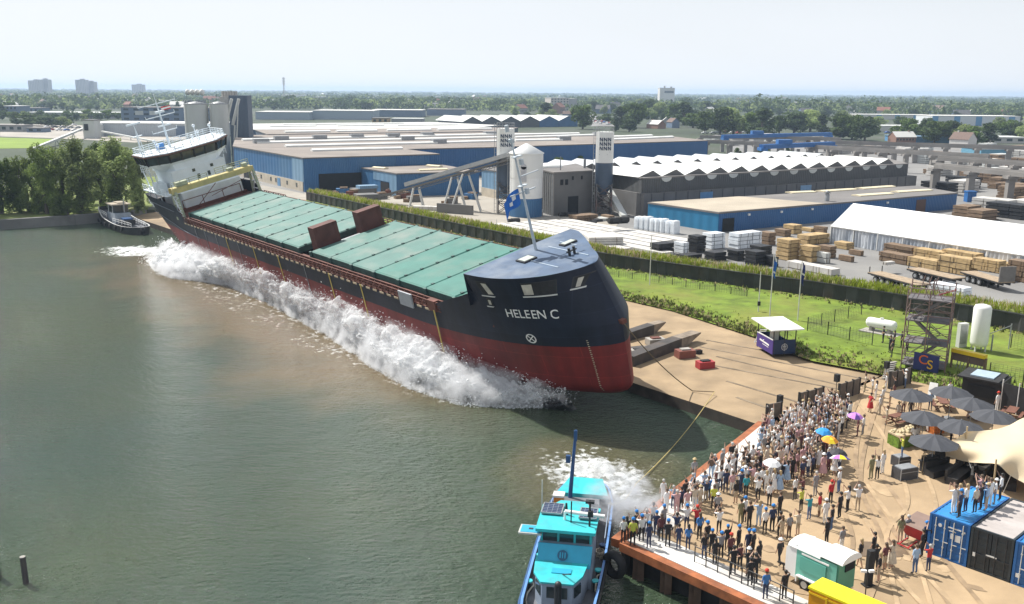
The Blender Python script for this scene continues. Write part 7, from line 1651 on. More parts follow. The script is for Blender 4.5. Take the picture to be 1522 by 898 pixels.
mb = MB(); mb.beam(bp_(w1, 0, .85), bp_(w1, w2, .85), .08, 1.5); mb.beam(bp_(0, w2, .6), bp_(w1, w2, .6), .06, 1.0); build_each(mb, 'rear_panel', m_bn, bt)
mb = MB(); mb.add([bp_(0, 0, .12), bp_(w1, 0, .12), bp_(w1, w2, .12), bp_(0, w2, .12)], [(0, 1, 2, 3), (3, 2, 1, 0)]); mb.build('floor', m_woodd, bt)
for u, v_ in ((.05, .05), (w1-.05, .05), (w1-.05, w2-.05), (.05, w2-.05), (w1*.5, w2-.05), (.05, w2*.5)): mb = MB(); p = bp_(u, v_, 0); mb.beam(p, p+V((0, 0, 2.75)), .09, .09); mb.build('post', m_black, bt)
mb = MB(); e = .55; q = [bp_(-e, -e, 2.72), bp_(w1+e, -e, 2.95), bp_(w1+e, w2+e, 2.95), bp_(-e, w2+e, 2.72)]; mb.add(q+[v+V((0, 0, .12)) for v in q], [(3, 2, 1, 0), (4, 5, 6, 7), (0, 1, 5, 4), (1, 2, 6, 5), (2, 3, 7, 6), (3, 0, 4, 7)]); mb.build('roof', m_white, bt)
mb = MB(); mb.beam(bp_(.05, .02, 1.62), bp_(w1, .02, 1.62), .14, .08); mb.build('counter', m_whited, bt)
mb = MB(); mb.box(bp_(w1*.3, w2*.25, 1.5), (.7, .6, 1.6), .5); mb.build('inner_cabinet', m_silog, bt)
mb = MB(); s0_, s1_ = bp_(w1+1.4, w2*.3, .02), bp_(w1+.05, w2*.3, 1.9)
for o_ in (-.35, .35): mb.beam(s0_+a2*o_, s1_+a2*o_, .05, .1)
for k in range(7): q = s0_.lerp(s1_, (k+.5)/7); mb.beam(q-a2*.35, q+a2*.35, .2, .04)
mb.build('steps', m_silog, bt)
# ---- flagpoles, lamp posts
def pole(px, py, yt, lab, flag=None, lamp=False, z=2.9):
    p = G(px, py, z); zt = zat(p, px+.6, yt); t = thing('flagpole' if flag else 'pole', lab, 'flagpole' if flag else 'pole', p, wc=True); mb = MB(); mb.tube((p.x, p.y, z-.6), (p.x, p.y, zt), .07, .045, 8); mb.build('shaft', m_whited, t)
    if flag:
        vs = []; H_ = zt-p.z
        for i in range(7):
            for j in range(12): vs.append((p.x+.08+.05*i+.06*sin(j*.6+i), p.y-.10*sin(i*1.4+j*.25), zt-.15-j*.22-.06*i))
        mb = MB(); mb.add(vs, [(i*12+j, i*12+j+1, i*12+j+13, i*12+j+12) for i in range(6) for j in range(11)], 0, True); mb.m = [1 if (k % 11) in flag[1] else 0 for k in range(66)]; mb.build('flag', [flag[0], m_letter], t)
    if lamp: mb = MB(); mb.box((p.x, p.y-.1, z+1.0), (.3, .3, .5)); mb.build('lamp_box', m_blackm, t)
pole(1144, 470, 378, 'white flagpole with hanging blue and white flag behind the booth', (mat('flag_blue', (.02, .14, .50), .8), (0, 1, 8))); pole(1185.5, 477, 388, 'white flagpole with hanging dark blue flag right of the booth', (mat('flag_navy', (.02, .035, .16), .8), (5,))); pole(1127, 463, 404, 'bare pole with black box left of the booth flagpoles', None, True); pole(965.5, 424, 350, 'thin bare lamp pole on the grass right of the ship bow'); pole(738, 364, 326, 'thin bare pole behind the green hatch covers', None, False, 2.0)
# ---- wire fences
def fence(pts, lab, h=1.5, z=2.9, sp=2.6):
    P = [G(a, b, z) for a, b in pts]; t = thing('wire_fence', lab, 'fence', P[0], wc=True); rl = MB()
    for a, b_ in zip(P, P[1:]):
        n = max(1, round((b_-a).length/sp))
        for i in range(n+1): p = a.lerp(b_, i/n); mb = MB(); mb.tube((p.x, p.y, z-.3), (p.x, p.y, z+h), .05, n=6); mb.build('post', m_black, t)
        for k in range(1, 9): rl.tube((a.x, a.y, z+h*k/8), (b_.x, b_.y, z+h*k/8), .010, n=3, caps=False)
        m_ = int((b_-a).length/.35)
        for i in range(m_): p = a.lerp(b_, i/m_); rl.tube((p.x, p.y, z), (p.x, p.y, z+h), .009, n=3, caps=False)
    rl.build('wire_mesh', m_black, t); return t
fence([(1200, 491), (1230, 498), (1262, 506), (1296, 513)], 'black wire fence in front of the white gas tank lying on the grass'); fence([(1200, 491), (1240, 479), (1280, 468)], 'black wire fence running from the flagpoles back to the flood wall', 1.5); fence([(1470, 562), (1520, 572), (1560, 580)], 'black wire fence right of the yellow stand'); fence([(1502, 517), (1552, 530)], 'black wire fence by the flood wall at the right edge'); fence([(900, 409), (960, 417), (1040, 430), (1110, 441)], 'low dark fence along the foot of the flood wall', .9, 2.9, 2.0)
# ---- tanks
p = G(1309, 494, 2.9); ty = atan2((G(1332, 499, 2.9)-G(1285, 490, 2.9)).y, (G(1332, 499, 2.9)-G(1285, 490, 2.9)).x); l = (G(1332, 499, 2.9)-G(1285, 490, 2.9)).length*.94
t = thing('gas_tank', 'white horizontal gas tank lying on a concrete slab in the fenced grass', 'tank', (p.x, p.y, 2.9), ty); mb = MB(); r = .55
prof = [(-l/2, .05), (-l/2+.03, .3), (-l/2+.15, .48), (-l/2+.35, r), (l/2-.35, r), (l/2-.15, .48), (l/2-.03, .3), (l/2, .05)]; vs = []; n = 20
for x, rr in prof:
    for i in range(n): a = 2*pi*i/n; vs.append((x, rr*cos(a), .95+rr*sin(a)))
mb.add(vs, [(j*n+i, (j+1)*n+i, (j+1)*n+(i+1) % n, j*n+(i+1) % n) for j in range(7) for i in range(n)], 0, True); mb.build('vessel', m_white, t)
for x in (-l*.3, l*.3): mb = MB(); mb.box((x, 0, .25), (.3, .9, .5)); mb.build('saddle', m_conc, t)
mb = MB(); mb.box((.1, -.2, .03), (l*1.25, 1.9, .1)); mb.build('slab', m_conc, t); mb = MB(); mb.tube((0, 0, 1.5), (0, 0, 1.62), .2, n=10); mb.build('lid', m_whited, t)
p = G(1453, 525, 2.6); zt = zat(p, 1456, 453); r = 12.4*mpp(p); t = thing('upright_tank', 'tall white upright tank on legs beside the scaffold tower', 'tank', p, wc=True)
MB().lathe((p.x, p.y, 0), [(.3, 3.25), (r*.9, 3.45), (r, 3.8), (r, zt-.35), (r*.85, zt-.08), (.25, zt+.05)], 28).build('vessel', m_white, t)
for k in range(4): mb = MB(); mb.tube((p.x+r*.8*cos(k*1.57+.7), p.y+r*.8*sin(k*1.57+.7), 2.5), (p.x+r*.8*cos(k*1.57+.7), p.y+r*.8*sin(k*1.57+.7), 3.9), .09, n=6); mb.build('leg', m_whited, t)
mb = MB(); mb.box((p.x+.6, p.y-.1, 2.55), (4.6, 3.2, .5)); mb.build('foundation', m_conc, t)
mb = MB(); mb.tube((p.x+r, p.y, 4.6), (p.x+r+2.6, p.y+.6, 5.4), .04, n=5); mb.tube((p.x+r+2.6, p.y+.6, 2.5), (p.x+r+2.6, p.y+.6, 5.6), .06, n=6); mb.tube((p.x+r+.5, p.y, 2.5), (p.x+r+.5, p.y, 4.6), .08, n=6); mb.build('pipework', m_greysteel, t)
p = G(1428, 517, 2.8); mb = MB(); mb.box((p.x, p.y, 4.1), (1.0, .5, 2.7), .3); mb.box((p.x, p.y-.27, 4.3), (.8, .05, 2.0), .3, 1); mb.box((p.x-.4, p.y, 2.6), (.1, .4, .9), .3); tag(mb.build('control_cabinet', [m_silog, m_greysteel]), 'grey control cabinet between scaffold tower and upright white tank', 'cabinet')
# ---- yellow stand
A, B = G(1412, 556, 2.1), G(1461, 568, 2.1); d = (B-A).normalized(); t = thing('banner_stand', 'open stand with bright yellow top beam on the grass below the upright white tank', 'stand', A, wc=True)
for p in (A, A.lerp(B, .5), B): mb = MB(); mb.box((p.x, p.y, 3.2), (.22 if p is B else .1, .2, 2.4), .3); mb.build('post', m_woodd, t)
mb = MB(); mb.beam((A.x, A.y, 4.55), (B.x, B.y, 4.55), .6, .35); mb.build('top_beam', mat('bright_yellow', (.72, .50, .01), .5, var=.06), t)
mb = MB(); mb.beam((A.x, A.y, 3.95), (B.x, B.y, 3.95), .08, .75); mb.build('screen', mat('screen_brown', (.14, .10, .08), .8), t)
for k in range(8): mb = MB(); p = A.lerp(B, .1+k*.1); mb.tube((p.x, p.y, 2.1), (p.x+.2, p.y-.2, 3.6), .04, n=5); mb.build('tool_handle', m_greysteel, t)
# ---- scaffold stair tower
A, B = G(1338, 553, 2.1), G(1403, 562, 2.1); d = (B-A); w1 = d.length; d.normalize(); n_ = V((-d.y, d.x, 0)); w2 = 2.9
t = thing('scaffold_tower', 'rusty scaffold stair tower with four platforms and a banner at its foot', 'scaffold tower', A, wc=True)
def sc(u, v_, z): p = A+d*(u*w1)+n_*(v_*w2); return V((p.x, p.y, 2+z))
m_sc = mat('scaffold_rust', (.19, .135, .12), .7, var=.3, scale=1.2, dirt=(.26, .10, .08), dirt_amt=.5, dirt_scale=.7)
for u in (0, .5, 1):
    for v_ in (0, 1): mb = MB(); mb.tube(sc(u, v_, 0), sc(u, v_, 8.9 if v_ else 8.4), .055, n=6); mb.build('standard', m_sc, t)
LV = (1.0, 3.2, 5.4, 7.5)
for i, z in enumerate(LV):
    mb = MB(); mb.add([sc(0, 0, z), sc(1, 0, z), sc(1, 1, z), sc(0, 1, z)]+[sc(0, 0, z-.12), sc(1, 0, z-.12), sc(1, 1, z-.12), sc(0, 1, z-.12)], [(0, 1, 2, 3), (7, 6, 5, 4), (0, 4, 5, 1), (1, 5, 6, 2), (2, 6, 7, 3), (3, 7, 4, 0)]); mb.build('platform', mat('platform_grey', (.13, .12, .125), .8, var=.3, scale=1), t)
    for (u0, v0), (u1, v1) in (((0, 0), (1, 0)), ((1, 0), (1, 1)), ((1, 1), (0, 1)), ((0, 1), (0, 0))):
        mb = MB()
        for h in (.5, 1.0): mb.tube(sc(u0, v0, z+h), sc(u1, v1, z+h), .035, n=5)
        if i < 3: mb.tube(sc(u0, v0, z), sc(u1, v1, LV[i+1]), .035, n=5)
        mb.build('guard_rail', m_sc, t)
    if i < 3:
        z1 = LV[i+1]; u0, u1 = (.15, .8) if i % 2 == 0 else (.8, .15); mb = MB()
        for v_ in (.2, .42): mb.beam(sc(u0, v_, z), sc(u1, v_, z1), .06, .22); mb.tube(sc(u0, v_, z+.9), sc(u1, v_, z1+.9), .03, n=5)
        for k in range(9): q = (k+.5)/9; mb.beam(sc(lp(u0, u1, q), .2, lp(z, z1, q)), sc(lp(u0, u1, q), .42, lp(z, z1, q)), .22, .04)
        mb.build('stair_flight', mat('stair_grey', (.17, .165, .165), .7, var=.2), t)
mb = MB()
for u in (.2, .35, .5): mb.tube(sc(u, .3, 7.5), sc(u+.12, .4, 9.6), .035, n=5); mb.tube(sc(u+.25, .3, 7.5), sc(u+.05, .4, 9.3), .035, n=5)
mb.build('loose_tubes', m_sc, t)
mb = MB(); mb.tube(sc(.7, 0, 8.1), sc(1.02, .8, 8.3), .06, n=5); mb.build('red_rail', mat('rail_red', (.36, .03, .05), .5), t)
mb = MB(); z0_, z1_ = .55, 2.25; q = [sc(.28, -.06, z1_+.1), sc(.86, -.06, z1_-.05), sc(.86, -.06, z0_-.05), sc(.28, -.06, z0_+.1)]; mb.add(q+[v+n_*.03 for v in q], [(3, 2, 1, 0), (4, 5, 6, 7), (0, 1, 5, 4), (2, 3, 7, 6)]); bn = mb.build('banner', mat('banner_navy', (.018, .030, .14), .6, var=.1), t)
bu = (q[1]-q[0]).normalized()
for ch, u, z, c_ in (('C', .50, 1.65, (.62, .12, .03)), ('S', .66, 1.22, (.72, .42, .02))):
    mb = MB(); mb.text(ch, sc(u, -.075, z), bu, (0, 0, 1), 1.25, .015); mb.build('banner_letter', mat('banner_'+ch, c_, .6), bn)
# ---- bar: parasols, tables, cabin, screens
m_par = mat('parasol_grey', (.055, .058, .068), .8, var=.1, scale=1.5)
def parasol_proto():
    t = thing('parasol', 'x', 'parasol'); R_ = 1.75; mb = MB(); mb.tube((0, 0, 0), (0, 0, 2.9), .035, n=8); mb.box((0, 0, .05), (.8, .8, .1)); mb.build('pole', m_greysteel, t)
    vs = [(0, 0, 2.85)]; n = 8
    for r_, z in ((.5, .8), (1, 1)):
        for i in range(n): a = 2*pi*i/n; vs.append((R_*r_*cos(a), R_*r_*sin(a), 2.85-.62*z*r_)); vs.append((R_*r_*.93*cos(a+pi/n), R_*r_*.93*sin(a+pi/n), 2.80-.62*z*r_))
    m_ = 2*n; f = [(0, 1+i, 1+(i+1) % m_) for i in range(m_)]+[(1+i, 1+m_+i, 1+m_+(i+1) % m_, 1+(i+1) % m_) for i in range(m_)]
    mb = MB(); mb.add(vs, f); mb.build('canopy', m_par, t); mb = MB()
    for i in range(n): a = 2*pi*i/n; mb.tube((R_*cos(a)*.98, R_*sin(a)*.98, 2.21), (0, 0, 2.78), .012, n=4)
    build_each(mb, 'rib', m_greysteel, t); return t
pr_ = None
for i, (px, py, lab) in enumerate(((1355, 578, 'dark grey parasol farthest left of the bar, next to the scaffold tower'), (1415, 574, 'dark grey parasol at the back of the bar below the yellow stand'), (1446, 591, 'dark grey parasol in front of the bar cabin'), (1478, 609, 'dark grey parasol farthest right of the bar, above the beige tent'), (1374, 611, 'dark grey parasol in the middle of the bar, left of the others'), (1429, 624, 'dark grey parasol touching the peak of the beige tent'), (1389, 646, 'dark grey parasol nearest the camera, above the flight cases'))):
    P = G(px, py, 4.85); 
    if pr_ is None: pr_ = parasol_proto(); pr_.location = (P.x, P.y, 2); pr_['label'] = lab; pr_['group'] = 'dark grey bar parasols'
    else: dup(pr_, (P.x, P.y, 2), i*.37, lab, 'dark grey bar parasols')
def picnic_proto(mt):
    t = thing('picnic_table', 'x', 'picnic table'); mb = MB(); mb.box((0, 0, .75), (1.9, .75, .06)); mb.build('table_top', mt, t)
    for s in (-1, 1): mb = MB(); mb.box((0, s*.72, .45), (1.9, .28, .05)); mb.build('bench', mt, t)
    for s in (-1, 1): mb = MB(); mb.beam((s*.7, -.7, 0), (s*.7, .25, .74), .08, .06); mb.beam((s*.7, .7, 0), (s*.7, -.25, .74), .08, .06); mb.beam((s*.7, -.75, .42), (s*.7, .75, .42), .06, .08); mb.build('leg', mt, t)
    return t
m_ptb = mat('picnic_brown', (.17, .075, .05), .7, var=.2, scale=3); pt_ = None
for i, (px, py, lab) in enumerate(((1334, 630, 'brown picnic table with seated people left of the middle parasol'), (1503, 622, 'reddish picnic table by the black screen at the right edge'), (1400, 608, 'brown picnic table between the middle parasols'), (1455, 622, 'brown picnic table in the shade of the right parasols'), (1372, 628, 'brown picnic table under the middle parasol'), (1512, 612, 'reddish picnic table behind the other one by the black screen'))):
    P = G(px, py, 2)
    if pt_ is None: pt_ = picnic_proto(m_ptb); pt_.location = (P.x, P.y, 2.03); pt_.rotation_euler.z = .5; pt_['label'] = lab; pt_['group'] = 'picnic tables of the bar'
    else: dup(pt_, (P.x, P.y, 2.03), .5+i*.4, lab, 'picnic tables of the bar')
A, B = G(1427, 597, 2), G(1485, 609, 2); d = (B-A).normalized(); n_ = V((-d.y, d.x, 0)); w = (B-A).length
t = thing('bar_cabin', 'black bar cabin with pale glass roof hatch behind the parasols', 'cabin', A, wc=True); q = [A, B, B+n_*3, A+n_*3]; mb = MB(); mb.prism(ground_poly(q), 2, 4.3); mb.build('wall', m_blackm, t); mb = MB(); c = (A+B)/2+n_*1.5; mb.box((c.x-.4, c.y, 4.4), (w*1.05, 3.3, .14), atan2(d.y, d.x)); mb.box((c.x-.2, c.y, 4.52), (w*.6, 2.2, .1), atan2(d.y, d.x), 1); mb.build('roof', [m_blackm, mat('hatch_glass', (.35, .45, .52), .2)], t)
mb = MB(); c = A.lerp(B, .5)-n_*.05; mb.box((c.x, c.y, 3.3), (w*.7, .06, 1.0), atan2(d.y, d.x)); mb.build('serving_hatch', m_void, t)
A, B = G(1486, 610, 2), G(1560, 632, 2); t = thing('fence_screen', 'black fabric screen fence on pale posts at the right edge behind the tent', 'screen fence', A, wc=True); mb = MB(); mb.beam((A.x, A.y, 3.3), (B.x, B.y, 3.3), .05, 2.4); mb.build('fabric', m_blackm, t)
for k in range(4): p = A.lerp(B, k/3); mb = MB(); mb.tube((p.x, p.y, 2), (p.x, p.y, 4.8), .05, n=6); mb.build('post', m_whited, t)
p = G(1496, 590, 2); 
# stretch tent
ctl = [[(1385, 671, 3.2), (1440, 687, 3.2), (1480, 690, 4.3), (1502, 707, 3.5), (1530, 722, 3.2), (1580, 745, 3.2)], [(1408, 661, 4.0), (1458, 667, 4.3), (1496, 667, 4.7), (1528, 674, 4.6), (1562, 684, 4.3), (1605, 700, 4.0)], [(1437, 641, 5.0), (1466, 640, 4.3), (1498, 633, 4.3), (1524, 621, 4.8), (1562, 618, 4.4), (1615, 618, 4.2)]]
CP = [[G(*c) for c in r] for r in ctl]
def cr(P, t):
    n = len(P)-1; i = min(n-1, int(t*n)); f = t*n-i; p0, p1, p2, p3 = P[max(0, i-1)], P[i], P[i+1], P[min(n, i+2)]
    return .5*((2*p1)+(p2-p0)*f+(2*p0-5*p1+4*p2-p3)*f*f+(3*p1-p0-3*p2+p3)*f**3)
t = thing('stretch_tent', 'large beige stretch tent on poles at the right edge above the blue containers', 'tent', (CP[0][0].x, CP[0][0].y, 2), wc=True); nu, nv = 50, 22; vs = []
for i in range(nu+1):
    col_ = [cr(r, i/nu) for r in CP]
    for j in range(nv+1): p = cr(col_, j/nv); vs.append(p+V((0, 0, .05*noise.noise(p*.7))))
mb = MB(); mb.add(vs, [(i*(nv+1)+j, (i+1)*(nv+1)+j, (i+1)*(nv+1)+j+1, i*(nv+1)+j+1) for i in range(nu) for j in range(nv)], 0, True); mb.build('canopy', mat('tent_beige', (.60, .49, .33), .8, var=.05, scale=.8, dirt=(.52, .41, .26), dirt_amt=.4, dirt_scale=.4), t)
for a in (CP[0][0], CP[0][2], CP[2][0], CP[0][4], CP[2][3]): mb = MB(); mb.tube((a.x+.05, a.y, 2), a+V((0, 0, .35)), .06, n=8); mb.build('pole', mat('pole_wood', (.42, .33, .20), .7), t)
for a, px, py in ((CP[0][0], 1372, 692), (CP[0][1], 1456, 728), (CP[2][0], 1420, 650), (CP[0][0], 1360, 698), (CP[0][3], 1490, 735)): mb = MB(); mb.tube(a, G(px, py, 2), .02, n=5); mb.build('guy_rope', m_whited, t)
# things in the tent's shade
m_furn = mat('lounge_dark', (.035, .032, .03), .8, var=.3)
for i, (px, py, l) in enumerate(((1398, 705, 2.6), (1425, 712, 3.2), (1452, 718, 2.6), (1440, 700, 2.0), (1478, 715, 2.4), (1500, 722, 2.2), (1470, 700, 2.0))):
    p = G(px, py, 2); t = thing('lounge_bench', ['dark lounge bench in the shade under the beige tent'][0], 'bench', (p.x, p.y, 2.03), .5+.3*(i % 3), 'lounge benches under the beige tent'); mb = MB(); mb.box((0, 0, .25), (l, .8, .5)); mb.build('seat', m_furn, t); mb = MB(); mb.box((0, .38, .6), (l, .15, .75)); mb.build('backrest', m_furn, t)
p = G(1385, 700, 2); t = thing('mixing_desk', 'sound desk on a trestle table with black gear in front of the beige tent', 'sound desk', (p.x, p.y, 2.03), .35); mb = MB(); mb.box((0, 0, .8), (2.0, .8, .08)); mb.build('table_top', m_black, t)
for s in (-1, 1): mb = MB(); mb.box((s*.85, 0, .38), (.06, .6, .76)); mb.build('trestle', m_black, t)
mb = MB(); mb.box((-.3, 0, 1.0), (1.0, .6, .3)); mb.box((.6, 0, 1.15), (.5, .5, .6)); build_each(mb, 'console', m_blackm, t)
p = G(1371, 702, 2); t = thing('tripod', 'pale wooden tripod standing beside the sound desk', 'tripod', (p.x, p.y, 2.03)); mb = MB()
for k in range(3): mb.tube((.5*cos(k*2.1), .5*sin(k*2.1), 0), (0, 0, 1.6), .025, n=5)
mb.build('legs', MATS['pole_wood'], t); mb = MB(); mb.box((0, 0, 1.7), (.25, .15, .18)); mb.build('head', m_black, t)
# flight cases, produce stalls
m_case = mat('flight_case', (.055, .056, .062), .55, var=.2)
def case(px, py, w, d, h, lab, rz):
    p = G(px, py, 2); t = thing('flight_case', lab, 'flight case', (p.x, p.y, 2.03), rz); mb = MB(); mb.box((0, 0, h/2), (w, d, h)); mb.build('box', m_case, t); mb = MB()
    for sx in (-1, 1):
        for sy in (-1, 1): mb.box((sx*w/2, sy*d/2, h/2), (.05, .05, h*1.01))
    for sy in (-1, 1): mb.box((0, sy*d/2, h*.7), (w, .04, .05))
    mb.box((0, 0, h+.02), (w*.9, d*.9, .05)); mb.build('edging', m_greysteel, t); return p
case(1338, 692, 1.05, .8, .72, 'smaller dark flight case with a person in a yellow top standing on it', .35); case(1344, 711, 1.5, .9, .85, 'larger dark flight case in front of the smaller one', .35)
def stall(px, py, w, d, h, c1, lab):
    p = G(px, py, 2); t = thing('produce_crate', lab, 'crate stall', (p.x, p.y, 2.03), .35); mb = MB(); mb.box((0, 0, h*.5), (w, d, h)); mb.build('base', mat('stall_'+c1[0], c1[1], .7, var=.5, scale=6), t); mb = MB(); mb.box((0, 0, h+.06), (w*1.05, d*1.05, .12)); mb.build('rim', mat('stall_tan', (.48, .38, .24), .8, var=.2, scale=3), t)
    mb = MB(); rq = random.Random(px)
    for k in range(14): mb.sphere((rq.uniform(-.4, .4)*w, rq.uniform(-.4, .4)*d, h+.15), rq.uniform(.1, .2), 6, 4, 0)
    build_each(mb, 'produce', mat('produce_straw', (.50, .42, .26), .8, var=.3, scale=3), t)
stall(1338, 662, 1.5, 1.2, .9, ('green', (.12, .20, .02)), 'tan topped crate stall with green sides between crowd and parasols'); stall(1390, 643, 1.1, .8, .8, ('red', (.42, .12, .02)), 'crate stall with red and yellow front under the parasols'); stall(1352, 655, .9, .8, .85, ('olive', (.16, .17, .03)), 'small olive crate stall touching the tan topped one')
p = G(1384, 592, 2); mb = MB(); mb.beam((p.x, p.y, 2), (p.x+.3, p.y+.4, 3.3), .7, .05); mb.beam((p.x+.6, p.y+.8, 2), (p.x+.3, p.y+.4, 3.3), .7, .05); tag(mb.build('sandwich_board', m_white), 'white sandwich board between the two back parasols', 'sign board')
# ---- shipping containers
c0 = G(1383, 762, 4.6); c1 = G(1442.6, 781.6, 4.6); c2 = G(1516, 746, 4.6); xd = (c1-c0); xd.z = 0; Wc = xd.length; xd.normalize(); yd_ = V((-xd.y, xd.x, 0)); Lc = 5.75
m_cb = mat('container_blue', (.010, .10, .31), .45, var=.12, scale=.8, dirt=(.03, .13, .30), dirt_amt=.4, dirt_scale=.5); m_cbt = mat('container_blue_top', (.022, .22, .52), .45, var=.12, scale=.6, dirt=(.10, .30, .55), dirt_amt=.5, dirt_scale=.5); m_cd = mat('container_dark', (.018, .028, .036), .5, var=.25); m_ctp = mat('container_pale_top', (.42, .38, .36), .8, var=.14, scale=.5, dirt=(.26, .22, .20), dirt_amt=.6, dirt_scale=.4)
def container(i, mt, mtop, lab, bars):
    o = c0+xd*(i*(Wc+.08)); t = thing('shipping_container', lab, 'container', (o.x, o.y, 2.03), atan2(xd.y, xd.x)); hh = 2.57
    mb = MB()
    # corrugated sides
    for s in (0, 1):
        n = 38; vs = []
        for k in range(n+1): y = Lc*k/n; x = (.05+.04*((k//2) % 2)) if s == 0 else Wc-(.05+.04*((k//2) % 2)); vs += [(x, y, .12), (x, y, hh-.1)]
        mb.add(vs, [(2*k, 2*k+2, 2*k+3, 2*k+1)[::1 if s else -1] for k in range(n)])
    mb.box((Wc/2, Lc-.05, hh/2), (Wc-.1, .06, hh-.2)); mb.build('side_wall', mt, t)
    mb = MB()
    for x in (.06, Wc-.06):
        for y in (.06, Lc-.06): mb.box((x, y, hh/2), (.14, .14, hh))
        for z in (.07, hh-.06): mb.box((x, Lc/2, z), (.12, Lc-.28, .12))
    for y in (.06, Lc-.06):
        for z in (.07, hh-.06): mb.box((Wc/2, y, z), (Wc-.26, .12, .12))
    mb.build('frame', mt, t)
    mb = MB(); vs = []; n = 44
    for k in range(n+1): y = .1+(Lc-.2)*k/n; z = hh-.03-.02*((k//2) % 2); vs += [(.08, y, z), (Wc-.08, y, z)]
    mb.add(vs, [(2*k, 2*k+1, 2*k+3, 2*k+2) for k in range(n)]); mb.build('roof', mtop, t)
    for s in (0, 1):
        mb = MB(); x0_ = .13+s*(Wc/2-.12); w_ = Wc/2-.16; mb.box((x0_+w_/2, .07, hh/2), (w_, .06, hh-.28)); 
        for k in range(4): mb.box((x0_+w_/2, .035, .45+k*.55), (w_*.9, .03, .12))
        dr = mb.build('door', mt, t)
        for k in (.25, .78): mb = MB(); mb.tube((x0_+w_*k, 0, .15), (x0_+w_*k, 0, hh-.15), .028, n=6); mb.box((x0_+w_*k+.12, -.02, 1.05), (.3, .03, .05)); mb.box((x0_+w_*k, .0, .7), (.1, .05, .08)); mb.box((x0_+w_*k, .0, 1.9), (.1, .05, .08)); mb.build('lock_bar', bars, dr)
    mb = MB()
    if i == 0:
        for k, (x, z, w_, h_) in enumerate(((1.45, 2.05, .75, .07), (1.35, 1.55, .18, .32), (1.68, 1.5, .3, .4), (1.35, 1.85, .4, .05), (2.0, 2.0, .12, .1))): mb.box((x, .015, z), (w_, .02, h_))
        mb.tube((.62, .02, 2.0), (.62, .0, 2.0), .11, n=14)
    elif i == 1: mb.box((.3, .015, .95), (.2, .02, .24)); mb.box((1.2, .0, 1.15), (.6, .03, .08))
    else: mb.box((.3, .015, .6), (.24, .02, .24))
    build_each(mb, 'marking', m_whited, t)
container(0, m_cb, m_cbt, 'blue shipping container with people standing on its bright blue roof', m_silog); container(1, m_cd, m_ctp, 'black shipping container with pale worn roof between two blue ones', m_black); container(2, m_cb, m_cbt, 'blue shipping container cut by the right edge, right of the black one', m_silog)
CONT = (c0, xd, yd_, Wc, Lc)
# ---- horse trailer drinks stand
o = G(1171, 866, 2); e1 = G(1222, 891, 2)-o; e1.z = 0; Lh = 3.0; e1.normalize(); yw = atan2(e1.y, e1.x); Wh = 1.7
t = thing('horse_trailer', 'white and mint green horse trailer bar with curved white roof near the bottom edge', 'trailer', (o.x, o.y, 2.03), yw); m_mint = mat('trailer_mint', (.13, .42, .33), .45, var=.1, scale=1.2, dirt=(.22, .48, .42), dirt_amt=.5, dirt_scale=1.2)
mb = MB(); mb.box((Lh/2+.15, Wh/2, 1.35), (Lh-.5, Wh-.04, 1.75)); mb.build('body', m_mint, t)
mb = MB(); pr2 = [(-.28, .45), (-.28, 2.0), (-.1, 2.3), (.4, 2.4), (.4, .45)]; vs = [(x, 0.02, z) for x, z in pr2]+[(x, Wh-.02, z) for x, z in pr2]; mb.add(vs, [tuple(range(5)), tuple(range(9, 4, -1))]+[(i, 5+i, 5+(i+1) % 5, (i+1) % 5) for i in range(5)]); mb.build('nose', m_white, t)
mb = MB(); n = 10; vs = []
for x in (-.15, 1.9, 1.91, Lh+.25):
    for k in range(n+1): a = pi*k/n; lift = .0 if x < 1.905 else .16; vs.append((x, Wh/2-(Wh/2+.04)*cos(a), 2.2+lift+.42*sin(a)*(.75 if x < 0 else 1)))
w = n+1; mb.add(vs, [(j*w+k, (j+1)*w+k, (j+1)*w+k+1, j*w+k+1) for j in range(3) for k in range(n)]+[tuple(range(3*w, 4*w)), tuple(range(w-1, -1, -1))], 0, False); mb.build('roof', m_white, t)
mb = MB(); mb.box((Lh/2+.1, -.02, 2.05), (1.7, .04, .09)); mb.build('awning_slat', m_white, t); mb = MB(); mb.box((Lh/2, -.03, 1.5), (1.6, .05, .8)); mb.build('serving_hatch', mat('trailer_mint_dark', (.10, .36, .29), .4, var=.06), t)
mb = MB(); mb.box((Lh-.05, Wh/2, 1.4), (.08, Wh*.9, 1.7)); mb.build('rear_door', mat('trailer_green', (.08, .30, .20), .5, var=.08), t); mb = MB(); mb.box((Lh, Wh*.62, 1.95), (.08, Wh*.5, .5)); mb.build('rear_opening', m_void, t)
mb = MB(); mb.tube((Lh+.02, Wh*.45, 2.4), (Lh+.06, Wh*.45, 2.4), .2, n=16); mb.tube((Lh+.03, Wh*.45, 2.4), (Lh+.075, Wh*.45, 2.4), .12, n=12, mi=1); mb.build('round_sign', [mat('sign_pinkish', (.50, .36, .32), .6), mat('sign_dark', (.18, .12, .10), .6)], t)
for x in (1.05, 1.75):
    for y in (-.02, Wh-.16): mb = MB(); mb.tube((x, y-.04, .32), (x, y+.2, .32), .33, n=18); mb.tube((x, y-.05, .32), (x, y-.03, .32), .2, n=14, mi=1); mb.build('wheel', [m_blackm, m_silog], t)
mb = MB(); mb.box((1.4, -.05, .72), (1.6, .24, .07)); mb.box((.58, -.05, .55), (.07, .24, .36)); mb.box((2.22, -.05, .55), (.07, .24, .36)); mb.build('mudguard', m_white, t); mb = MB(); mb.beam((-.3, Wh/2, .45), (-1.3, Wh/2, .42), .08, .1); mb.tube((-.95, Wh/2, 0), (-.95, Wh/2, .5), .04, n=6); mb.build('drawbar', m_black, t)
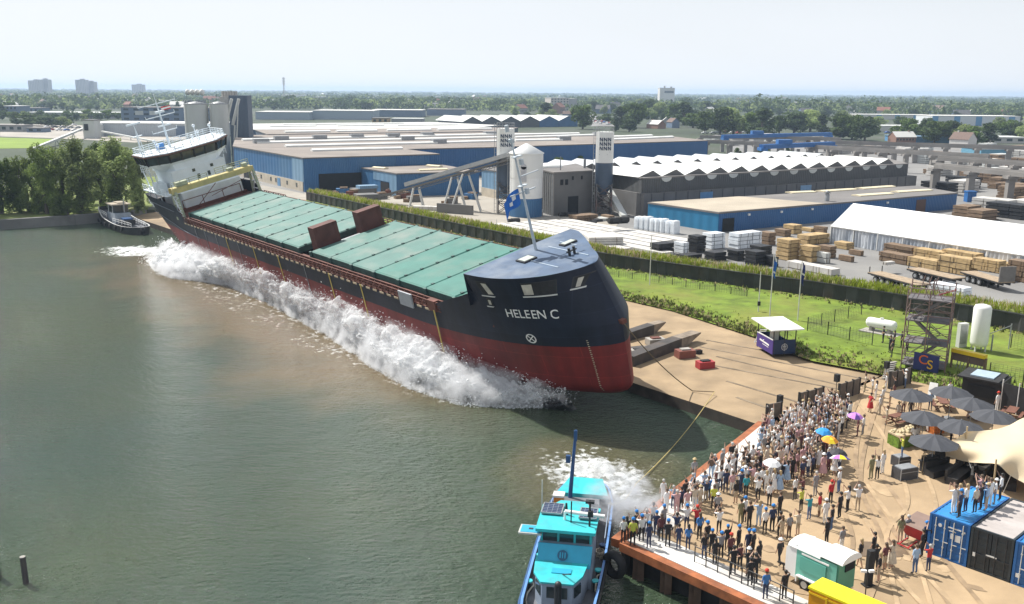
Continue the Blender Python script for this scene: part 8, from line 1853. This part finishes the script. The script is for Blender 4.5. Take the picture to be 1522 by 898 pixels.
# ---- yellow skip at the bottom edge
o = G(1203, 874, 4.0); q = G(1275, 905, 4.0); e = (q-o); e.z = 0; e.normalize(); t = thing('yellow_container', 'bright yellow open container cut off by the bottom edge before the horse trailer', 'container', (o.x, o.y, 2.03), atan2(e.y, e.x)); m_y = mat('skip_yellow', (.74, .45, .01), .45, var=.06, scale=1); m_yo = mat('skip_amber', (.62, .27, .005), .5, var=.08)
mb = MB(); mb.box((2.6, .65, 1.0), (5.2, 1.3, 1.95)); mb.build('body', m_yo, t); mb = MB(); mb.box((2.6, .65, 2.0), (5.3, 1.4, .12)); mb.build('lid', mat('skip_lemon', (.80, .66, .01), .4, var=.04), t); mb = MB()
for x in (1.0, 2.2, 3.4): mb.box((x, -.03, 1.6), (.1, .08, .5)); 
mb.box((2.6, -.02, 1.75), (5.2, .06, .1)); build_each(mb, 'hinge', m_y, t)
# ---- red tipping cart, lamp stand, tall black column
p = G(1364, 806, 2); t = thing('tipping_cart', 'red tipping cart with open hopper left of the blue container', 'cart', (p.x, p.y, 2.03), .6); mb = MB(); mb.add([(-.6, -.5, .45), (.6, -.5, .45), (.6, .5, .45), (-.6, .5, .45), (-.85, -.75, 1.2), (.85, -.75, 1.5), (.85, .75, 1.5), (-.85, .75, 1.2)], [(3, 2, 1, 0), (0, 1, 5, 4), (1, 2, 6, 5), (2, 3, 7, 6), (3, 0, 4, 7)]); mb.add([(-.85, -.75, 1.2), (.85, -.75, 1.5), (.85, .75, 1.5), (-.85, .75, 1.2)], [(0, 1, 2, 3)], 1); mb.build('hopper', [mat('cart_red', (.42, .03, .035), .5, var=.15), mat('cart_inside', (.22, .15, .12), .8)], t)
for s in (-.5, .5): mb = MB(); mb.tube((s, -.65, .25), (s, -.5, .25), .25, n=12); mb.build('wheel', m_blackm, t)
mb = MB(); mb.beam((-.6, -.3, .3), (-1.5, -.3, .15), .06, .06); mb.beam((-.6, .3, .3), (-1.5, .3, .15), .06, .06); mb.beam((-1.5, -.4, .15), (-1.5, .4, .15), .06, .06); mb.build('drawbar', MATS['cart_red'], t)
p = G(1284, 905, 2); t = thing('lamp_stand', 'slim black stand with two small white lamps at the bottom edge', 'lamp stand', (p.x, p.y, 2.03)); mb = MB(); mb.tube((0, 0, 0), (0, 0, 2.1), .03, n=6); mb.build('pole', m_black, t)
for s in (-1, 1): mb = MB(); mb.box((s*.2, 0, 2.15), (.28, .14, .12), .2*s); mb.build('lamp_head', m_white, t)
p = G(1290, 871, 2); mb = MB(); mb.box((p.x, p.y, 3.1), (.34, .3, 2.1), .3); mb.box((p.x, p.y, 2.06), (.6, .5, .08), .3); mb.box((p.x-.05, p.y-.14, 3.3), (.26, .06, 1.2), .3); tag(mb.build('speaker_column', m_blackm), 'tall black speaker column among the group right of the horse trailer', 'speaker')
# wooden steps up the grass slope
A, B = G(1318, 562, 2.1), G(1326, 540, 2.9); mb = MB()
for k in range(8): q = A.lerp(B, k/7); mb.box((q.x, q.y, q.z+.05), (1.1, .3, .12), .5)
tag(mb.build('slope_steps', m_conc), 'pale steps climbing the grass slope left of the scaffold tower', 'steps')
# ================================================================== PEOPLE
PAL = dict(w=('white', (.74, .74, .73)), k=('black', (.022, .022, .025)), n=('navy', (.03, .045, .10)), b=('blue', (.05, .18, .45)), t=('teal', (.03, .30, .36)), r=('red', (.45, .03, .035)), g=('grey', (.26, .26, .27)), y=('hi-vis yellow', (.55, .58, .08)), o=('olive', (.21, .20, .11)), l=('light blue', (.32, .45, .62)), m=('maroon', (.13, .045, .05)), c=('cream', (.55, .48, .38)), p=('pink', (.55, .33, .34)), j=('denim', (.075, .13, .26)), e=('beige', (.42, .34, .24)), f=('brown', (.12, .08, .06)))
def pm(k): return mat('cloth_'+PAL[k][0].replace('-', '_').replace(' ', '_'), PAL[k][1], .85, var=.14, scale=7)
SKIN = [mat('skin_light', (.52, .33, .24), .6, var=.06), mat('skin_tan', (.40, .24, .16), .6, var=.06), mat('skin_dark', (.16, .09, .06), .6, var=.06)]
HAIRM = dict(h=('brown', mat('hair_brown', (.10, .065, .04), .7)), d=('dark', mat('hair_dark', (.02, .018, .016), .6)), f=('fair', mat('hair_fair', (.40, .29, .15), .7)), a=('grey', mat('hair_grey', (.45, .44, .42), .7)))
HATM = dict(B=('blue helmet', mat('helmet_blue', (.02, .20, .55), .35)), W=('white hat', mat('hat_white', (.72, .72, .70), .6)), R=('red cap', mat('cap_red', (.55, .04, .02), .6)), S=('straw hat', mat('hat_straw', (.50, .38, .20), .8)))
m_shoe = mat('shoe_dark', (.03, .028, .026), .6)
def body_mesh(pose, dress=False):
    J = {}; E = []; reg = {}
    def j(n, p, r): J[n] = (V(p), r)
    j('pel', (0, 0, .96), .135); j('spi', (0, .005, 1.14), .125); j('che', (0, 0, 1.34), .145); j('nek', (0, 0, 1.48), .058); j('hd0', (0, .012, 1.565), .075); j('hd1', (0, .012, 1.65), .088); j('hd2', (0, .005, 1.72), .062)
    walk = pose == 6
    for s, S_ in ((-1, 'l'), (1, 'r')):
        dy = .22*s if walk else .0
        j('hip'+S_, (s*.09, 0, .90), .095); j('kne'+S_, (s*.105, .02+dy*.6, .50), .062); j('ank'+S_, (s*.115, -.02+dy, .10+(.05 if walk and s < 0 else 0)), .045); j('toe'+S_, (s*.13, .13+dy, .05), .042)
        E += [('pel', 'hip'+S_, 2), ('hip'+S_, 'kne'+S_, 2), ('kne'+S_, 'ank'+S_, 3), ('ank'+S_, 'toe'+S_, 4)]
        j('sho'+S_, (s*.185, 0, 1.40), .066)
        up = {0: 0, 1: s > 0, 2: 1, 3: s > 0, 4: 0, 5: s > 0, 6: 0}[pose]
        if pose == 4: el, wr = (s*.37, -.04, 1.17), (s*.17, .10, 1.02)
        elif pose == 3 and up: el, wr = (s*.38, .12, 1.42), (s*.12, .17, 1.64)
        elif pose == 5 and up: el, wr = (s*.27, .05, 1.68), (s*.30, .10, 1.95)
        elif pose == 2: el, wr = (s*.30, .20, 1.36), (s*.09, .34, 1.62)
        elif pose == 1 and up: el, wr = (s*.26, .20, 1.42), (s*.16, .33, 1.68)
        else: el, wr = (s*.25, -.02, 1.13), (s*.235, .08, .88)
        j('elb'+S_, el, .044); j('wri'+S_, wr, .032); h = (V(wr)-V(el)).normalized()*.09; j('han'+S_, V(wr)+h, .036)
        E += [('che', 'sho'+S_, 1), ('sho'+S_, 'elb'+S_, 1), ('elb'+S_, 'wri'+S_, 0), ('wri'+S_, 'han'+S_, 0)]
    E += [('pel', 'spi', 2), ('spi', 'che', 1), ('che', 'nek', 1), ('nek', 'hd0', 0), ('hd0', 'hd1', 0), ('hd1', 'hd2', 0)]
    names = list(J); me = bpy.data.meshes.new('person_skeleton'); me.from_pydata([J[n][0] for n in names], [(names.index(a), names.index(b)) for a, b, _ in E], [])
    o = bpy.data.objects.new('person_skeleton', me); COL.objects.link(o); o.modifiers.new('skin', 'SKIN'); sm = o.modifiers.new('sub', 'SUBSURF'); sm.levels = sm.render_levels = 1
    sk = me.skin_vertices[0].data
    for i, n in enumerate(names): r = J[n][1]; sk[i].radius = (r*(1.25 if n in ('pel', 'spi', 'che') else 1), r*(.82 if n in ('pel', 'spi', 'che') else 1)); sk[i].use_root = n == 'pel'
    dg = bpy.context.evaluated_depsgraph_get(); bm_ = bpy.data.meshes.new_from_object(o.evaluated_get(dg)); bpy.data.objects.remove(o); bpy.data.meshes.remove(me)
    mb = MB(); mb.v = [tuple(v.co) for v in bm_.vertices]
    def near(c):
        best = (9, 0)
        for a, b, r in E:
            A, B = J[a][0], J[b][0]; d = B-A; t = clamp((c-A).dot(d)/max(1e-9, d.length_squared)); q = (c-A-d*t).length-.6*lp(J[a][1], J[b][1], t)
            if q < best[0]: best = (q, r)
        return best[1]
    for p in bm_.polygons:
        c = sum((bm_.vertices[i].co for i in p.vertices), V())/len(p.vertices); r = near(c)
        if r == 2 and c.z > .98 and abs(c.x) < .2: r = 1
        if r == 1 and c.z > 1.46 and abs(c.x) < .09: r = 0
        mb.f.append(tuple(p.vertices)); mb.m.append(r); mb.s.append(True)
    bpy.data.meshes.remove(bm_)
    # face: nose, eyes, mouth, ears; fingers and thumbs
    mb.add([(0, .125, 1.60), (-.016, .095, 1.60), (.016, .095, 1.60), (0, .098, 1.655)], [(0, 1, 3), (0, 3, 2), (0, 2, 1)], 0)
    for s in (-1, 1): mb.sphere((s*.034, .090, 1.655), (.011, .007, .008), 6, 4, 4); mb.sphere((s*.088, .012, 1.63), (.012, .022, .032), 6, 4, 0)
    mb.box((0, .092, 1.572), (.045, .012, .010), 0, 4)
    for s, S_ in ((-1, 'l'), (1, 'r')):
        W_, H_ = J['wri'+S_][0], J['han'+S_][0]; d = (H_-W_).normalized(); a = d.cross(V((0, 1, .3))).normalized(); b_ = d.cross(a)
        for k, l in ((-1.5, .055), (-.5, .066), (.5, .062), (1.5, .048)): p0 = H_+d*.02+a*(k*.016); p1 = p0+d*l*.55; mb.tube(p0, p1, .0095, .0085, 5, 0); mb.tube(p1, p1+d*l*.4+b_*.018, .0085, .006, 5, 0)
        p0 = W_+d*.03+a*(-s*.03); mb.tube(p0, p0+d*.045-a*(s*.028), .011, .008, 5, 0)
    return mb
def skirt_mb():
    mb = MB(); mb.lathe((0, 0, 0), [(.17, 1.05), (.19, .95), (.25, .7), (.30, .42)], 16); return mb
bodies = {}
for p_ in range(7):
    o = body_mesh(p_).build('person', [SKIN[0], pm('w'), pm('k'), pm('k'), m_shoe]); bodies[p_] = o.data; bpy.data.objects.remove(o)
def tmpl(mb, name, m): o = mb.build(name, m); d = o.data; bpy.data.objects.remove(o); return d
hb_ = MB(); hb_.lathe((0, -.004, 0), [(.102, 1.645), (.108, 1.69), (.088, 1.745), (.03, 1.772)], 14); hb_.sphere((0, -.045, 1.64), (.09, .07, .09), 10, 7); hair_s = tmpl(hb_, 'hair', HAIRM['h'][1])
hb_.sphere((0, -.07, 1.54), (.095, .055, .15), 10, 7); hair_l = tmpl(hb_, 'hair', HAIRM['h'][1])
hb_ = MB(); hb_.lathe((0, 0, 0), [(.118, 1.68), (.122, 1.70), (.112, 1.77), (.06, 1.815)], 16); hb_.box((0, .12, 1.683), (.15, .10, .012)); helm = tmpl(hb_, 'helmet', HATM['B'][1])
hb_ = MB(); hb_.lathe((0, 0, 0), [(.165, 1.685), (.165, 1.695), (.108, 1.705), (.098, 1.775), (.04, 1.795)], 18); brim = tmpl(hb_, 'hat', HATM['S'][1])
skirt = tmpl(skirt_mb(), 'skirt', pm('w'))
POSE = ['standing', 'one hand raised to film', 'filming with both hands up', 'shading the eyes', 'hands on hips', 'waving high', 'walking']
rp = random.Random(42); NP = [0]; used_lab = {}
LOOK = V((0, 96))
def setm(o, i, m): o.material_slots[i].link = 'OBJECT'; o.material_slots[i].material = m
def person(P, sh, tr, hd, pose, zone, z=2.03, face=None, dress=False, s=None):
    o = bpy.data.objects.new('person', bodies[pose]); COL.objects.link(o); NP[0] += 1
    sk = rp.choice((0, 0, 0, 1, 1)) if rp.random() > .04 else 2
    short = tr in 'se' and rp.random() < .6 or tr == 's'
    tr_ = 'e' if tr == 's' else tr
    for i, m in enumerate((SKIN[sk], pm(sh), pm(tr_), SKIN[sk] if (short or dress) else pm(tr_), m_shoe)): setm(o, i, m)
    d = LOOK-P.xy; a = atan2(-d.x, d.y)+rp.gauss(0, .25) if face is None else face
    o.location = (P.x, P.y, z); o.rotation_euler = (0, 0, a); k = (s or rp.uniform(.95, 1.07)); gw_ = rp.uniform(.86, 1.0); o.scale = (k*gw_, k*gw_, k)
    def kid(d_, name, m): c = bpy.data.objects.new(name, d_); COL.objects.link(c); c.parent = o; setm(c, 0, m)
    if hd in HATM: kid(helm if hd in 'BR' or rp.random() < .3 else brim, 'helmet' if hd == 'B' else 'hat', HATM[hd][1]); hn_ = 'in '+HATM[hd][0] if False else HATM[hd][0]; kid(hair_s, 'hair', HAIRM['h'][1])
    else: kid(hair_l if hd == 'f' or (hd in 'hd' and rp.random() < .3) else hair_s, 'hair', HAIRM[hd][1]); hn_ = HAIRM[hd][0]+' hair'
    if dress: kid(skirt, 'skirt', pm(sh))
    low = 'dress' if dress else ('shorts' if short else f'{PAL[tr_][0]} trousers')
    top = f'{PAL[sh][0]} dress' if dress else f'{PAL[sh][0]} top, {low}'
    lab = f'person with {hn_}, {top}, {POSE[pose]}, {zone}'
    w = lab.split()
    if len(w) > 16: lab = f'person with {hn_}, {top}, {zone}'
    if len(lab.split()) > 16: lab = ' '.join(lab.split()[:16])
    o['label'] = lab; o['category'] = 'person'; o['group'] = 'people '+zone
    return o
EX = {
 'by the quay corner': '926,808,w,k,B,0 931,806,k,k,d,1 940,812,y,k,B,0 953,806,w,k,B,2 964,816,n,n,B,0 975,798,n,n,B,4 992,814,k,k,B,0 1005,801,n,s,d,2 1022,819,b,n,d,0 1020,789,w,n,B,2 1035,790,r,k,R,2 1039,803,b,k,h,0 1050,816,k,k,B,0 1008,818,n,n,d,0 945,800,k,k,B,1 960,795,w,n,a,2 982,806,m,k,h,0 986,790,g,n,B,1 970,786,w,k,d,2',
 'behind the railing': '1057,827,k,k,B,0 1071,831,g,k,B,2 1080,820,k,k,B,5 1097,822,k,k,B,1 1111,829,n,n,B,0 1118,831,k,k,B,0 1089,856,k,k,d,4 1099,848,m,k,h,0 1111,858,k,k,W,2 1121,868,k,k,d,2 1114,872,k,k,d,0 1085,834,m,k,R,0 1062,840,k,k,d,0 1046,832,k,n,h,1 1137,892,b,n,R,0 1165,892,k,k,d,3 1158,840,k,k,W,6 1127,846,k,k,d,1',
 'on the open sand': '1246,733,w,j,W,1 1259,762,w,k,d,2 1274,760,w,e,a,2 1217,769,r,e,h,1 1234,750,r,k,R,5 1202,773,t,j,h,2 1226,779,w,w,W,0 1235,789,k,j,d,0 1228,810,k,k,d,5 1250,822,g,w,h,0 1277,845,k,s,f,6 1190,761,y,k,d,2 1181,744,w,k,d,1 1192,745,m,f,h,2 1211,739,g,g,a,0 1185,797,c,s,h,2 1158,800,k,k,d,0 1172,802,g,f,h,0 1161,806,e,e,h,4 1303,713,w,k,h,2 1311,705,w,w,f,0 1294,713,o,o,h,5 1247,771,k,k,d,0',
 'in the group by the speaker column': '1297,834,k,k,d,1 1305,866,k,s,f,0 1314,848,m,e,h,4 1300,850,k,k,d,3',
 'near the red cart': '1337,808,o,e,h,0 1347,804,g,g,a,0 1359,853,l,j,h,0 1379,850,r,n,a,2 1369,829,k,k,d,0 1384,822,k,k,h,2 1374,815,n,k,B,0',
 'at the helmeted front': '1068,795,w,k,d,2 1136,795,w,k,B,0 1147,791,n,k,B,0 1127,783,l,l,f,2 1100,781,o,o,d,0 1106,778,w,k,B,1 1066,769,g,k,W,0 1060,757,y,k,h,0 1113,786,k,k,h,0',
 'along the quay edge': '1040,757,c,e,S,0 1070,731,w,n,d,2 1078,733,n,n,d,0 1052,745,b,n,h,1 1030,747,w,k,d,2 1093,749,k,e,d,1 1108,741,t,k,h,0 1101,737,n,n,B,2 1031,716,g,f,S,0 1018,750,k,k,d,1 1000,757,l,n,a,2 990,765,w,w,h,1 1012,762,n,k,d,2 985,748,w,w,a,0 1046,736,l,k,h,2 1082,715,w,c,h,2 1092,705,n,n,h,1',
 'in front of the dense crowd': '1126,746,w,k,d,2 1143,753,w,k,d,0 1177,714,k,k,h,0 1138,734,w,w,f,0 1158,770,k,k,h,0',
 'between crowd and parasols': '1285,583,c,o,h,5 1316,583,w,w,f,1 1301,595,w,w,d,0 1307,617,w,c,a,0 1317,632,c,e,h,2 1262,627,w,k,d,3 1282,647,w,g,h,0 1274,649,m,m,h,0 1345,577,w,j,W,2 1329,589,k,m,h,1 1311,604,w,c,S,0 1322,606,k,e,d,0 1296,588,w,e,h,2',
 'at the bar': '1352,622,f,f,h,0 1366,612,p,e,h,0 1382,610,l,n,d,0 1334,626,c,c,S,0 1362,662,w,n,d,0 1357,664,w,k,h,1 1400,598,m,k,h,0 1410,596,w,k,d,0 1438,622,w,e,h,0 1425,607,k,k,d,0 1481,613,w,w,R,0 1398,648,w,k,h,0 1378,642,w,w,a,0 1412,662,k,k,d,0 1342,616,c,m,f,0 1360,606,w,e,h,0',
 'on the grass slope': '1311,521,k,k,d,4 1327,527,k,k,d,0 1324,543,k,k,d,0 1338,527,k,k,h,0 1347,534,k,k,d,0 1321,536,k,k,h,1'}
taken = []
for zone, txt in EX.items():
    for it in txt.split():
        a, b, sh, tr, hd, ps = it.split(','); P = G(int(a), int(b), 2.03); taken.append(P.xy)
        person(P, sh, tr, hd, int(ps), zone, 2.85 if 'grass' in zone else 2.03, rp.uniform(0, 6) if zone == 'at the bar' else None)
P = G(1292.7, 613, 2.03); person(P, 'r', 'r', 'd', 4, 'beside the parasols', dress=True, face=2); P = G(1149, 734, 2.03); person(P, 'w', 'w', 'f', 0, 'between crowd and trailer', dress=True); P = G(1158, 734, 2.03); person(P, 'l', 'l', 'f', 0, 'between crowd and trailer', dress=True); P = G(1324, 846, 2.03); person(P, 'c', 'w', 'h', 2, 'right of the speaker column', dress=True)
P = G(1340, 682, 2.75); person(P, 'y', 'j', 'f', 2, 'on the smaller flight case', 2.77)
for it in '1416,764,w,w,h,2 1425,770,n,k,B,0 1434,762,w,n,f,1 1448,763,c,k,a,0 1457,758,k,k,d,2 1465,750,b,n,h,0 1475,762,l,e,S,2 1469,753,w,w,h,2 1498,748,w,k,d,1 1484,752,w,g,W,0 1423,763,c,e,f,2 1455,748,p,m,h,2'.split():
    a, b, sh, tr, hd, ps = it.split(','); P = G(int(a), int(b), 4.6)
    q = P-CONT[0]; u, v_ = q.dot(CONT[1]), q.dot(CONT[2]); P = CONT[0]+CONT[1]*clamp(u, .25, CONT[3]-.25)+CONT[2]*clamp(v_, .3, CONT[4]-.3); person(P, sh, tr, hd, int(ps), 'on the blue container roof', 4.59)
def inpoly(x, y, P):
    c = False
    for (x0, y0), (x1, y1) in zip(P, P[1:]+P[:1]):
        if (y0 > y) != (y1 > y) and x < (x1-x0)*(y-y0)/(y1-y0)+x0: c = not c
    return c
POL = [([(1085, 737), (1112, 700), (1152, 662), (1166, 632), (1238, 606), (1262, 618), (1258, 645), (1232, 668), (1247, 706), (1215, 712), (1175, 724), (1125, 732)], 152, 'in the dense crowd', .47), ([(992, 768), (1062, 706), (1128, 656), (1150, 632), (1160, 640), (1118, 700), (1085, 735), (1040, 768)], 56, 'in the crowd along the white quay deck', .45)]
for pol, n, zone, md in POL:
    k = 0; tries = 0; N0 = NP[0]
    wp = [tuple(G(a, b, 2.03)[:2]) for a, b in pol]; x0, x1 = min(p[0] for p in wp), max(p[0] for p in wp); y0, y1 = min(p[1] for p in wp), max(p[1] for p in wp)
    while k < n and tries < 20000 and NP[0] < 299:
        tries += 1; q = V((rp.uniform(x0, x1), rp.uniform(y0, y1)))
        if not inpoly(q.x, q.y, wp) or any((q-t_).length < md for t_ in taken): continue
        taken.append(q); k += 1; P = V((q.x, q.y, 2.03)); ff = (q.x-x0)/(x1-x0); ff2 = (q.y-y0)/(y1-y0)
        zz = zone+(', near the barrier walls' if ff2 > .66 and 'dense' in zone else ', middle part' if ff2 > .33 and 'dense' in zone else ', side towards the trailer' if 'dense' in zone else '')
        dr = rp.random() < .10
        person(P, rp.choice('wwwwwwwcclppmgnk'), rp.choice('kknnmefjwce'), rp.choice('hhhhhdddffaaaWS'), rp.choice((0, 0, 1, 1, 2, 2, 2, 3, 4, 5)), zz, dress=dr)
# the rest of the densest crowd, past the three hundred single figures
ck = list('wwcglnpkmeaf'); ck = [c for c in ck if c in PAL]; cm = [SKIN[0], SKIN[1], m_shoe, HAIRM['h'][1], HAIRM['d'][1], HAIRM['a'][1]]+[pm(c) for c in ck]; mb = MB(); left = [44, 30]
for pi_, (pol, n, zone, md) in enumerate(POL):
    wp = [tuple(G(a, b, 2.03)[:2]) for a, b in pol]; x0, x1 = min(p[0] for p in wp), max(p[0] for p in wp); y0, y1 = min(p[1] for p in wp), max(p[1] for p in wp); k = 0; tries = 0
    while k < left[pi_] and tries < 30000:
        tries += 1; q = V((rp.uniform(x0, x1), rp.uniform(y0, y1)))
        if not inpoly(q.x, q.y, wp) or any((q-t_).length < .36 for t_ in taken): continue
        taken.append(q); k += 1; d = LOOK-q; M_ = Matrix.Translation((q.x, q.y, 2.03)) @ Matrix.Rotation(atan2(-d.x, d.y)+rp.gauss(0, .3), 4, 'Z') @ Matrix.Scale(rp.uniform(.95, 1.07), 4)
        a, b = 6+rp.randrange(len(ck)), 6+rp.randrange(len(ck)); mp = (0, a, b, b, 2)
        for dat, cst in ((bodies[rp.choice((0, 1, 2, 2, 3, 5))], None), (hair_s, 3+rp.randrange(3))):
            b0 = len(mb.v); mb.v += [tuple(M_ @ v.co) for v in dat.vertices]
            for p in dat.polygons: mb.f.append(tuple(b0+i for i in p.vertices)); mb.m.append(mp[p.material_index] if cst is None else cst); mb.s.append(True)
tag(mb.build('crowd', cm), kind='stuff')
# umbrellas held over the crowd
def umbrella(px, py, cols, lab, tilt=(.12, 0), R_=.62):
    P = G(px, py, 4.25); t = thing('umbrella', lab, 'umbrella', (P.x, P.y, 2.9), 0); t.rotation_euler = (tilt[0], tilt[1], .4); mb = MB(); vs = [(0, 0, 1.35)]; n = 8
    for r_, z in ((.55, 1.28), (1, 1.06)):
        for i in range(n): a = 2*pi*i/n; vs.append((R_*r_*cos(a), R_*r_*sin(a), z))
    for i in range(n): k = (i+1) % n; mb.add([vs[0], vs[1+i], vs[1+k], vs[1+n+i], vs[1+n+k]], [(0, 1, 2), (1, 3, 4, 2)], i % len(cols))
    mb.build('canopy', [mat('umbrella_'+c, v_, .7, var=.05) for c, v_ in cols], t); mb = MB(); mb.tube((0, 0, 0), (0, 0, 1.45), .012, n=5); mb.build('shaft', m_black, t)
U = dict(purple=(.38, .12, .50), violet=(.10, .04, .25), yellow=(.75, .58, .02), blue=(.02, .25, .60), orange=(.70, .28, .02), white=(.74, .74, .73), black=(.025, .025, .03), lilac=(.50, .20, .55), navy=(.06, .04, .28))
def uc(*k): return [(c, U[c]) for c in k]
umbrella(1270, 613, uc('lilac', 'lilac', 'violet'), 'purple umbrella near the right barrier wall'); umbrella(1223, 636, uc('blue'), 'bright blue umbrella over the dense crowd'); umbrella(1232, 648, uc('orange', 'orange', 'yellow'), 'orange umbrella just below the blue one in the crowd'); umbrella(1250, 678, uc('yellow', 'navy', 'navy', 'white', 'purple'), 'yellow and dark purple striped umbrella at the right side of the crowd', (-.3, .2), .7); umbrella(1245, 667, uc('black'), 'black umbrella directly above the yellow and purple one'); umbrella(1146, 682, uc('white'), 'white umbrella at the left side of the dense crowd')
